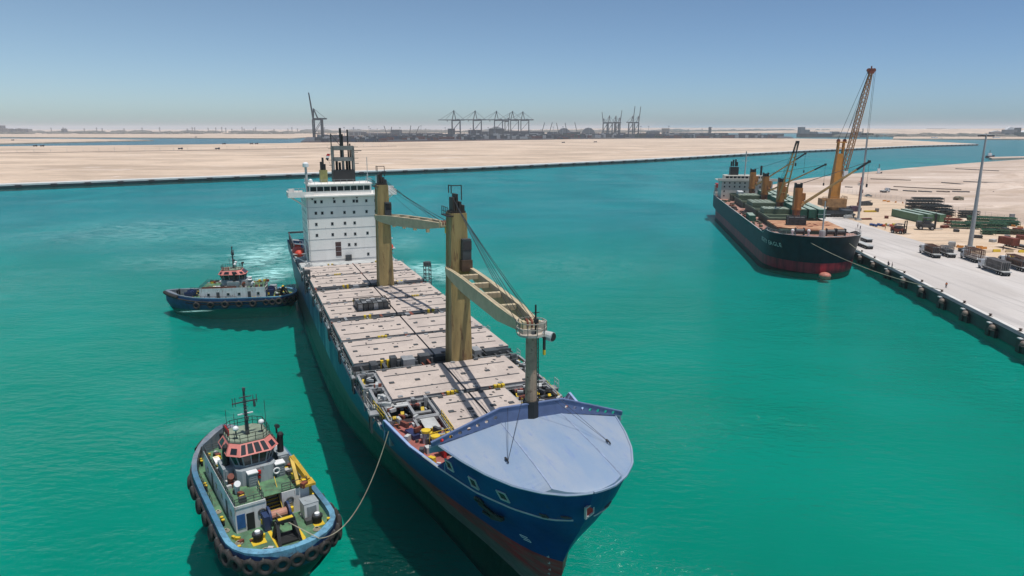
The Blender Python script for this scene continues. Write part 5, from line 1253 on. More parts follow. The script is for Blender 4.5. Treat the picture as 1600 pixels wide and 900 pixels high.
for i, (l0, l1, w) in enumerate(((-35, -11, 10.5), (-64, -40, 8.6), (-97, -70, 8.6), (-130, -104, 8.6), (-147, -137, 8.6))):
    MB().box(l0, l1, -w, w, 10, 12.6).build('hatch_coaming', GDK, bulk, BO)
    if i == 0:
        b = MB().prism([(l0, -w - .3), (l1 - 5, -w - .3), (l1, -4), (l1, 5), (l1 - 4, w + .6), (l0, w + .6)], 12.6, 13.1); b.build('hatch_cover', CRT, bulk, BO)
        b = MB()
        for _ in range(16): x = rn.uniform(-33, -13); y = rn.uniform(-5, 10); b.bar((x, y, 13.15), (x + rn.uniform(-4, 4), y + rn.uniform(-3, 3), 13.2), .22, .16)
        b.build('dunnage', M['rust_red'], bulk, BO)
    else:
        for k in range(2):
            a_, b_ = l0 + (l1 - l0) * k / 2 + .1, l0 + (l1 - l0) * (k + 1) / 2 - .1
            h = MB().box(a_, b_, -w - .3, w + .3, 12.6, 13.3)
            for q in range(1, 5): h.box(a_ + (b_ - a_) * q / 5 - .12, a_ + (b_ - a_) * q / 5 + .12, -w, w, 13.3, 13.5, 1)
            h.build('hatch_cover', [GTOP, GDK], bulk, BO)
# open stacked folding hatch leaves, deck frames
for l0, l1, z1 in ((-62, -54, 15.2), (-95, -80, 14.9), (-128, -117, 14.8)):
    h = MB()
    for j in range(5): a_ = l0 + (l1 - l0) * j / 5; h.box(a_ + .1, a_ + (l1 - l0) / 5 - .3, -8.4, 2.0, 13.5, z1, 0); h.box(a_ + .2, a_ + 1.0, -8.2, 1.8, z1, z1 + .12, 1)
    for q in (-7.2, -5.0, -2.8, -.6): h.box(l0 + .2, l1 - .4, q - .16, q + .16, z1 + .13, z1 + .3, 1)
    build_each(h, 'hatch_leaf', [GTOP, worn('pale_green', (.50, .58, .48, 1), rust=.2) if 'pale_green' not in bpy.data.materials else bpy.data.materials['pale_green']], bulk, BO)
b = MB()
for _ in range(130):
    x = rn.uniform(-140, -16); sg = rn.choice((-1, -1, 1)); s_ = rn.uniform(.3, 1.0); b.cbox((x, sg * rn.uniform(10.6, min(13.8, ghb(x, 10) - .8)), 10.1 + s_ * .4), (s_ * 1.4, s_, s_ * .8), rn.random(), rn.choice((0, 1, 2)))
build_each(b, 'deck_fitting', [M['dark_grey'], M['rust_red'], GTOP], bulk, BO)
# accommodation
BW = worn('bulker_white', (0.56, 0.54, 0.48, 1), dark=.85, rust=.15, scale=.4)
MB().box(-162, -148, -13.0, 13.0, 10, 19.6).box(-160, -147.4, -15.2, 15.2, 19.6, 20.0).box(-158, -149, -11.5, 11.5, 20, 22.4).box(-148.6, -147.4, -15.2, 15.2, 20, 20.9).build('accommodation', BW, bulk, BO)
for z in (11.8, 14.2, 16.6, 18.6):
    for y in [-11.5 + 2.6 * i for i in range(10)]:
        if rn.random() < .8: MB().box(-148.02, -147.94, y - .35, y + .35, z - .4, z + .4).build('window', M['glass'], bulk, BO)
b = MB()
for i in range(11): b.box(-149.05, -148.95, -11 + i * 2.0, -9.4 + i * 2.0, 20.9, 22.0)
build_each(b, 'bridge_window', M['glass'], bulk, BO)
MB().box(-158, -153, -8.2, -4.0, 22.4, 26.6, 0).build('funnel', [M['black_paint']], bulk, BO)
b = MB()
for y, h in ((-7.6, 29.5), (-6.6, 30.4), (-5.4, 30.6), (-4.6, 29.2)): b.cyl((-155.5, y), .45, 27, h, 8)
b.build('exhaust_pipes', M['black_paint'], bulk, BO)
b = MB().cyl((-151, -1.0), .3, 22.4, 35, 8).bar((-151, -3, 30), (-151, 1, 30), .2).bar((-151, -2.2, 32.5), (-151, .4, 32.5), .15).bar((-151, -1, 28), (-153, -1, 22.5), .2); b.build('radar_mast', M['light_grey'], bulk, BO)
MB().sphere((-150, 3.6, 23.9), .9, 12, 6).cyl((-150, 3.6), .2, 22.4, 23.4, 6).build('satellite_dome', M['white_paint'], bulk, BO)
MB().cyl((-152, 7.4), .55, 22.4, 27.5, 10).build('exhaust_stack', M['black_paint'], bulk, BO)
MB().box(-171, -169, -13.8, -12.2, 12, 16).box(-172, -164, -14.0, -11.6, 10, 12.2).build('stern_house', BW, bulk, BO)
MB().box(-173.5, -166, -13.2, -11.2, 14.5, 16.6).build('lifeboat_cradle', M['red_paint'], bulk, BO)
# cranes
OC = worn('rust_orange_post', (0.44, 0.185, 0.05, 1), dark=.6, rust=.45, scale=.5, streak=True, rustc=(.13, .05, .025, 1))
OJ = worn('jib_ochre', (0.46, 0.30, 0.12, 1), dark=.6, rust=.25)
RPED = worn('rusty_pedestal', (0.22, 0.09, 0.05, 1), dark=.5, rust=.4, scale=.6, streak=True)
def gcrane(l, roots, tip, label):
    ped = MB().cyl((l, 0), 1.5, 10, 16.9, 14, 1.4).build('crane_pedestal', RPED, bulk, BO)
    p = MB().cyl((l, 0), 1.75, 16.95, 17.6, 14).box(l - 1.5, l + 1.5, -1.35, 1.35, 17.6, 25.2)
    p.ladder((l + 1.6, -.6, 11), (l + 1.6, -.6, 25), .5, (0, 1, 0), .7)
    post = p.build('crane', OC, bulk, BO); post['label'] = label
    b = MB()
    for y in (-1.1, -.4, .3, 1.0): b.box(l - 1.1, l + 1.1, y - .22, y + .22, 25.2, 26.6 + (.4 if y in (-1.1, 1.0) else 0))
    b.build('sheave_head', M['black_paint'], post, BO)
    T = Vector(tip); side = 1 if T.y > 0 else -1
    b = MB().tube([(l, 1.3 * side, 19.6), (l, 2.2 * side, 19.6)], 1.4, 12).box(l - 1.2, l + 1.2, 1.3 * side, 2.6 * side, 20.6, 23.2); b.build('operator_cab', OC, post, BO)
    R_ = Vector(roots); d = T - R_; n_ = Vector((-d.y, d.x, 0)).normalized() if abs(d.y) + abs(d.x) > 3 else Vector((0, 1, 0)); j = MB()
    for sg in (-1, 1):
        j.bar(R_ + n_ * sg * 1.3, R_.lerp(T, .82) + n_ * sg * .6, .5, .7, .4, .5); 
    for f_ in (.12, .25, .38, .5, .62, .74): q = R_.lerp(T, f_); j.bar(q - n_ * (1.25 - f_ * .7), q + n_ * (1.25 - f_ * .7), .3, .3)
    jo = j.build('jib', OJ, post, BO)
    j = MB()
    for sg in (-1, 1): j.bar(R_.lerp(T, .82) + n_ * sg * .6, T + n_ * sg * .45, .42, .6)
    j.bar(T - n_ * .6, T + n_ * .6, .9, .9); j.build('jib_tip', M['black_paint'], jo, BO)
    c_ = MB()
    for k in (-.6, 0, .6): c_.tube([Vector((l, 0, 26.4)) + n_ * k, T + n_ * k * .5], .06, 4)
    c_.tube([T, T - Vector((0, 0, 8))], .05, 4); c_.cbox(tuple(T - Vector((0, 0, 8.6))), (.6, .5, 1.2)); c_.build('hoist_cables', M['cable'], post, BO)
gcrane(-37, (-36, 1.2, 18.8), (-33, 22.6, 35.2), 'rust-orange deck crane nearest the bow, jib reaching over the quay')
gcrane(-66, (-64.8, .3, 18.3), (-50, 1.2, 41.7), 'grimy deck crane with its twin jib raised almost upright')
gcrane(-100, (-99, 1.2, 18.4), (-90, 22.9, 31.3), 'third deck crane from the bow, ochre jib reaching over the quay')
gcrane(-133, (-132, 1.2, 18.4), (-124, 22.2, 34.9), 'aftmost deck crane beside the accommodation block')
# foremast and bow gear
b = MB().cyl((-5, 1.4), .32, 11.4, 23.4, 8, .18).bar((-5, -.6, 19), (-5, 3.4, 19), .15).bar((-5, .2, 21.5), (-5, 2.6, 21.5), .12).cyl((-5, 1.4), 1.0, 11.4, 13.6, 10); b.build('foremast', M['light_grey'], bulk, BO)
for y in (-5, 5, 8.2): w = MB().tube([(-8.5, y - 1.2, 12.8), (-8.5, y + 1.2, 12.8)], .8, 12).box(-9.4, -7.6, y - 1.5, y - 1.25, 11.4, 13.9).box(-9.4, -7.6, y + 1.25, y + 1.5, 11.4, 13.9).build('windlass', M['dark_grey'], bulk, BO)
for y in (-7.4, -2.2): MB().cyl((-8.0, y), .35, 11.4, 12.6, 8).sphere((-8.0, y, 13.0), .6, 10, 5).build('cowl_vent', M['white_paint'], bulk, BO)
b = MB().rail([(l, -(ghb(l, 12.5) - .2), 12.5) for l in (-15, -11, -7, -3, 0)], 1, 1.4, .03).rail([(l, (ghb(l, 12.5) - .2), 12.5) for l in (-15, -11, -7, -3, 0)], 1, 1.4, .03); build_each(b, 'handrail', M['light_grey'], bulk, BO)
# bulbous bow tip breaking the surface
MB().sphere((3.2, 1.3, -.1), 1.9, 14, 8, .62).build('bulb', worn('salmon_bulb', (.62, .22, .16, 1)), bulk, BO, smooth=True)
def name_place(u):
    l = -19.5; acc = 0.0
    while acc < u: acc += math.hypot(.1, ghb(l + .1, 8.6) - ghb(l, 8.6)); l += .1
    pass; y = -ghb(l, 8.6); tx = Vector((1, -(ghb(l + .4, 8.6) - ghb(l - .4, 8.6)) / .8, 0)).normalized(); tz = Vector((0, -(ghb(l, 9) - ghb(l, 8.2)) / .8, 1)).normalized(); n_ = tx.cross(tz).normalized()
    if n_.y > 0: n_ = -n_
    m = Matrix((tx, tz, n_)).transposed().to_4x4(); m.translation = Vector((l + BO[0], y, 7.9)) + n_ * .10; return m
letters('MIGHTY EAGLE', 2.1, worn('lettering', (.62, .66, .60, 1)), 'ship_name', bulk, name_place)
# mooring line to the quay
A_ = GWp(-2, -6.5, 11.9); B_ = Q(-60.4, 1.7, 3.6)
pts = [A_.lerp(B_, i / 14) - Vector((0, 0, 4 * 2.0 * (i / 14) * (1 - i / 14))) for i in range(15)]; tag(MB().tube(pts, .09, 5).build('mooring_line', M['rope']), 'slack mooring line from the green bow down to the quay edge', 'rope')
pts = [GWp(-3, 7, 11.9).lerp(Q(-34.6, 1.7, 3.6), i / 10) - Vector((0, 0, 1.5 * 4 * (i / 10) * (1 - i / 10))) for i in range(11)]; tag(MB().tube(pts, .09, 5).build('mooring_line', M['rope']), 'shorter mooring line close to the quay wall at the green bow', 'rope')
# deck cargo: green units in rows, lattice box, grey container
CG = worn('cargo_green', (0.03, 0.15, 0.105, 1), dark=.6, rust=.15); CGT = worn('cargo_top', (0.36, 0.45, 0.38, 1), dark=.6, rust=.1)
def box_unit(name, L, W, Hh, mat, topm, ribs=5):
    b = MB().box(-L / 2, L / 2, -W / 2, W / 2, 0.12, Hh, 0).box(-L / 2 + .05, L / 2 - .05, -W / 2 + .05, W / 2 - .05, Hh, Hh + .06, 1)
    for i in range(int(L / .9)): x = -L / 2 + .45 + i * .9; b.box(x - .12, x + .12, -W / 2 - .06, W / 2 + .06, .2, Hh - .15, 0)
    for i in range(ribs - 1): y = -W / 2 + W * (i + 1) / ribs; b.box(-L / 2 - .06, L / 2 + .06, y - .1, y + .1, .2, Hh - .15, 0)
    for x in (-L / 2, L / 2):
        for y in (-W / 2, W / 2): b.box(x - .12, x + .12, y - .12, y + .12, 0, Hh + .1, 0)
    return b.build(name, [mat, topm])
grz = math.atan2(GF.y, GF.x); proto = None
spots = [(l, y) for l in (-45, -58, -76, -89, -107, -120) for y in (3.0, 6.4, 9.8)]
for i, (l, y) in enumerate(spots):
    if proto is None: proto = o = box_unit('green_container', 12.2, 2.5, 3.4, CG, CGT)
    else: o = proto.copy(); sc.collection.objects.link(o)
    o.location = GWp(l, y, 13.52); o.rotation_euler = (0, 0, grz)
    tag(o, 'pale-topped green container, %s block from the bow, %s row on the bulk carrier' % (ORD[i // 3], ('inboard', 'middle', 'quayside')[i % 3]), 'container', 'green containers on the bulk carrier')
b = MB()
for x in (-3, -1, 1, 3):
    for y in (-1.6, 1.6): b.bar((x, y, 0), (x, y, 3.2), .22)
for z in (.1, 1.1, 2.1, 3.2):
    for y in (-1.6, 1.6): b.bar((-3.1, y, z), (3.1, y, z), .16)
    for x in (-3, 3): b.bar((x, -1.6, z), (x, 1.6, z), .16)
b.box(-2.9, 2.9, -1.5, 1.5, .1, 2.7)
o = b.build('lattice_crate', M['dark_grey']); o.location = GWp(-22.5, -3.2, 13.12); o.rotation_euler = (0, 0, grz + 1.57); tag(o, 'dark lattice crate standing on the rusty forward hatch of the bulk carrier', 'crate')
o = box_unit('grey_container', 6.1, 2.5, 2.6, M['light_grey'], M['white_paint']); o.location = GWp(-126, -6.8, 13.52); o.rotation_euler = (0, 0, grz); tag(o, 'small grey container on the green hatches near the white accommodation', 'container')
for k, (x, y) in enumerate(((-56, -12.6), (-59.5, -12.4), (-63, -12.2))):
    o = box_unit('green_crate', 3.0, 2.4, 2.4, CG, CGT, 3); o.location = GWp(x, y, 10.02); o.rotation_euler = (0, 0, grz); tag(o, 'green crate on the red side deck of the bulk carrier, %s of three' % ('nearest the bow', 'the middle one', 'nearest the stern')[k], 'crate', 'green crates on the side deck')
# ================================================================ quay furniture
for i, s_ in enumerate([-118 + 12.9 * k for k in range(12)]):
    p = Q(s_, -.55, 0); b = MB()
    if i == 0:
        b.box(-.7, .45, 0, 1.5, -.3, 2.6, 0).box(-.75, .2, .1, 1.4, 2.62, 2.85, 1).box(-.4, .4, -1.9, 0, -.3, 1.4, 0)
        b.sphere((-.45, -.85, 1.95), .78, 14, 8, 1.0, 2); b.torus((-.5, -.85, 1.5), (.2, 0, 1), .8, .14, 14, 5, 0)
        FEN = o = b.build('quay_fender', [M['black_paint'], M['light_grey'], worn('fender_face', (.20, .155, .125, 1))])
    else: o = FEN.copy(); sc.collection.objects.link(o)
    o.location = p; o.rotation_euler = (0, 0, math.atan2(qn.y, qn.x)); tag(o, ORD[i] + ' black fender with a round grey-brown face, counted from the right picture edge', 'fender', 'fenders on the near quay')
for i, s_ in enumerate([-112 + 12.9 * k for k in range(17)]):
    p = Q(s_, 1.7, 3.04)
    if i == 0: o = BOLL = MB().cyl((0, 0), .24, 0, .4, 10).cyl((0, 0), .36, .4, .58, 10).box(-.4, .4, -.4, .4, 0, .05).build('bollard', worn('bollard_brown', (.10, .06, .04, 1), rust=.3))
    else: o = BOLL.copy(); sc.collection.objects.link(o)
    o.location = p; tag(o, ORD[i] + ' small black bollard on the quay edge, counted from the right picture edge', 'bollard', 'mooring bollards')
# high-mast lights
GAL = worn('galvanised', (0.33, 0.36, 0.38, 1), dark=.8, rough=.45)
for (x, y), lb in (((172.6, 261), 'tall grey light mast beside the parked cage trucks'), ((169.5, 342), 'tall grey light mast standing by the harbour crane')):
    r = empty('light_mast', (x, y, 3)); tag(r, lb, 'light mast', 'light masts')
    MB().cyl((0, 0), .85 if y < 300 else .6, 0, 42, 14, .28).build('pole', GAL, r); MB().box(-1.2, 1.2, -1.2, 1.2, -.3, .7).build('base', M['light_grey'], r)
    b = MB().torus((0, 0, 41.6), (0, 0, 1), 1.9, .1, 16, 5)
    for k in range(4): a = k * math.pi / 2; b.bar((0, 0, 41.6), (1.9 * math.cos(a), 1.9 * math.sin(a), 41.6), .12)
    b.build('ring', GAL, r)
    for k in range(8): a = k * math.pi / 4; MB().cbox((2.3 * math.cos(a), 2.3 * math.sin(a), 41.2), (.6, .8, .5), a).build('floodlight', M['dark_grey'], r)
p = pw(1341, 322, 3); r = empty('signal_mast', p); tag(r, 'short red and white mast with a platform behind the harbour crane', 'mast')
MB().cyl((0, 0), .5, 0, 12, 8, .3).build('pole', M['rust_red'], r); MB().cyl((0, 0), 1.6, 12, 12.3, 8).rail([(1.5 * math.cos(a), 1.5 * math.sin(a), 12.3) for a in [k * math.pi / 4 for k in range(9)]], 1, 1, .05).build('platform', M['light_grey'], r); MB().cyl((0, 0), .25, 12.3, 16.5, 6).bar((-1.2, 0, 14), (1.2, 0, 14), .2).build('head', M['red_paint'], r)
# ---- mobile harbour crane
hc = empty('harbour_crane', (163.5, 357.3, 3), R(-6)); tag(hc, 'orange mobile harbour crane with a lattice boom towering over the quay', 'harbour crane')
OR = worn('crane_orange', (0.60, 0.26, 0.045, 1), dark=.75, rust=.15, scale=.4); 
b = MB().box(-9, 9, -3.6, 3.6, 1.5, 3.4); 
for x in (-8, 8): b.box(x - .8, x + .8, -7.2, 7.2, 1.3, 2.2); 
for x in (-8, 8):
    for y in (-7, 7): b.cyl((x, y), .4, .4, 1.4, 8); b.box(x - 1.4, x + 1.4, y - 1.4, y + 1.4, 0, .4)
b.build('chassis', M['dark_grey'], hc)
for x in [-6.4 + 1.6 * k for k in range(9)]:
    for y in (-3.2, 3.2): MB().tube([(x, y - .45, .8), (x, y + .45, .8)], .8, 12).build('wheel', M['tyre'], hc)
MB().cyl((0, 0), 2.9, 3.4, 5.0, 16).box(-4.6, 5.2, -4.0, 3.6, 5.0, 9.2).box(-6.6, -4.6, -3.6, 3.4, 5.6, 9.0).rail([(-6.6, -4, 9.2), (5.2, -4, 9.2), (5.2, 3.6, 9.2)], 1.2, 1.4, .06).build('machine_house', worn('machine_brown', (.40, .22, .09, 1), rust=.3), hc)
def hcpt(px_, py_, Y): # crane-local point seen at a picture position, at world depth Y
    u = px_ - 800; v = py_ - 450; d = Vector((u, 1095 * _c - v * _s, -(1095 * _s + v * _c))); w_ = d * (Y / d.y) + Vector((0, 0, 47)); return Matrix.Rotation(R(6), 4, 'Z') @ (w_ - Vector((163.5, 357.3, 3)))
b = MB(); 
b.loft([[(-2.4, -1.9, 9.2), (2.2, -1.9, 9.2), (2.2, 1.9, 9.2), (-2.4, 1.9, 9.2)], [(-1.9, -1.6, 20), (2.3, -1.6, 20), (2.3, 1.6, 20), (-1.9, 1.6, 20)], [(-.9, -1.4, 31.5), (2.3, -1.4, 31.5), (2.3, 1.4, 31.5), (-.9, 1.4, 31.5)]])
for x in (-.6, 2.0): b.bar((x, -1.1, 31.5), (x + .1, -1.1, 36.8), .55); b.bar((x, 1.1, 31.5), (x + .1, 1.1, 36.8), .55)
b.box(-.9, 2.6, -1.4, 1.4, 34.0, 34.5); b.box(-1.1, 3.2, -1.5, 1.5, 36.8, 37.4)
tw = b.build('tower', OR, hc)
b = MB().ladder((-2.3, -1.8, 9.2), (-1.0, -1.6, 36), .6, (1, 0, 0), .8); b.build('ladder', M['dark_grey'], tw)
for x in (-.6, 2.4): MB().tube([(x, -.5, 37.9), (x, .5, 37.9)], .8, 12).build('sheave', M['rust_red'], tw)
MB().box(2.6, 4.6, -3.1, -1.5, 20.2, 23.0, 0).box(4.6, 4.65, -3.0, -1.6, 20.9, 22.8, 1).build('operator_cab', [M['white_paint'], M['glass']], hc)
foot = Vector((2.6, -.2, 17.5)); tip = hcpt(1361, 113, 352); d = tip - foot; sx = Vector((0, 1, 0)); up = d.cross(sx).normalized()
b = MB(); NB = 26
def bp_(f, i, j):
    w_ = (.5 + 1.5 * min(1, f / .12)) * (1 if f < .8 else 1 - (f - .8) * 2.6); return foot + d * f + sx * i * w_ * .62 + up * j * w_ * .55
for i, j in ((-1, -1), (1, -1), (1, 1), (-1, 1)):
    for k in range(NB): b.bar(bp_(k / NB, i, j), bp_((k + 1) / NB, i, j), .34)
for k in range(NB):
    f0, f1 = k / NB, (k + 1) / NB
    for (i, j), (i2, j2) in (((-1, -1), (1, -1)), ((1, -1), (1, 1)), ((1, 1), (-1, 1)), ((-1, 1), (-1, -1))): b.bar(bp_(f0, i, j), bp_(f1, i2, j2), .17); b.bar(bp_(f1, i, j), bp_(f1, i2, j2), .14)
BMM = worn('boom_ochre', (0.50, 0.24, 0.09, 1), rust=.4, rustc=(.22, .07, .04, 1)); boom = b.build('lattice_boom', BMM, hc)
b = MB().cbox(tuple(tip), (2.4, 2.2, 1.2))
for q in (-1.2, 0, 1.2): b.tube([tip + Vector((q, -.5, 1.0)), tip + Vector((q, .5, 1.0))], .9, 10)
b.cbox(tuple(tip + Vector((0, 0, 2.2))), (.5, .5, 1.4)); b.build('boom_head', M['rust_red'], boom)
b = MB(); b.tube([(-.6, .4, 38.6), tip + Vector((-1.2, .3, 1))], .09, 4); b.tube([(2.4, -.4, 38.6), tip + Vector((-.8, -.3, 1))], .09, 4); b.tube([(2.4, .3, 38.6), tip + Vector((1.2, .3, 1))], .07, 4)
hk = hcpt(1343, 262, 352); hk.x = tip.x + 1.4; hk.y = tip.y
for q in (0, .6): b.tube([tip + Vector((1.4 + q, 0, .8)), Vector((tip.x + 1.4 + q, tip.y, 14))], .07, 4)
b.build('hoist_cables', M['cable'], hc); MB().cbox((tip.x + 1.7, tip.y, 13.2), (1.2, .9, 1.8)).build('hook_block', M['rust_red'], hc)
# ================================================================ people
SKIN = worn('skin', (.25, .13, .08, 1)); HAIR = worn('hair', (.02, .015, .012, 1))
def person(x, y, rz, shirt, trousers, label, vest=None, z=3.0, walk=.18):
    r = empty('person', (x, y, z), rz); tag(r, label, 'person')
    def limb(vs, es, rad, name, mat, root=0):
        me = bpy.data.meshes.new(name); me.from_pydata(vs, es, []); me.materials.append(mat); o = bpy.data.objects.new(name, me); sc.collection.objects.link(o); o.parent = r
        m = o.modifiers.new('s', 'SKIN'); m.use_smooth_shade = True
        for i, q in enumerate(rad): me.skin_vertices[0].data[i].radius = (q, q); 
        me.skin_vertices[0].data[root].use_root = True; o.modifiers.new('u', 'SUBSURF').levels = 1; return o
    w = walk
    vs = [(0, 0, .95), (0, 0, 1.2), (0, 0, 1.42), (.01, 0, 1.53), (.02, 0, 1.66), (.02, 0, 1.73), (0, .19, 1.40), (-.03, .26, 1.12), (.06, .25, .88), (0, -.19, 1.40), (.05, -.26, 1.12), (.12, -.25, .88), (0, .10, .9), (w * .6, .11, .5), (w * .3, .11, .08), (w * .3 + .14, .11, .03), (0, -.10, .9), (-w * .2, -.11, .5), (-w, -.11, .1), (-w + .14, -.11, .03)]
    es = [(0, 1), (1, 2), (2, 3), (3, 4), (4, 5), (2, 6), (6, 7), (7, 8), (2, 9), (9, 10), (10, 11), (0, 12), (12, 13), (13, 14), (14, 15), (0, 16), (16, 17), (17, 18), (18, 19)]
    rad = [.135, .125, .15, .055, .095, .08, .07, .05, .038, .07, .05, .038, .10, .07, .05, .04, .10, .07, .05, .04]
    limb(vs, es, rad, 'body', SKIN)
    limb([(0, 0, .98), (0, 0, 1.2), (0, 0, 1.42), (0, .19, 1.40), (-.02, .25, 1.16), (0, -.19, 1.40), (.04, -.25, 1.16)], [(0, 1), (1, 2), (2, 3), (3, 4), (2, 5), (5, 6)], [.155, .145, .17, .088, .07, .088, .07], 'shirt', shirt)
    limb([(0, 0, .97), (0, .10, .9), (w * .6, .11, .5), (w * .3, .11, .12), (0, -.10, .9), (-w * .2, -.11, .5), (-w, -.11, .14)], [(0, 1), (1, 2), (2, 3), (0, 4), (4, 5), (5, 6)], [.15, .115, .09, .075, .115, .09, .075], 'trousers', trousers)
    MB().sphere((.0, 0, 1.72), .115, 10, 5, .8, 0, 0).build('hard_hat' if vest else 'hair', vest or HAIR, r)
    return r
BLU = worn('workwear_blue', (.03, .05, .12, 1)); HV = worn('hi_vis_orange', (.7, .16, .03, 1)); KH = worn('khaki', (.25, .19, .12, 1)); DRK = worn('dark_cloth', (.03, .03, .035, 1)); WSH = worn('pale_shirt', (.5, .5, .5, 1))
for px_, py_, sh, tr_, v, lb, rz in ((1387.5, 416, DRK, BLU, None, 'person in dark workwear, left one of two standing by the quay edge bollards', .6), (1393.5, 418.5, DRK, DRK, None, 'person in black, right one of two standing by the quay edge bollards', 2.6),
        (1478, 450, HV, DRK, M['white_paint'], 'person in an orange top walking alone on the open concrete apron', 1.2), (1340, 355.5, WSH, DRK, None, 'person in a pale shirt at the foot of the far light mast', 0), (1344, 358.5, DRK, BLU, None, 'person in dark clothes just in front of the far light mast', 2),
        (1383, 358.5, HV, KH, M['yellow'], 'person in an orange vest beside the row of coloured drums', 3), (1567, 391, DRK, DRK, None, 'person in black between the yellow barriers and the container truck', 1)):
    p = pw(px_, py_, 3); person(p.x, p.y, rz, sh, tr_, lb, v)
# ================================================================ trucks, trailers, yard cargo
CAB = worn('cab_white', (.62, .65, .68, 1), dark=.8, rust=.1, rough=.35)
def wheel(x, y, r_, parent, w=.34): 
    o = MB().tube([(x, y - w / 2, r_), (x, y + w / 2, r_)], r_, 14).build('wheel', M['tyre'], parent); MB().tube([(x, y - w / 2 - .02, r_), (x, y + w / 2 + .02, r_)], r_ * .5, 10).build('rim', M['light_grey'], o)
def flat_truck(p, ang, load, label, cab=True, length=9.5, cabm=None, bedm=None):
    r = empty('flatbed_truck' if cab else 'trailer', p, ang); tag(r, label, 'truck' if cab else 'trailer'); L = length
    MB().box(-L / 2, L / 2, -1.25, 1.25, 1.15, 1.4, 0).box(-L / 2 + .2, L / 2 + (1.6 if cab else 0), -.8, .8, .55, 1.15, 1).build('bed', [bedm or M['light_grey'], M['dark_grey']], r)
    for x in ([-L / 2 + 1.0, -L / 2 + 2.3, -L / 2 + 3.6] + ([L / 2 - 2.5] if not cab else [L / 2 + 1.5])):
        for y in (-1.05, 1.05): wheel(x, y, .52, r)
    if not cab: wheel(L / 2 - 1.3, -1.05, .52, r); wheel(L / 2 - 1.3, 1.05, .52, r)
    if cab:
        x0 = L / 2 + .25; c_ = MB(); c_.loft([[(x0, y, .7), (x0 + 2.1, y, .7), (x0 + 2.15, y, 1.7), (x0 + 1.85, y, 2.75), (x0 + 1.5, y, 3.0), (x0, y, 3.05)] for y in (-1.2, 1.2)]); cb = c_.build('cab', cabm or CAB, r)
        MB().loft([[(x0 + 2.14, y, 1.75), (x0 + 2.17, y, 1.75), (x0 + 1.9, y, 2.65), (x0 + 1.86, y, 2.65)] for y in (-1.05, 1.05)]).build('windscreen', M['glass'], cb)
        for y in (-1.22, 1.19): MB().box(x0 + .6, x0 + 1.6, y, y + .03, 1.85, 2.6).build('side_window', M['glass'], cb)
        MB().bar((x0 + 2.0, -1.4, 2.3), (x0 + 2.0, -1.25, 2.3), .2, .5).bar((x0 + 2.0, 1.4, 2.3), (x0 + 2.0, 1.25, 2.3), .2, .5).build('mirrors', M['black_paint'], cb)
    return r
def cage(p, ang, L, W, Hh, mat, label, n=10, fill=None, zb=4.4):
    b = MB()
    for i in range(n + 1):
        x = -L / 2 + L * i / n
        for y in (-W / 2, W / 2): b.bar((x, y, 0), (x, y, Hh), .14)
        b.bar((x, -W / 2, Hh), (x, W / 2, Hh), .12)
    for z in (.08, Hh * .5, Hh):
        for y in (-W / 2, W / 2): b.bar((-L / 2, y, z), (L / 2, y, z), .14)
    for x in (-L / 2, L / 2):
        for j in range(1, 4): b.bar((x, -W / 2 + W * j / 4, 0), (x, -W / 2 + W * j / 4, Hh), .1)
    if fill: b.box(-L / 2 + .15, L / 2 - .15, -W / 2 + .12, W / 2 - .12, .05, Hh * fill, 1)
    o = b.build('steel_cage', [mat, M['dark_grey']]); o.location = (p[0], p[1], zb); o.rotation_euler = (0, 0, ang); tag(o, label, 'cage'); return o
RB = worn('cage_rust', (.17, .085, .055, 1), rust=.3); GYC = worn('cage_grey', (.28, .26, .25, 1), rust=.3)
tq = math.atan2(qd.y, qd.x)              # along the quay, away from the camera
def P3(a, b_): p = pw(a, b_, 3); return Vector((p.x, p.y, 3))
p = P3(1455, 400); flat_truck(p, tq, 0, 'flatbed truck loaded with a rusty cage, front of the parked row', length=10); cage((p.x, p.y), tq, 6.5, 2.4, 2.5, RB, 'rust-brown steel cage on the leftmost flatbed', 9, .8)
p2 = p + qn * 5.5 + qd * 1.5; flat_truck(p2, tq, 0, 'flatbed trailer behind the rusty cage truck, its end almost empty', cab=False, length=10); cage((p2.x, p2.y), tq, 5, 2.4, 1.9, GYC, 'low grey steel cage on the trailer behind the rusty one', 8, .5)
p = P3(1521, 408); a2 = tq + R(2); flat_truck(p, a2, 0, 'white cab truck carrying an open brown cage, nearest the light mast', length=8.5); cage((p.x, p.y), a2, 8, 2.5, 2.9, RB, 'open brown steel cage on the truck nearest the light mast', 12)
p = P3(1556, 426); flat_truck(p, a2, 0, 'white cab truck with a solid ribbed cage, closest to the water', length=12); cage((p.x - qd.x * -.5, p.y), a2, 9, 2.5, 2.7, GYC, 'ribbed grey cage on the truck closest to the water', 14, .95)
p = P3(1588, 420); flat_truck(p, a2, 0, 'white cab truck at the right picture edge with a red-brown cage', length=12); cage((p.x, p.y), a2, 9, 2.5, 2.7, RB, 'red-brown cage on the truck at the right picture edge', 12, .6)
p = P3(1350, 386); flat_truck(p, tq + R(4), 0, 'empty dark flatbed trailer under the bow of the bulk carrier', cab=False, length=11); 
p = P3(1353, 377); flat_truck(p, tq + R(4), 0, 'second dark trailer with a small load by the bow of the bulk carrier', cab=False, length=7)
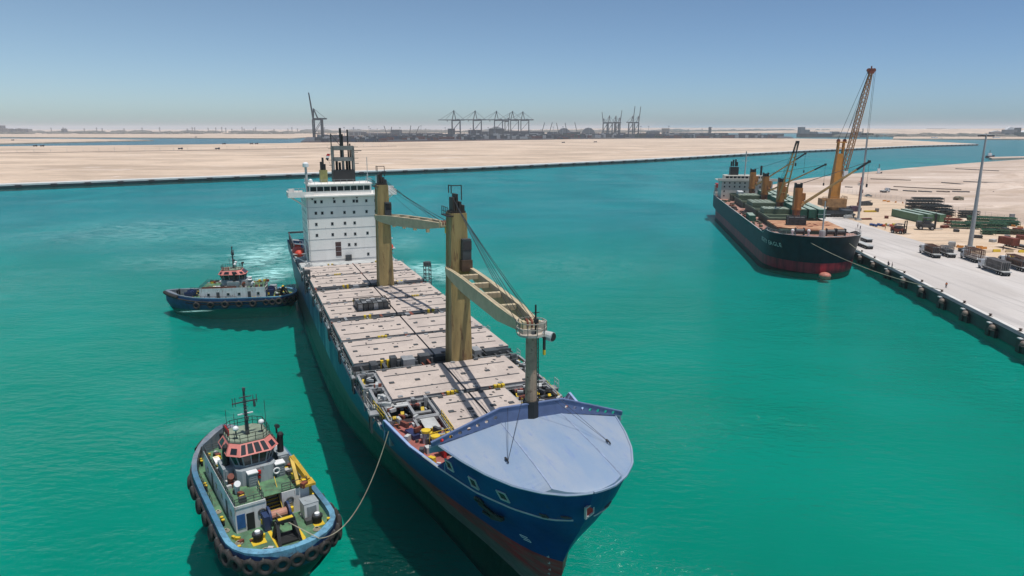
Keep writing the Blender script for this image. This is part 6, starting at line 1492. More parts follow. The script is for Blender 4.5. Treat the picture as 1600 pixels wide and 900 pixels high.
# truck with rust container, facing right
pa, pb = P3(1562, 384), P3(1600, 392); an = math.atan2((pb - pa).y, (pb - pa).x); c_ = (pa + pb) / 2
flat_truck(c_ + Vector((3, 0, 0)), an, 0, 'long truck carrying a rust-red container across the sandy yard', length=13, cabm=CAB, bedm=M['dark_grey'])
o = box_unit('rust_container', 7, 2.5, 2.7, M['rust_red'], M['rust_red']); o.location = (c_.x - 1.5, c_.y, 4.41); o.rotation_euler = (0, 0, an); tag(o, 'rust-red container riding on the long truck', 'container')
# green containers side by side
pn, pf = P3(1437, 347), P3(1394, 337); an = math.atan2((pn - pf).y, (pn - pf).x); YG = worn('yard_green', (.11, .22, .13, 1), dark=.8, rust=.12)
for k in range(3):
    c_ = (pn + pf) / 2 + Vector((5.4 * k, (-1.2, .4, -.6)[k], 0)); o = box_unit('green_container', 24, 2.6, 3.6, YG, CGT); o.location = c_; o.rotation_euler = (0, 0, an)
    tag(o, ('long green container nearest the ship in the sandy yard', 'long green container in the middle of the three on sand', 'long green container nearest the dark steel racks')[k], 'container', 'long green containers in the yard')
# dark steel racks, rusty piles, green frames
def rack(px_, py_, L, W, Hh, ang, mat, label, nm='steel_rack', lay=3, sl=None):
    p = P3(px_, py_); b = MB(); rr = random.Random(int(px_ * 7 + py_))
    for i in range(int(L / 1.6) + 1):
        x = -L / 2 + i * 1.6
        for y in (-W / 2, W / 2): b.bar((x, y, 0), (x, y, Hh * rr.uniform(.85, 1)), .16)
    for k in range(lay):
        z = Hh * (k + .9) / lay
        for y in (-W / 2, 0, W / 2): b.bar((-L / 2, y, z), (L / 2, y, z), .22)
        for i in range(int(L / 2)): x = -L / 2 + 1 + i * 2; b.bar((x, -W / 2, z), (x, W / 2, z), .18)
        b.box(-L / 2 + .3, L / 2 - .3, -W / 2 + .2, W / 2 - .2, z - Hh / lay * .5, z - .2, 0)
    o = b.build(nm, mat); o.location = p; o.rotation_euler = (0, 0, ang); tag(o, label, 'steel rack'); return o
ra = tq + math.pi / 2
RKM = worn('rack_dark', (.045, .055, .055, 1), rust=.25)
rack(1438, 328, 15, 5, 5.5, ra, RKM, 'tall dark steel rack at the back left of the rack yard'); rack(1461, 335, 14, 5, 5, ra, RKM, 'dark steel rack in the middle of the rack yard'); rack(1448, 322, 16, 5, 5, ra, RKM, 'dark steel rack furthest back in the yard'); rack(1478, 338, 7, 4, 3.5, ra, RKM, 'short dark rack beside the rusty bins'); rack(1512, 340, 9, 4, 3.5, ra, RKM, 'low dark rack left of the light mast')
rack(1474, 345, 6, 3, 2.6, ra, M['rust_red'], 'rusty brown bin beside the green containers', 'rusty_bin', 2); rack(1488, 351, 7, 3.4, 3, ra, M['rust_red'], 'larger rusty brown bin standing right of the green containers', 'rusty_bin', 2)
GF_ = worn('frame_green', (.06, .16, .09, 1), rust=.2)
for k, (a_, b_, L_, lb) in enumerate(((1508, 357, 12, 'green steel frame left of the light mast foot'), (1540, 356, 16, 'long green steel frame right of the light mast'), (1548, 347, 20, 'long green frame stack at the back by the fence'), (1568, 352, 12, 'green frame stack near the fence at the right'), (1560, 365, 7, 'low green bin near the rust-red container truck'), (1543, 366, 5, 'small grey green bin right of the light mast'), (1585, 366, 12, 'pile of dark olive steel beside the container truck'))):
    rack(a_, b_, L_, 4.2, (3.0, 2.6, 2.6, 2.2, 1.8, 2.2, 1.9)[k], ra - .25, GF_ if k != 6 else worn('olive_pile', (.10, .10, .05, 1), rust=.3), lb, 'green_rack', 2)
# reach stacker and forklift
def forklift(p, ang, s_, label, body):
    r = empty('forklift', p, ang); r.scale = (s_,) * 3; tag(r, label, 'forklift')
    MB().box(-2.6, 1.4, -1.2, 1.2, .7, 1.7).box(-2.8, -1.6, -1.2, 1.2, .7, 2.3).build('body', body, r)
    cb = MB()
    for x in (-1.2, .6):
        for y in (-.9, .9): cb.bar((x, y, 1.7), (x, y, 3.2), .14)
    cb.box(-1.4, .8, -1.0, 1.0, 3.2, 3.35).box(-1.1, .5, -.8, .8, 1.7, 2.6); cb.build('cab', M['dark_grey'], r)
    m = MB()
    for y in (-.6, .6): m.bar((1.7, y, .3), (1.7, y, 4.6), .25)
    for z in (1, 2.6, 4.5): m.bar((1.7, -.7, z), (1.7, .7, z), .2)
    m.build('mast', M['black_paint'], r); m = MB().bar((1.8, -.6, .4), (3.6, -.6, .4), .18, .1).bar((1.8, .6, .4), (3.6, .6, .4), .18, .1); build_each(m, 'fork', M['grey_paint'], r)
    for x in (-1.9, .9):
        for y in (-1.15, 1.15): wheel(x, y, .6, r)
forklift(P3(1449, 359), R(-20), 1.6, 'large dark forklift facing right by the long green containers', M['dark_grey']); forklift(P3(1406, 365), R(-60), 1.25, 'smaller rusty forklift on the edge of the concrete apron', M['rust_red'])
# row of coloured drums / bundles
cols = [worn('drum_blue', (.03, .08, .25, 1)), worn('drum_yellow', (.5, .4, .05, 1)), worn('drum_white', (.6, .6, .58, 1)), worn('drum_red', (.5, .08, .04, 1))]
for k in range(11):
    p = P3(1361 + k * 3.9, 352.5 + (k % 3) * .8); o = MB().tube([(-.6, 0, .55), (.6, 0, .55)], .55, 10).torus((0, 0, .55), (1, 0, 0), .55, .08, 10, 4).build('drum', cols[0] if k < 5 else cols[1 + k % 3]); o.location = p; o.rotation_euler = (0, 0, k * .7); tag(o, ORD[k] + (' drum from the left in the yard row, a blue one' if k < 5 else ' drum from the left in the yard row, right of the blue ones'), 'drum', 'drums lying on the yard edge')
# concrete/plastic barriers
for k, (a_, b_) in enumerate(((1557, 393.5), (1577, 394), (1597, 394.5), (1578, 403.5))):
    p = P3(a_, b_); o = MB().loft([[(-1.3, -.35, 0), (-1.3, .35, 0), (-1.3, .15, .95), (-1.3, -.15, .95)], [(1.3, -.35, 0), (1.3, .35, 0), (1.3, .15, .95), (1.3, -.15, .95)]]).build('barrier', M['yellow'] if k != 1 else worn('barrier_tan', (.55, .42, .25, 1))); o.location = p; o.rotation_euler = (0, 0, R(-3)); tag(o, ('yellow barrier left of the other barriers by the container truck', 'faded tan barrier in the barrier row', 'yellow barrier at the right picture edge', 'bright yellow barrier in front of the row, beside the car')[k], 'barrier', 'road barriers')
for k, (a_, b_) in enumerate(((1382, 314.5), (1388, 315.5), (1399.5, 316.5), (1410.5, 317.5), (1583, 354), (1594, 356.5), (1500, 387), (1530, 387.5), (1537, 389), (1524, 390), (1496, 386))):
    p = P3(a_, b_); o = MB().loft([[(-1.1, -.3, 0), (-1.1, .3, 0), (-1.1, .12, .85), (-1.1, -.12, .85)], [(1.1, -.3, 0), (1.1, .3, 0), (1.1, .12, .85), (1.1, -.12, .85)]]).build('barrier', worn('barrier_orange', (.62, .25, .05, 1)) if 'barrier_orange' not in bpy.data.materials else bpy.data.materials['barrier_orange'])
    o.location = p; o.rotation_euler = (0, 0, k * .4); tag(o, 'small orange barrier along the yard edge behind the containers' if k < 4 else ('small orange barrier near the fence at the right' if k < 6 else 'orange barrier clustered round the light mast foot'), 'barrier', 'orange barriers')
# car at the right edge, vehicles on the sand
def car(p, ang, mat, label):
    r = empty('car', p, ang); tag(r, label, 'car'); L = 4.5
    MB().loft([[(x, -.88 * w, .35), (x, .88 * w, .35), (x, .9 * w, h), (x, -.9 * w, h)] for x, w, h in ((-2.25, .85, .8), (-1.9, 1, .95), (1.0, 1, .95), (1.9, .96, .8), (2.25, .8, .65))]).build('body', mat, r)
    MB().loft([[(x, -.78 * w, .93), (x, .78 * w, .93), (x * .8 - .1, .62 * w, h), (x * .8 - .1, -.62 * w, h)] for x, w, h in ((-1.7, .9, 1.0), (-1.2, 1, 1.42), (.4, 1, 1.45), (1.2, .9, 1.0))]).build('windows', M['glass'], r); MB().box(-1.1, .3, -.6, .6, 1.42, 1.48).build('roof', mat, r)
    for x in (-1.4, 1.4):
        for y in (-.8, .8): wheel(x, y, .33, r, .22)
car(P3(1592, 408), R(-8), worn('car_silver', (.45, .48, .5, 1), rough=.3), 'silver car parked in front of the yellow barriers'); car(P3(1357, 307), R(-10), worn('car_teal', (.25, .35, .36, 1)), 'pale teal car behind the harbour crane')
flat_truck(P3(1378, 300) + Vector((0, -2, 0)), R(20), 0, 'small grey truck alone on the pale sand bank', length=5)
b = MB(); rr = random.Random(3)
for _ in range(14): b.sphere((rr.uniform(-3.2, 3.2), rr.uniform(-1.6, 1.6), rr.uniform(.2, 1.6)), rr.uniform(.7, 1.5), 7, 4, .8)
o = b.build('rock_pile', worn('rock_olive', (.24, .21, .15, 1))); o.location = pw(1496, 312, 2.8); tag(o, 'round heap of grey-brown rock on the sand bank', 'rock pile')
# machinery and planks beside the harbour crane
for k, (a_, b_, L_, W_, H_, mt, lb) in enumerate(((1316, 333, 9, 4, 3.2, M['dark_grey'], 'dark generator unit at the foot of the harbour crane'), (1333, 330, 7, 4, 2.6, worn('purple_steel', (.10, .05, .09, 1)), 'purplish steel grab beside the harbour crane'), (1351, 321, 8, 3, 2.4, M['dark_grey'], 'dark steel grab behind the far light mast'), (1359, 331, 6, 2.4, .7, M['yellow'], 'yellow spreader lying on sand by the far light mast'), (1353, 343, 5.5, 2, .6, M['rust_red'], 'flat rusty plate on the ground by the far light mast'), (1325, 341, 4, 2.4, 1.6, M['light_grey'], 'pale equipment box in front of the generator'))):
    b = MB().box(-L_ / 2, L_ / 2, -W_ / 2, W_ / 2, .15, H_ * .7).box(-L_ * .3, L_ * .35, -W_ * .4, W_ * .4, H_ * .7, H_)
    for x in (-L_ * .4, 0, L_ * .4): b.bar((x, -W_ / 2 - .1, 0), (x, -W_ / 2 - .1, H_ * .8), .2); b.bar((x, W_ / 2 + .1, 0), (x, W_ / 2 + .1, H_ * .8), .2)
    b.bar((-L_ / 2, 0, H_ * .9), (L_ / 2, 0, H_ * 1.15), .25); o = b.build('yard_equipment', mt); o.location = P3(a_, b_); o.rotation_euler = (0, 0, rr.uniform(-.4, .2)); tag(o, lb, 'equipment')
# fence round the yard
fpx = [(1318, 300), (1400, 312.5), (1467, 324), (1530, 335.5), (1600, 350), (1700, 371)]
fpt = [P3(a_, b_) for a_, b_ in fpx]; fr = empty('yard_fence', fpt[0]); tag(fr, 'thin pale mesh fence along the back of the sandy yard', 'fence')
b = MB()
for a_, b_ in zip(fpt, fpt[1:]):
    for z in (.3, 1.2, 2.2): b.bar(a_ + Vector((0, 0, z)), b_ + Vector((0, 0, z)), .05)
b.build('wires', M['light_grey'], fr, off=tuple(-v for v in fpt[0]))
pp = None
for a_, b_ in zip(fpt, fpt[1:]):
    n = int((b_ - a_).length / 5)
    for i in range(n):
        q = a_.lerp(b_, i / n) - fpt[0]
        if pp is None: pp = o = MB().cyl((0, 0), .06, 0, 2.4, 5).build('post', M['light_grey'], fr)
        else: o = pp.copy(); sc.collection.objects.link(o); o.parent = fr
        o.location = q
# gate cabinet, dredge pipes and tracks on the sand bank
o = MB().box(-1, 1, -.6, .6, 0, 2.6).box(-1.1, 1.1, -.7, .7, 2.6, 2.75).build('grey_cabinet', M['grey_paint']); o.location = P3(1580.5, 343); tag(o, 'small grey cabinet standing at the fence line', 'cabinet')
pipes = [((1382, 295.5), (1403, 297)), ((1411, 297.8), (1432, 299)), ((1435, 298.8), (1456, 299.8)), ((1463, 299), (1484, 299.8)), ((1488, 299), (1515, 300)), ((1552, 300.2), (1571, 297.8)), ((1396, 291.5), (1502, 296.5)), ((1471, 285), (1524, 289.5)), ((1505, 283.5), (1585, 286.5)), ((1360, 279.5), (1423, 281.5)), ((1493, 263.5), (1561, 267)), ((1320, 292), (1332, 292.5))]
for k, (a_, b_) in enumerate(pipes):
    A_, B_ = pw(a_[0], a_[1], 3.0), pw(b_[0], b_[1], 3.0); n = 8; r2 = random.Random(k); pts = [A_.lerp(B_, i / n) + Vector((0, r2.uniform(-1.2, 1.2) * (0 < i < n), 0)) for i in range(n + 1)]
    o = MB().tube(pts, .55 if k < 6 else .42, 6).build('dredge_pipe', M['dark_grey'] if k % 3 else worn('pipe_brown%d' % k, (.14, .10, .075, 1))); tag(o, (ORD[k] + ' short dark pipe from the left in the broken line on the sand bank' if k < 6 else ('long thin dark pipe behind the tall steel racks', 'long thin pipe left of the light mast top half', 'long thin pipe crossing behind the light mast', 'long thin dark pipe right behind the harbour crane tower', 'thin pipe furthest back near the shoreline', 'short thin pipe beside the harbour crane tower')[k - 6]), 'pipe', 'dredge pipes on the sand bank')
def mound(px_, py_, rx, ry, h, seed):
    p = pw(px_, py_, 2.7); rnd2 = random.Random(seed); vs = []; fs = []; n = 22; K = 6; ph = [rnd2.uniform(0, 6.28) for _ in range(4)]
    for i in range(K):
        rr = 1 - i / (K - 1)
        for j in range(n): a = 2 * math.pi * j / n; w = 1 + .2 * math.sin(2 * a + ph[0]) + .12 * math.sin(5 * a + ph[1]); vs.append((rx * rr * w * math.cos(a), ry * rr * w * math.sin(a), h * (1 - rr ** 1.6) * (1 + .2 * math.sin(4 * a + ph[2]) * rr) - .15))
    for i in range(K - 1):
        for j in range(n): fs.append((i * n + j, i * n + (j + 1) % n, (i + 1) * n + (j + 1) % n, (i + 1) * n + j))
    o = MB().add(vs, fs).build('sand_mound', SAND_R, smooth=True); o.location = p; struct(o)
for i, (a_, b_, rx, ry, h) in enumerate(((1592, 326, 14, 6, 2.2), (1560, 322, 16, 5, 1.3), (1592, 277, 30, 14, 4.5), (1560, 292, 40, 14, 3.5), (1600, 300, 30, 12, 3), (1520, 278, 24, 9, 1.8), (1450, 288, 24, 6, 1.0), (1470, 306, 24, 5, .9), (1532, 307, 18, 5, 1.1), (1420, 302, 18, 4, .8), (1398, 285, 15, 4, .8))): mound(a_, b_, rx, ry, h, i)

rn = random.Random(77); clut = [(1476, 356, 'pallet stack between the forklift and the green frames'), (1494, 362, 'rusty pallet stack left of the light mast'), (1551, 378, 'pallet stack left of the rust-red container truck'), (1574, 371, 'rusty crate behind the rust-red container'), (1596, 374, 'dark crate at the right edge behind the container truck'), (1528, 372, 'flat crate between the light mast and the green bin'), (1487, 385, 'grey crate left of the orange barriers'), (1370, 331, 'dark crate right of the yellow spreader'), (1385, 341, 'small crate left of the long green containers'), (1506, 393, 'dark crate under the light mast among barriers'), (1514, 392, 'pale crate under the light mast among barriers'), (1602, 365, 'olive crate at the right edge near the fence'), (1590, 361, 'grey crate near the fence right of the frames'), (1570, 362, 'greenish crate by the low green bin')]
for k, (a_, b_, lb) in enumerate(clut):
    L_, W_, H_ = rn.uniform(2, 4.5), rn.uniform(1.6, 2.6), rn.uniform(.9, 2.0); b = MB()
    for q in range(4): b.box(-L_ / 2 + rn.uniform(0, .3), L_ / 2 - rn.uniform(0, .3), -W_ / 2, W_ / 2, H_ * q / 4 + .03, H_ * (q + 1) / 4 - .03)
    for x in (-L_ * .4, 0, L_ * .4): b.bar((x, -W_ / 2 - .03, 0), (x, -W_ / 2 - .03, H_), .12); b.bar((x, W_ / 2 + .03, 0), (x, W_ / 2 + .03, H_), .12)
    o = b.build('crate', [M['rust_red'], M['dark_grey'], M['light_grey'], GYC][k % 4]); o.location = P3(a_, b_); o.rotation_euler = (0, 0, rn.uniform(-.6, .6)); tag(o, lb, 'crate')
# ================================================================ the distant container terminal
def at_depth(px_, py_, Y):
    u = px_ - 800; v = py_ - 450; d = Vector((u, 1095 * _c - v * _s, -(1095 * _s + v * _c))); return d * (Y / d.y) + Vector((0, 0, 47))
STSM = worn('crane_steel', (0.018, 0.026, 0.038, 1), dark=.8, scale=.05)
def sts(px_, base, y_boom, y_top, up, boomL, label, group='ship-to-shore cranes', side=1, yaw=0.0, w=1.0):
    """quay gantry crane: sizes come from where its beam, apex and feet stand"""
    g = pw(px_, base, 3); Y = g.y; zb = at_depth(px_, y_boom, Y).z - 3; zt = at_depth(px_, y_top, Y).z - 3
    r = empty('gantry_crane', g, yaw); tag(r, label, 'gantry crane', group); k = zb / 45.0 * w; t_ = 1.9 * zb / 45
    gw = 15 * k; dp = 10 * k
    for x in (-gw, gw):
        for y in (-dp, dp): MB().bar((x, y, 0), (x, y, zb), t_ * 1.3).build('leg', STSM, r)
    b = MB()
    for y in (-dp, dp): b.bar((-gw, y, zb * .33), (gw, y, zb * .33), t_); b.bar((-gw, y, zb), (gw, y, zb), t_ * 1.2); b.bar((-gw, y, zb * .36), (gw, y, zb * .95), t_ * .5)
    for x in (-gw, gw): b.bar((x, -dp, zb), (x, dp, zb), t_); b.bar((x, -dp, zb * .3), (x, dp, zb * .3), t_)
    b.build('portal', STSM, r)
    bk = gw + 18 * k; b = MB()
    for y in (-2.5 * k, 2.5 * k): b.bar((-bk * side, y, zb + t_), (gw * side, y, zb + t_), t_, 1.6 * t_)
    b.box(-gw * .9 * side, -gw * .2 * side, -4 * k, 4 * k, zb + t_, zb + 6 * k); b.build('girder', STSM, r)
    b = MB(); az = gw * .5 * side
    if not up:
        for y in (-dp * .4, dp * .4): b.bar((gw * side, y, zb), (az, y * .5, zt), t_ * .9); b.bar((0, y, zb), (az, y * .5, zt), t_ * .8)
        b.bar((az, -dp * .25, zt), (az, dp * .25, zt), t_ * 1.5)
        b.bar((az, 0, zt), (-bk * side * .95, 0, zb + t_), t_ * .35); b.bar((az, 0, zt), ((gw + boomL * .9 * k) * side, 0, zb + t_), t_ * .35); b.bar((az, 0, zt), ((gw + boomL * .5 * k) * side, 0, zb + t_), t_ * .35)
        b.build('apex_frame', STSM, r); b = MB()
        for y in (-2.5 * k, 2.5 * k): b.bar((gw * side, y, zb + t_), ((gw + boomL * k) * side, y, zb + t_), t_, 1.5 * t_, t_ * .7, t_)
        b.box((gw + boomL * .3 * k) * side, (gw + boomL * .3 * k + 4 * k) * side, -2 * k, 2 * k, zb - 3 * k, zb)
        b.build('boom', STSM, r)
    else:
        za = zb + (zt - zb) * .42
        for y in (-dp * .4, dp * .4): b.bar((gw * side, y, zb), (gw * .8 * side, y * .5, za), t_ * .9); b.bar((-gw * .2 * side, y, zb), (gw * .8 * side, y * .5, za), t_ * .8)
        b.bar((gw * .8 * side, 0, za), (-bk * side * .95, 0, zb + t_), t_ * .35)
        b.build('apex_frame', STSM, r); b = MB(); tx = gw * side * 1.35
        for y in (-2.6 * k, 2.6 * k): b.bar((gw * side, y, zb + t_), (tx + gw * .35 * side, y, zt), t_, 1.4 * t_, t_ * .7, t_ * .7)
        n = 7
        for i in range(1, n + 1): f = i / n; x = gw * side + (tx + gw * .35 * side - gw * side) * f; z = zb + t_ + (zt - zb - t_) * f; b.bar((x, -2.6 * k, z), (x, 2.6 * k, z), t_ * .6)
        b.build('boom', STSM, r)
    return r
sts(498, 219.5, 187, 145, True, 45, 'lone gantry crane with its boom raised, left of the ship superstructure', None, side=-1, w=.62)
for i, (x, bt, yb, yt) in enumerate(((713, 213.2, 188.5, 173), (746, 213, 188.3, 173.5), (779, 212.8, 188.3, 174), (804, 212.6, 188.3, 174.2), (820, 212.6, 188.3, 175))):
    sts(x, bt, yb, yt, False, 52, ('leftmost of the five cranes with lowered booms', 'second from the left of the five cranes with lowered booms', 'middle one of the five cranes with lowered booms', 'fourth from the left of the five cranes with lowered booms', 'rightmost of the five cranes with lowered booms')[i], side=-1 if i != 4 else -1, w=.78)
sts(792, 212.5, 190, 176, True, 40, 'crane with a raised boom half hidden between the five lowered ones', side=1, w=.4)
for i, (x, bt, yb, yt, up, sd_, lb) in enumerate(((945, 211.8, 192.5, 175, True, -1, 'leftmost raised-boom crane of the right-hand crane group'), (953, 211.8, 192.5, 181, False, -1, 'left lowered-boom crane of the right-hand group'), (963, 211.8, 192.5, 181.5, False, -1, 'right lowered-boom crane of the right-hand group'), (965, 211.8, 192, 172.5, True, 1, 'raised-boom crane in the middle of the right-hand group'), (985, 211.8, 192, 166, True, 1, 'taller leaning boom crane, left of the last pair'), (994, 211.8, 192, 166.5, True, 1, 'taller leaning boom crane, rightmost of all'))):
    sts(x, bt, yb, yt, up, 30, lb, side=sd_, w=.5)
# mobile cranes with slim slanted jibs between the groups
for i, (x0, y0, x1, y1) in enumerate(((846, 209, 851, 191.5), (858, 209, 863, 191), (873, 208.5, 869.5, 192), (886, 208.5, 883, 192), (902, 208.5, 898, 191), (650, 209, 655, 197), (604, 209, 600, 196.5), (640, 209, 642, 196), (610, 211, 612, 198))):
    Y = pw(x0, 212.6, 3).y; a, b_ = at_depth(x0, y0, Y), at_depth(x1, y1, Y); r = empty('jib_crane', (a.x, a.y, 3)); tag(r, 'far slim jib crane standing among the container stacks', 'jib crane', 'far jib cranes')
    MB().box(-5, 5, -5, 5, 0, a.z - 3 + 4).build('base', STSM, r); MB().bar((0, 0, a.z - 3), (b_.x - a.x, 0, b_.z - 3), 3.2).build('jib', STSM, r)
# container stacks
rn = random.Random(21)
CC = [worn('stack_' + n, c, dark=.7, scale=.05) for n, c in (('blue', (.022, .045, .09, 1)), ('navy', (.012, .02, .04, 1)), ('maroon', (.12, .022, .022, 1)), ('slate', (.035, .042, .052, 1)), ('grey', (.12, .13, .14, 1)), ('rust', (.14, .045, .03, 1)), ('white', (.42, .42, .42, 1)), ('green', (.02, .05, .04, 1)))]
CN = ['blue', 'navy blue', 'maroon', 'slate', 'grey', 'rust-red', 'white', 'green']
base = {}
def stack(kind, p, L, W, Hh, ang):
    if kind not in base:
        b = MB(); rr = random.Random(kind)
        for i in range(4):
            for j in range(2):
                h = (i * 3 + j * 5 + kind) % 3
                b.box(-.5 + i * .25 + .004, -.5 + (i + 1) * .25 - .004, -.5 + j * .5 + .01, -.5 + (j + 1) * .5 - .01, 0, 1 - h * .22, 0 if (i + j + kind) % 3 else 1)
        base[kind] = b.build('container_stack', [CC[kind], CC[(kind + 3) % 8 if kind != 6 else 4]]); o = base[kind]
    else: o = base[kind].copy(); sc.collection.objects.link(o)
    o.location = p; o.scale = (L, W, Hh); o.rotation_euler = (0, 0, ang)
    tag(o, 'mostly %s container stack in the distant terminal beyond the sand' % CN[kind], 'container stack', 'far %s container stacks' % CN[kind]); return o
wts = [0, 0, 0, 1, 1, 1, 2, 2, 3, 3, 3, 4, 5, 6, 7]
for i in range(298):
    x = rn.uniform(492, 1100) if rn.random() < .93 else rn.uniform(1100, 1215)
    ymin = 214.6 if x < 620 else 212.6; ymax = 221.3 if x < 600 else (218.8 if x < 760 else (217.2 if x < 900 else 215.4))
    y = rn.uniform(ymin, ymax); p = pw(x, y, 3); sc_ = p.y / 2600
    stack(rn.choice(wts), p, rn.uniform(24, 60) * sc_, 16 * sc_, rn.uniform(7, 13) * min(1.5, sc_), rn.uniform(-.06, .06))
# long dark sheds, piles and domed halls behind
def shed(px0, px1, base_y, top_y, mat, label, kind='warehouse', dome=False, grp=None, gable=False, hall=None):
    Y = pw((px0 + px1) / 2, base_y, 3).y; a, b_ = at_depth(px0, base_y, Y), at_depth(px1, base_y, Y); h = at_depth(px0, top_y, Y).z - 3; cx = (a.x + b_.x) / 2; L = b_.x - a.x
    r = empty(kind, (cx, Y, 3)); tag(r, label, {'warehouse': 'warehouse'}.get(kind, kind.replace('_', ' ')), grp); W = max(20, L * .35)
    if dome:
        b = MB(); rings = []
        for i in range(9): t_ = math.pi * i / 8; rings.append([(-L / 2 * math.cos(t_), -W / 2, max(.01, h * math.sin(t_))), (-L / 2 * math.cos(t_), W / 2, max(.01, h * math.sin(t_)))])
        b.loft(rings, False, False); b.add([r_[0] for r_ in rings], [tuple(range(9))]); b.add([r_[1] for r_ in rings], [tuple(range(9))]); b.build('shell', mat, r)
    else:
        MB().box(-L / 2, L / 2, -W / 2, W / 2, 0, h * (.75 if gable else 1)).build('walls', mat, r)
        if gable: MB().loft([[(-L / 2 - 1, -W / 2 - 1, h * .75), (0, -W / 2 - 1, h), (L / 2 + 1, -W / 2 - 1, h * .75)], [(-L / 2 - 1, W / 2 + 1, h * .75), (0, W / 2 + 1, h), (L / 2 + 1, W / 2 + 1, h * .75)]], True, True).build('roof', M['light_grey'], r)
        n = max(2, int(L / 28)); b = MB()
        for i in range(n): x = -L / 2 + L * (i + .5) / n; b.box(x - L / n * .28, x + L / n * .28, -W / 2 - .4, -W / 2 + .2, h * .12, h * .5)
        b.build('door_row', M['dark_grey'], r)
    return r
SL, HG, SBG = CC[3], worn('hall_grey', (.17, .18, .19, 1)), worn('hall_sand', (.40, .32, .26, 1))
shed(870, 892, 211.5, 200, HG, 'grey domed hall under the slim jib cranes', 'storage_hall', True); shed(908, 930, 211.5, 199.5, HG, 'brownish domed hall left of the right-hand crane group', 'storage_hall', True)
shed(764, 788, 212.5, 197.5, CC[3], 'slate blue machinery shed among the lowered-boom cranes', 'warehouse', False, None, True); shed(700, 711, 213, 201, CC[1], 'dark building at the foot of the leftmost lowered crane'); shed(732, 752, 212.5, 203, CC[1], 'dark building behind the second lowered crane'); shed(754, 850, 211.8, 205.5, CC[1], 'long dark low shed behind the five cranes')
shed(855, 906, 211, 206, CC[3], 'long slate shed under the domed halls'); shed(1010, 1030, 211.5, 203, HG, 'grey pitched shed right of the last raised crane', 'warehouse', False, None, True); shed(1034, 1045, 211.3, 200.5, SBG, 'sand coloured block right of the pitched shed'); shed(545, 572, 212, 203.5, HG, 'pale grey shed behind the bridge top of the big ship', 'warehouse', False, None, True)
shed(573, 690, 212, 208, CC[1], 'very long dark shed at the back of the container yard'); shed(612, 628, 211.5, 203, CC[3], 'slate block rising over the long dark shed'); shed(1052, 1105, 211.4, 207, HG, 'low grey shed toward the right end of the terminal'); shed(1107, 1110, 211.5, 198.5, CC[3], 'narrow dark tower at the right end of the terminal', 'control_tower')
for i in range(34):   # masts over the terminal
    x = rn.uniform(480, 1120); p = pw(x, rn.uniform(212.6, 215), 3); s_ = p.y / 2600
    if i == 0: o = TM = MB().cyl((0, 0), .9, 0, 30, 6, .5).box(-2.5, 2.5, -.8, .8, 29, 31).build('yard_light_mast', GAL)
    else: o = TM.copy(); sc.collection.objects.link(o)
    o.location = p; o.scale = (s_, s_, s_ * rn.uniform(.8, 1.25)); tag(o, 'thin light mast sticking up from the distant container yard', 'light mast', 'light masts of the far terminal')
# shore wall of the terminal
wp_ = [P(476, 222.3, 1), P(600, 221.8, 1), P(760, 219.0, 1), P(930, 216.9, 1), P(1100, 215.9, 1), P(1238, 215.9, 1)]
mb = MB()
for a_, b_ in zip(wp_, wp_[1:]): mb.bar((a_[0], a_[1], 1.6), (b_[0], b_[1], 1.6), 5, 3.4)
tag(mb.build('terminal_wall', CC[2]), 'dark reddish quay wall at the water edge of the distant terminal', 'quay wall')
# ---- far ship at the right, small far ship
fs = pw(1300, 214.2, 0); Yf = fs.y; xa, xb = at_depth(1246, 214, Yf).x, at_depth(1356, 214, Yf).x; L = xb - xa; fz = lambda y: at_depth(1300, y, Yf).z
fsh = empty('tanker', ((xa + xb) / 2, Yf, 0)); tag(fsh, 'long black-hulled ship with white deck cargo behind the far shore', 'ship'); hz_ = fz(208.8)
secs = []
for f, w, z0 in ((0, .6, 4), (.03, .9, 0), (.1, 1, 0), (.9, 1, 0), (.96, .6, 0), (1, .05, 2)): x = -L / 2 + L * f; secs.append([(x, -26 * w, z0 - 3), (x, 26 * w, z0 - 3), (x, 28 * w, hz_ * (1 if f < .9 else 1.12)), (x, -28 * w, hz_ * (1 if f < .9 else 1.12))])
MB().loft(secs).build('hull', M['black_paint'], fsh)
a, c_ = at_depth(1248, 210, Yf).x - fs.x, at_depth(1262, 210, Yf).x - fs.x; cx = (xa + xb) / 2 - fs.x
MB().box(a - cx, (a + c_) / 2 - cx, -20, 20, hz_, fz(198.5)).box((a + c_) / 2 - cx, c_ - cx, -24, 24, hz_, fz(202.5)).build('superstructure', HG, fsh)
for i in range(7):
    x0 = -L * .34 + i * L * .105; MB().box(x0, x0 + L * .09, -20, 20, hz_ - 1, fz(205.5 + (i % 3) * .7)).build('deck_cargo', M['white_paint'] if i % 3 else HG, fsh)
for i in range(3): x0 = L * (.3 + i * .06); MB().bar((x0, 0, hz_), (x0, 0, fz(201)), 4).build('mast', HG, fsh)
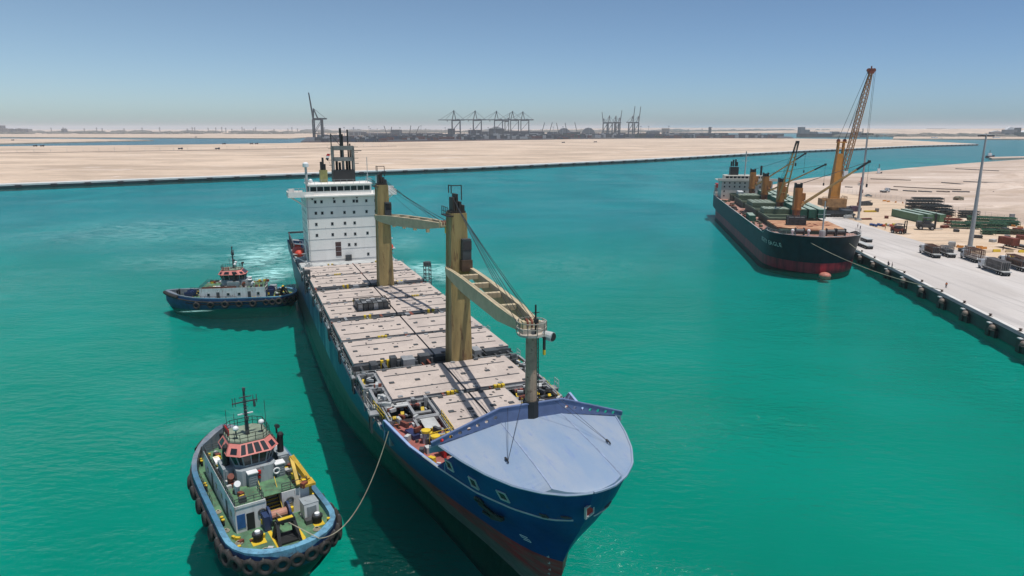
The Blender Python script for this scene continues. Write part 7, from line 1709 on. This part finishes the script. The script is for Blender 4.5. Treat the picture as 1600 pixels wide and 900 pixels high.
# ---- right far shore: halls, domes, boats, sand-coloured sheds, trees
shed(1566, 1586, 213.2, 202.5, HG, 'brown-grey factory hall on the far right shore', 'factory_hall'); shed(1567, 1585, 213.0, 198.3, M['white_paint'], 'white arched roof showing over the factory hall', 'storage_dome', True); shed(1585, 1592, 213.2, 199.5, CC[3], 'dark tower attached right of the factory hall', 'control_tower'); shed(1591, 1640, 213, 202, M['white_paint'], 'white domed store at the right picture edge', 'storage_dome', True); shed(1591, 1650, 213.6, 206.5, CC[7], 'dark greenish shed at the right picture edge')
shed(1546, 1564, 212.6, 204, SBG, 'pale low hall left of the factory hall', 'warehouse', False, None, True); shed(1450, 1475, 203.9, 200.6, HG, 'long low dark building on the dune crest', 'hilltop_building')
def boat(px_, py_, L, label):
    p = pw(px_, py_, 0); r = empty('boat', p); tag(r, label, 'boat'); secs = []
    for f, w, z in ((0, .8, 3), (.6, 1, 3), (.85, .6, 3.8), (1, .05, 4.6)): x = -L / 2 + L * f; secs.append([(x, -L * .12 * w, -1), (x, L * .12 * w, -1), (x, L * .14 * w, z), (x, -L * .14 * w, z)])
    MB().loft(secs).build('hull', CC[1], r); MB().box(-L * .3, L * .1, -L * .08, L * .08, 3, 7.5).build('cabin', M['white_paint'], r); MB().bar((-L * .1, 0, 7), (-L * .1, 0, 12), .5).build('mast', M['dark_grey'], r)
boat(1462, 216.9, 60, 'dark far boat moored under the dunes'); boat(1559, 216.6, 70, 'dark far boat left of the factory hall'); boat(1547, 246.3, 14, 'small dark workboat at the tip of the gravel causeway'); boat(1373, 275.2, 6, 'tiny dark boat just off the pale bank behind the harbour crane')
# ---- horizon town and scrub on the left, right shore scrub
TW = [worn('town_a', (.22, .20, .19, 1)), worn('town_b', (.34, .31, .28, 1)), worn('town_c', (.14, .14, .15, 1))]
def block(px0, px1, by, ty, k, label):
    Y = pw(px0, by, 3).y; a, b_ = at_depth(px0, by, Y), at_depth(px1, by, Y); h = at_depth(px0, ty, Y).z - 3; L = b_.x - a.x
    r = empty('apartment_block', ((a.x + b_.x) / 2, Y, 3)); tag(r, label, 'building', 'far town buildings'); MB().box(-L / 2, L / 2, -25, 25, 0, h).box(-L * .3, -L * .1, -10, 10, h, h * 1.08).build('walls', TW[k % 3], r)
    b = MB()
    for i in range(5): b.box(-L / 2 + 2, L / 2 - 2, -25.6, -24.8, h * (.12 + .18 * i), h * (.2 + .18 * i))
    b.build('window_bands', M['dark_grey'], r)
lbs = ['dark block at the left picture edge', 'second town block from the left edge', 'third town block, just right of the edge pair', 'pale town block fourth from the left', 'grey block fifth from the left', 'last block of the left town row']
for i, (a_, b_, c_) in enumerate(((-4, 7, 196), (9, 15, 201), (18, 25, 201.5), (28, 38, 201), (40, 48, 201.5), (99, 103, 201.5))): block(a_, b_, 208, c_, i, lbs[i])
t = NT('far_scrub'); t.col(t.mix(t.ramp(t.noise(t.pos, .02, 4, .6), [(.4, 0), (.6, 1)]), (0.07, 0.075, 0.06, 1), (0.16, 0.14, 0.11, 1))); t.rough(1)
mb = MB(); rn = random.Random(5)
for i in range(900):
    x = rn.uniform(-300, 1650); yb = rn.uniform(206.5, 209.2) if x < 480 else rn.uniform(204.5, 207.5)
    if x > 1300: yb = rn.uniform(211.5, 213.6)
    p = pw(x, yb, 3); k = p.y / 6000; w_ = rn.uniform(20, 110) * k; h = rn.uniform(6, 17) * k * (1 if x < 1300 else 1.3)
    n = 7; ring = [[(p.x + w_ * math.cos(2 * math.pi * j / n) * s_ * rn.uniform(.8, 1.1), p.y + 20 * math.sin(2 * math.pi * j / n) * s_, 2 + h * z_ * rn.uniform(.85, 1.15)) for j in range(n)] for s_, z_ in ((1, 0), (.9, .6), (.4, 1))]; mb.loft(ring)
tag(mb.build('far_scrub', t.m), 'hazy line of scrub and low buildings along the horizon', 'scrub', None, 'stuff')
for i in range(26):
    x = rn.uniform(50, 480); p = pw(x, rn.uniform(207.5, 209), 3); s_ = p.y / 6000
    if i == 0: o = PY = MB().bar((-4, 0, 0), (0, 0, 45), 2).bar((4, 0, 0), (0, 0, 45), 2).bar((-9, 0, 36), (9, 0, 36), 1.6).bar((-7, 0, 42), (7, 0, 42), 1.4).build('pylon', TW[2])
    else: o = PY.copy(); sc.collection.objects.link(o)
    o.location = p; o.scale = (s_, s_, s_ * rn.uniform(.8, 1.2)); tag(o, 'faint power pylon on the hazy left horizon', 'pylon', 'far power pylons')
# ---- fence posts across the peninsula, dark line on its sand, little wall of the spit
post = None; fpx2 = [(-60, 240.2), (0, 239.4), (250, 236.2), (450, 232.8), (620, 228.6)]
fp = [pw(a_, b_, 3) for a_, b_ in fpx2]; fr = empty('sand_fence', fp[1]); tag(fr, 'long wire fence with thin posts crossing the far sand peninsula', 'fence'); b = MB()
for a_, b_ in zip(fp, fp[1:]): b.bar(a_ + Vector((0, 0, .5)) - fp[1], b_ + Vector((0, 0, .5)) - fp[1], .3, 1.1)
b.build('mesh', worn('fence_brown', (.38, .30, .25, 1)), fr)
tot = sum((b_ - a_).length for a_, b_ in zip(fp, fp[1:])); cnt = 0
for a_, b_ in zip(fp, fp[1:]):
    n = int((b_ - a_).length / 24)
    for i in range(n):
        if cnt > 95: break
        q = a_.lerp(b_, i / n) - fp[1]
        if post is None: post = o = MB().bar((0, 0, 0), (0, 0, 7), .3).box(-.6, .6, -.2, .2, 6.8, 7.1).build('post', GAL, fr)
        else: o = post.copy(); sc.collection.objects.link(o); o.parent = fr
        o.location = q; o.scale = (1, 1, rn.uniform(.6, 1.2)); cnt += 1
for k, (x, y) in enumerate(((55, 228.9), (66, 228.9), (350, 225.7), (393, 225.3), (401, 225.3), (282, 233.5), (340, 233.4), (20, 219.6), (306, 214.9), (1370, 214.5), (880, 223.5), (930, 222.6))):
    r = pw(x, y, 3); o = MB().box(-4.5, 4.5, -1.6, 1.6, .9, 3.2).box(2.2, 4.6, -1.6, 1.6, .9, 3.9)
    for q in (-3, 3): o.tube([(q, -1.7, .9), (q, 1.7, .9)], .9, 8)
    o = o.build('parked_vehicle', CC[1]); o.location = r; tag(o, 'tiny dark vehicle parked on the far pale sand', 'vehicle', 'far parked vehicles')
# low piles on the peninsula sand
for i, (a_, b_, rx, ry, h) in enumerate(((75, 265.5, 26, 6, 1.3), (160, 266, 34, 6, 1.4), (190, 265.5, 22, 5, 1.2), (60, 283, 20, 5, .8), (260, 262, 30, 4, .8), (420, 258, 26, 4, .8), (620, 250, 34, 6, 1.3), (660, 248, 24, 6, 1.2), (700, 247, 24, 5, 1.0), (1000, 236, 40, 9, 1.8), (1070, 235, 44, 8, 1.8), (1120, 233, 30, 6, 1.2), (1405, 223.6, 50, 12, 3), (860, 244, 26, 5, .9), (940, 238, 30, 6, 1.1))): mound(a_, b_, rx, ry, h, 40 + i)
# ---------------------------------------------------------------- air
hz = bpy.data.materials.new('haze_air'); hz.use_nodes = True
hn = hz.node_tree.nodes; hn.clear()
ho = hn.new('ShaderNodeOutputMaterial'); hv = hn.new('ShaderNodeVolumePrincipled')
hv.inputs['Color'].default_value = (0.84, 0.87, 0.93, 1); hv.inputs['Density'].default_value = 0.00006
hv.inputs['Anisotropy'].default_value = 0.0
hz.node_tree.links.new(hv.outputs[0], ho.inputs['Volume'])
hb_ = MB().box(-31000, 31000, -500, 31000, -13, 110).build('haze', hz); hb_['kind'] = 'stuff'
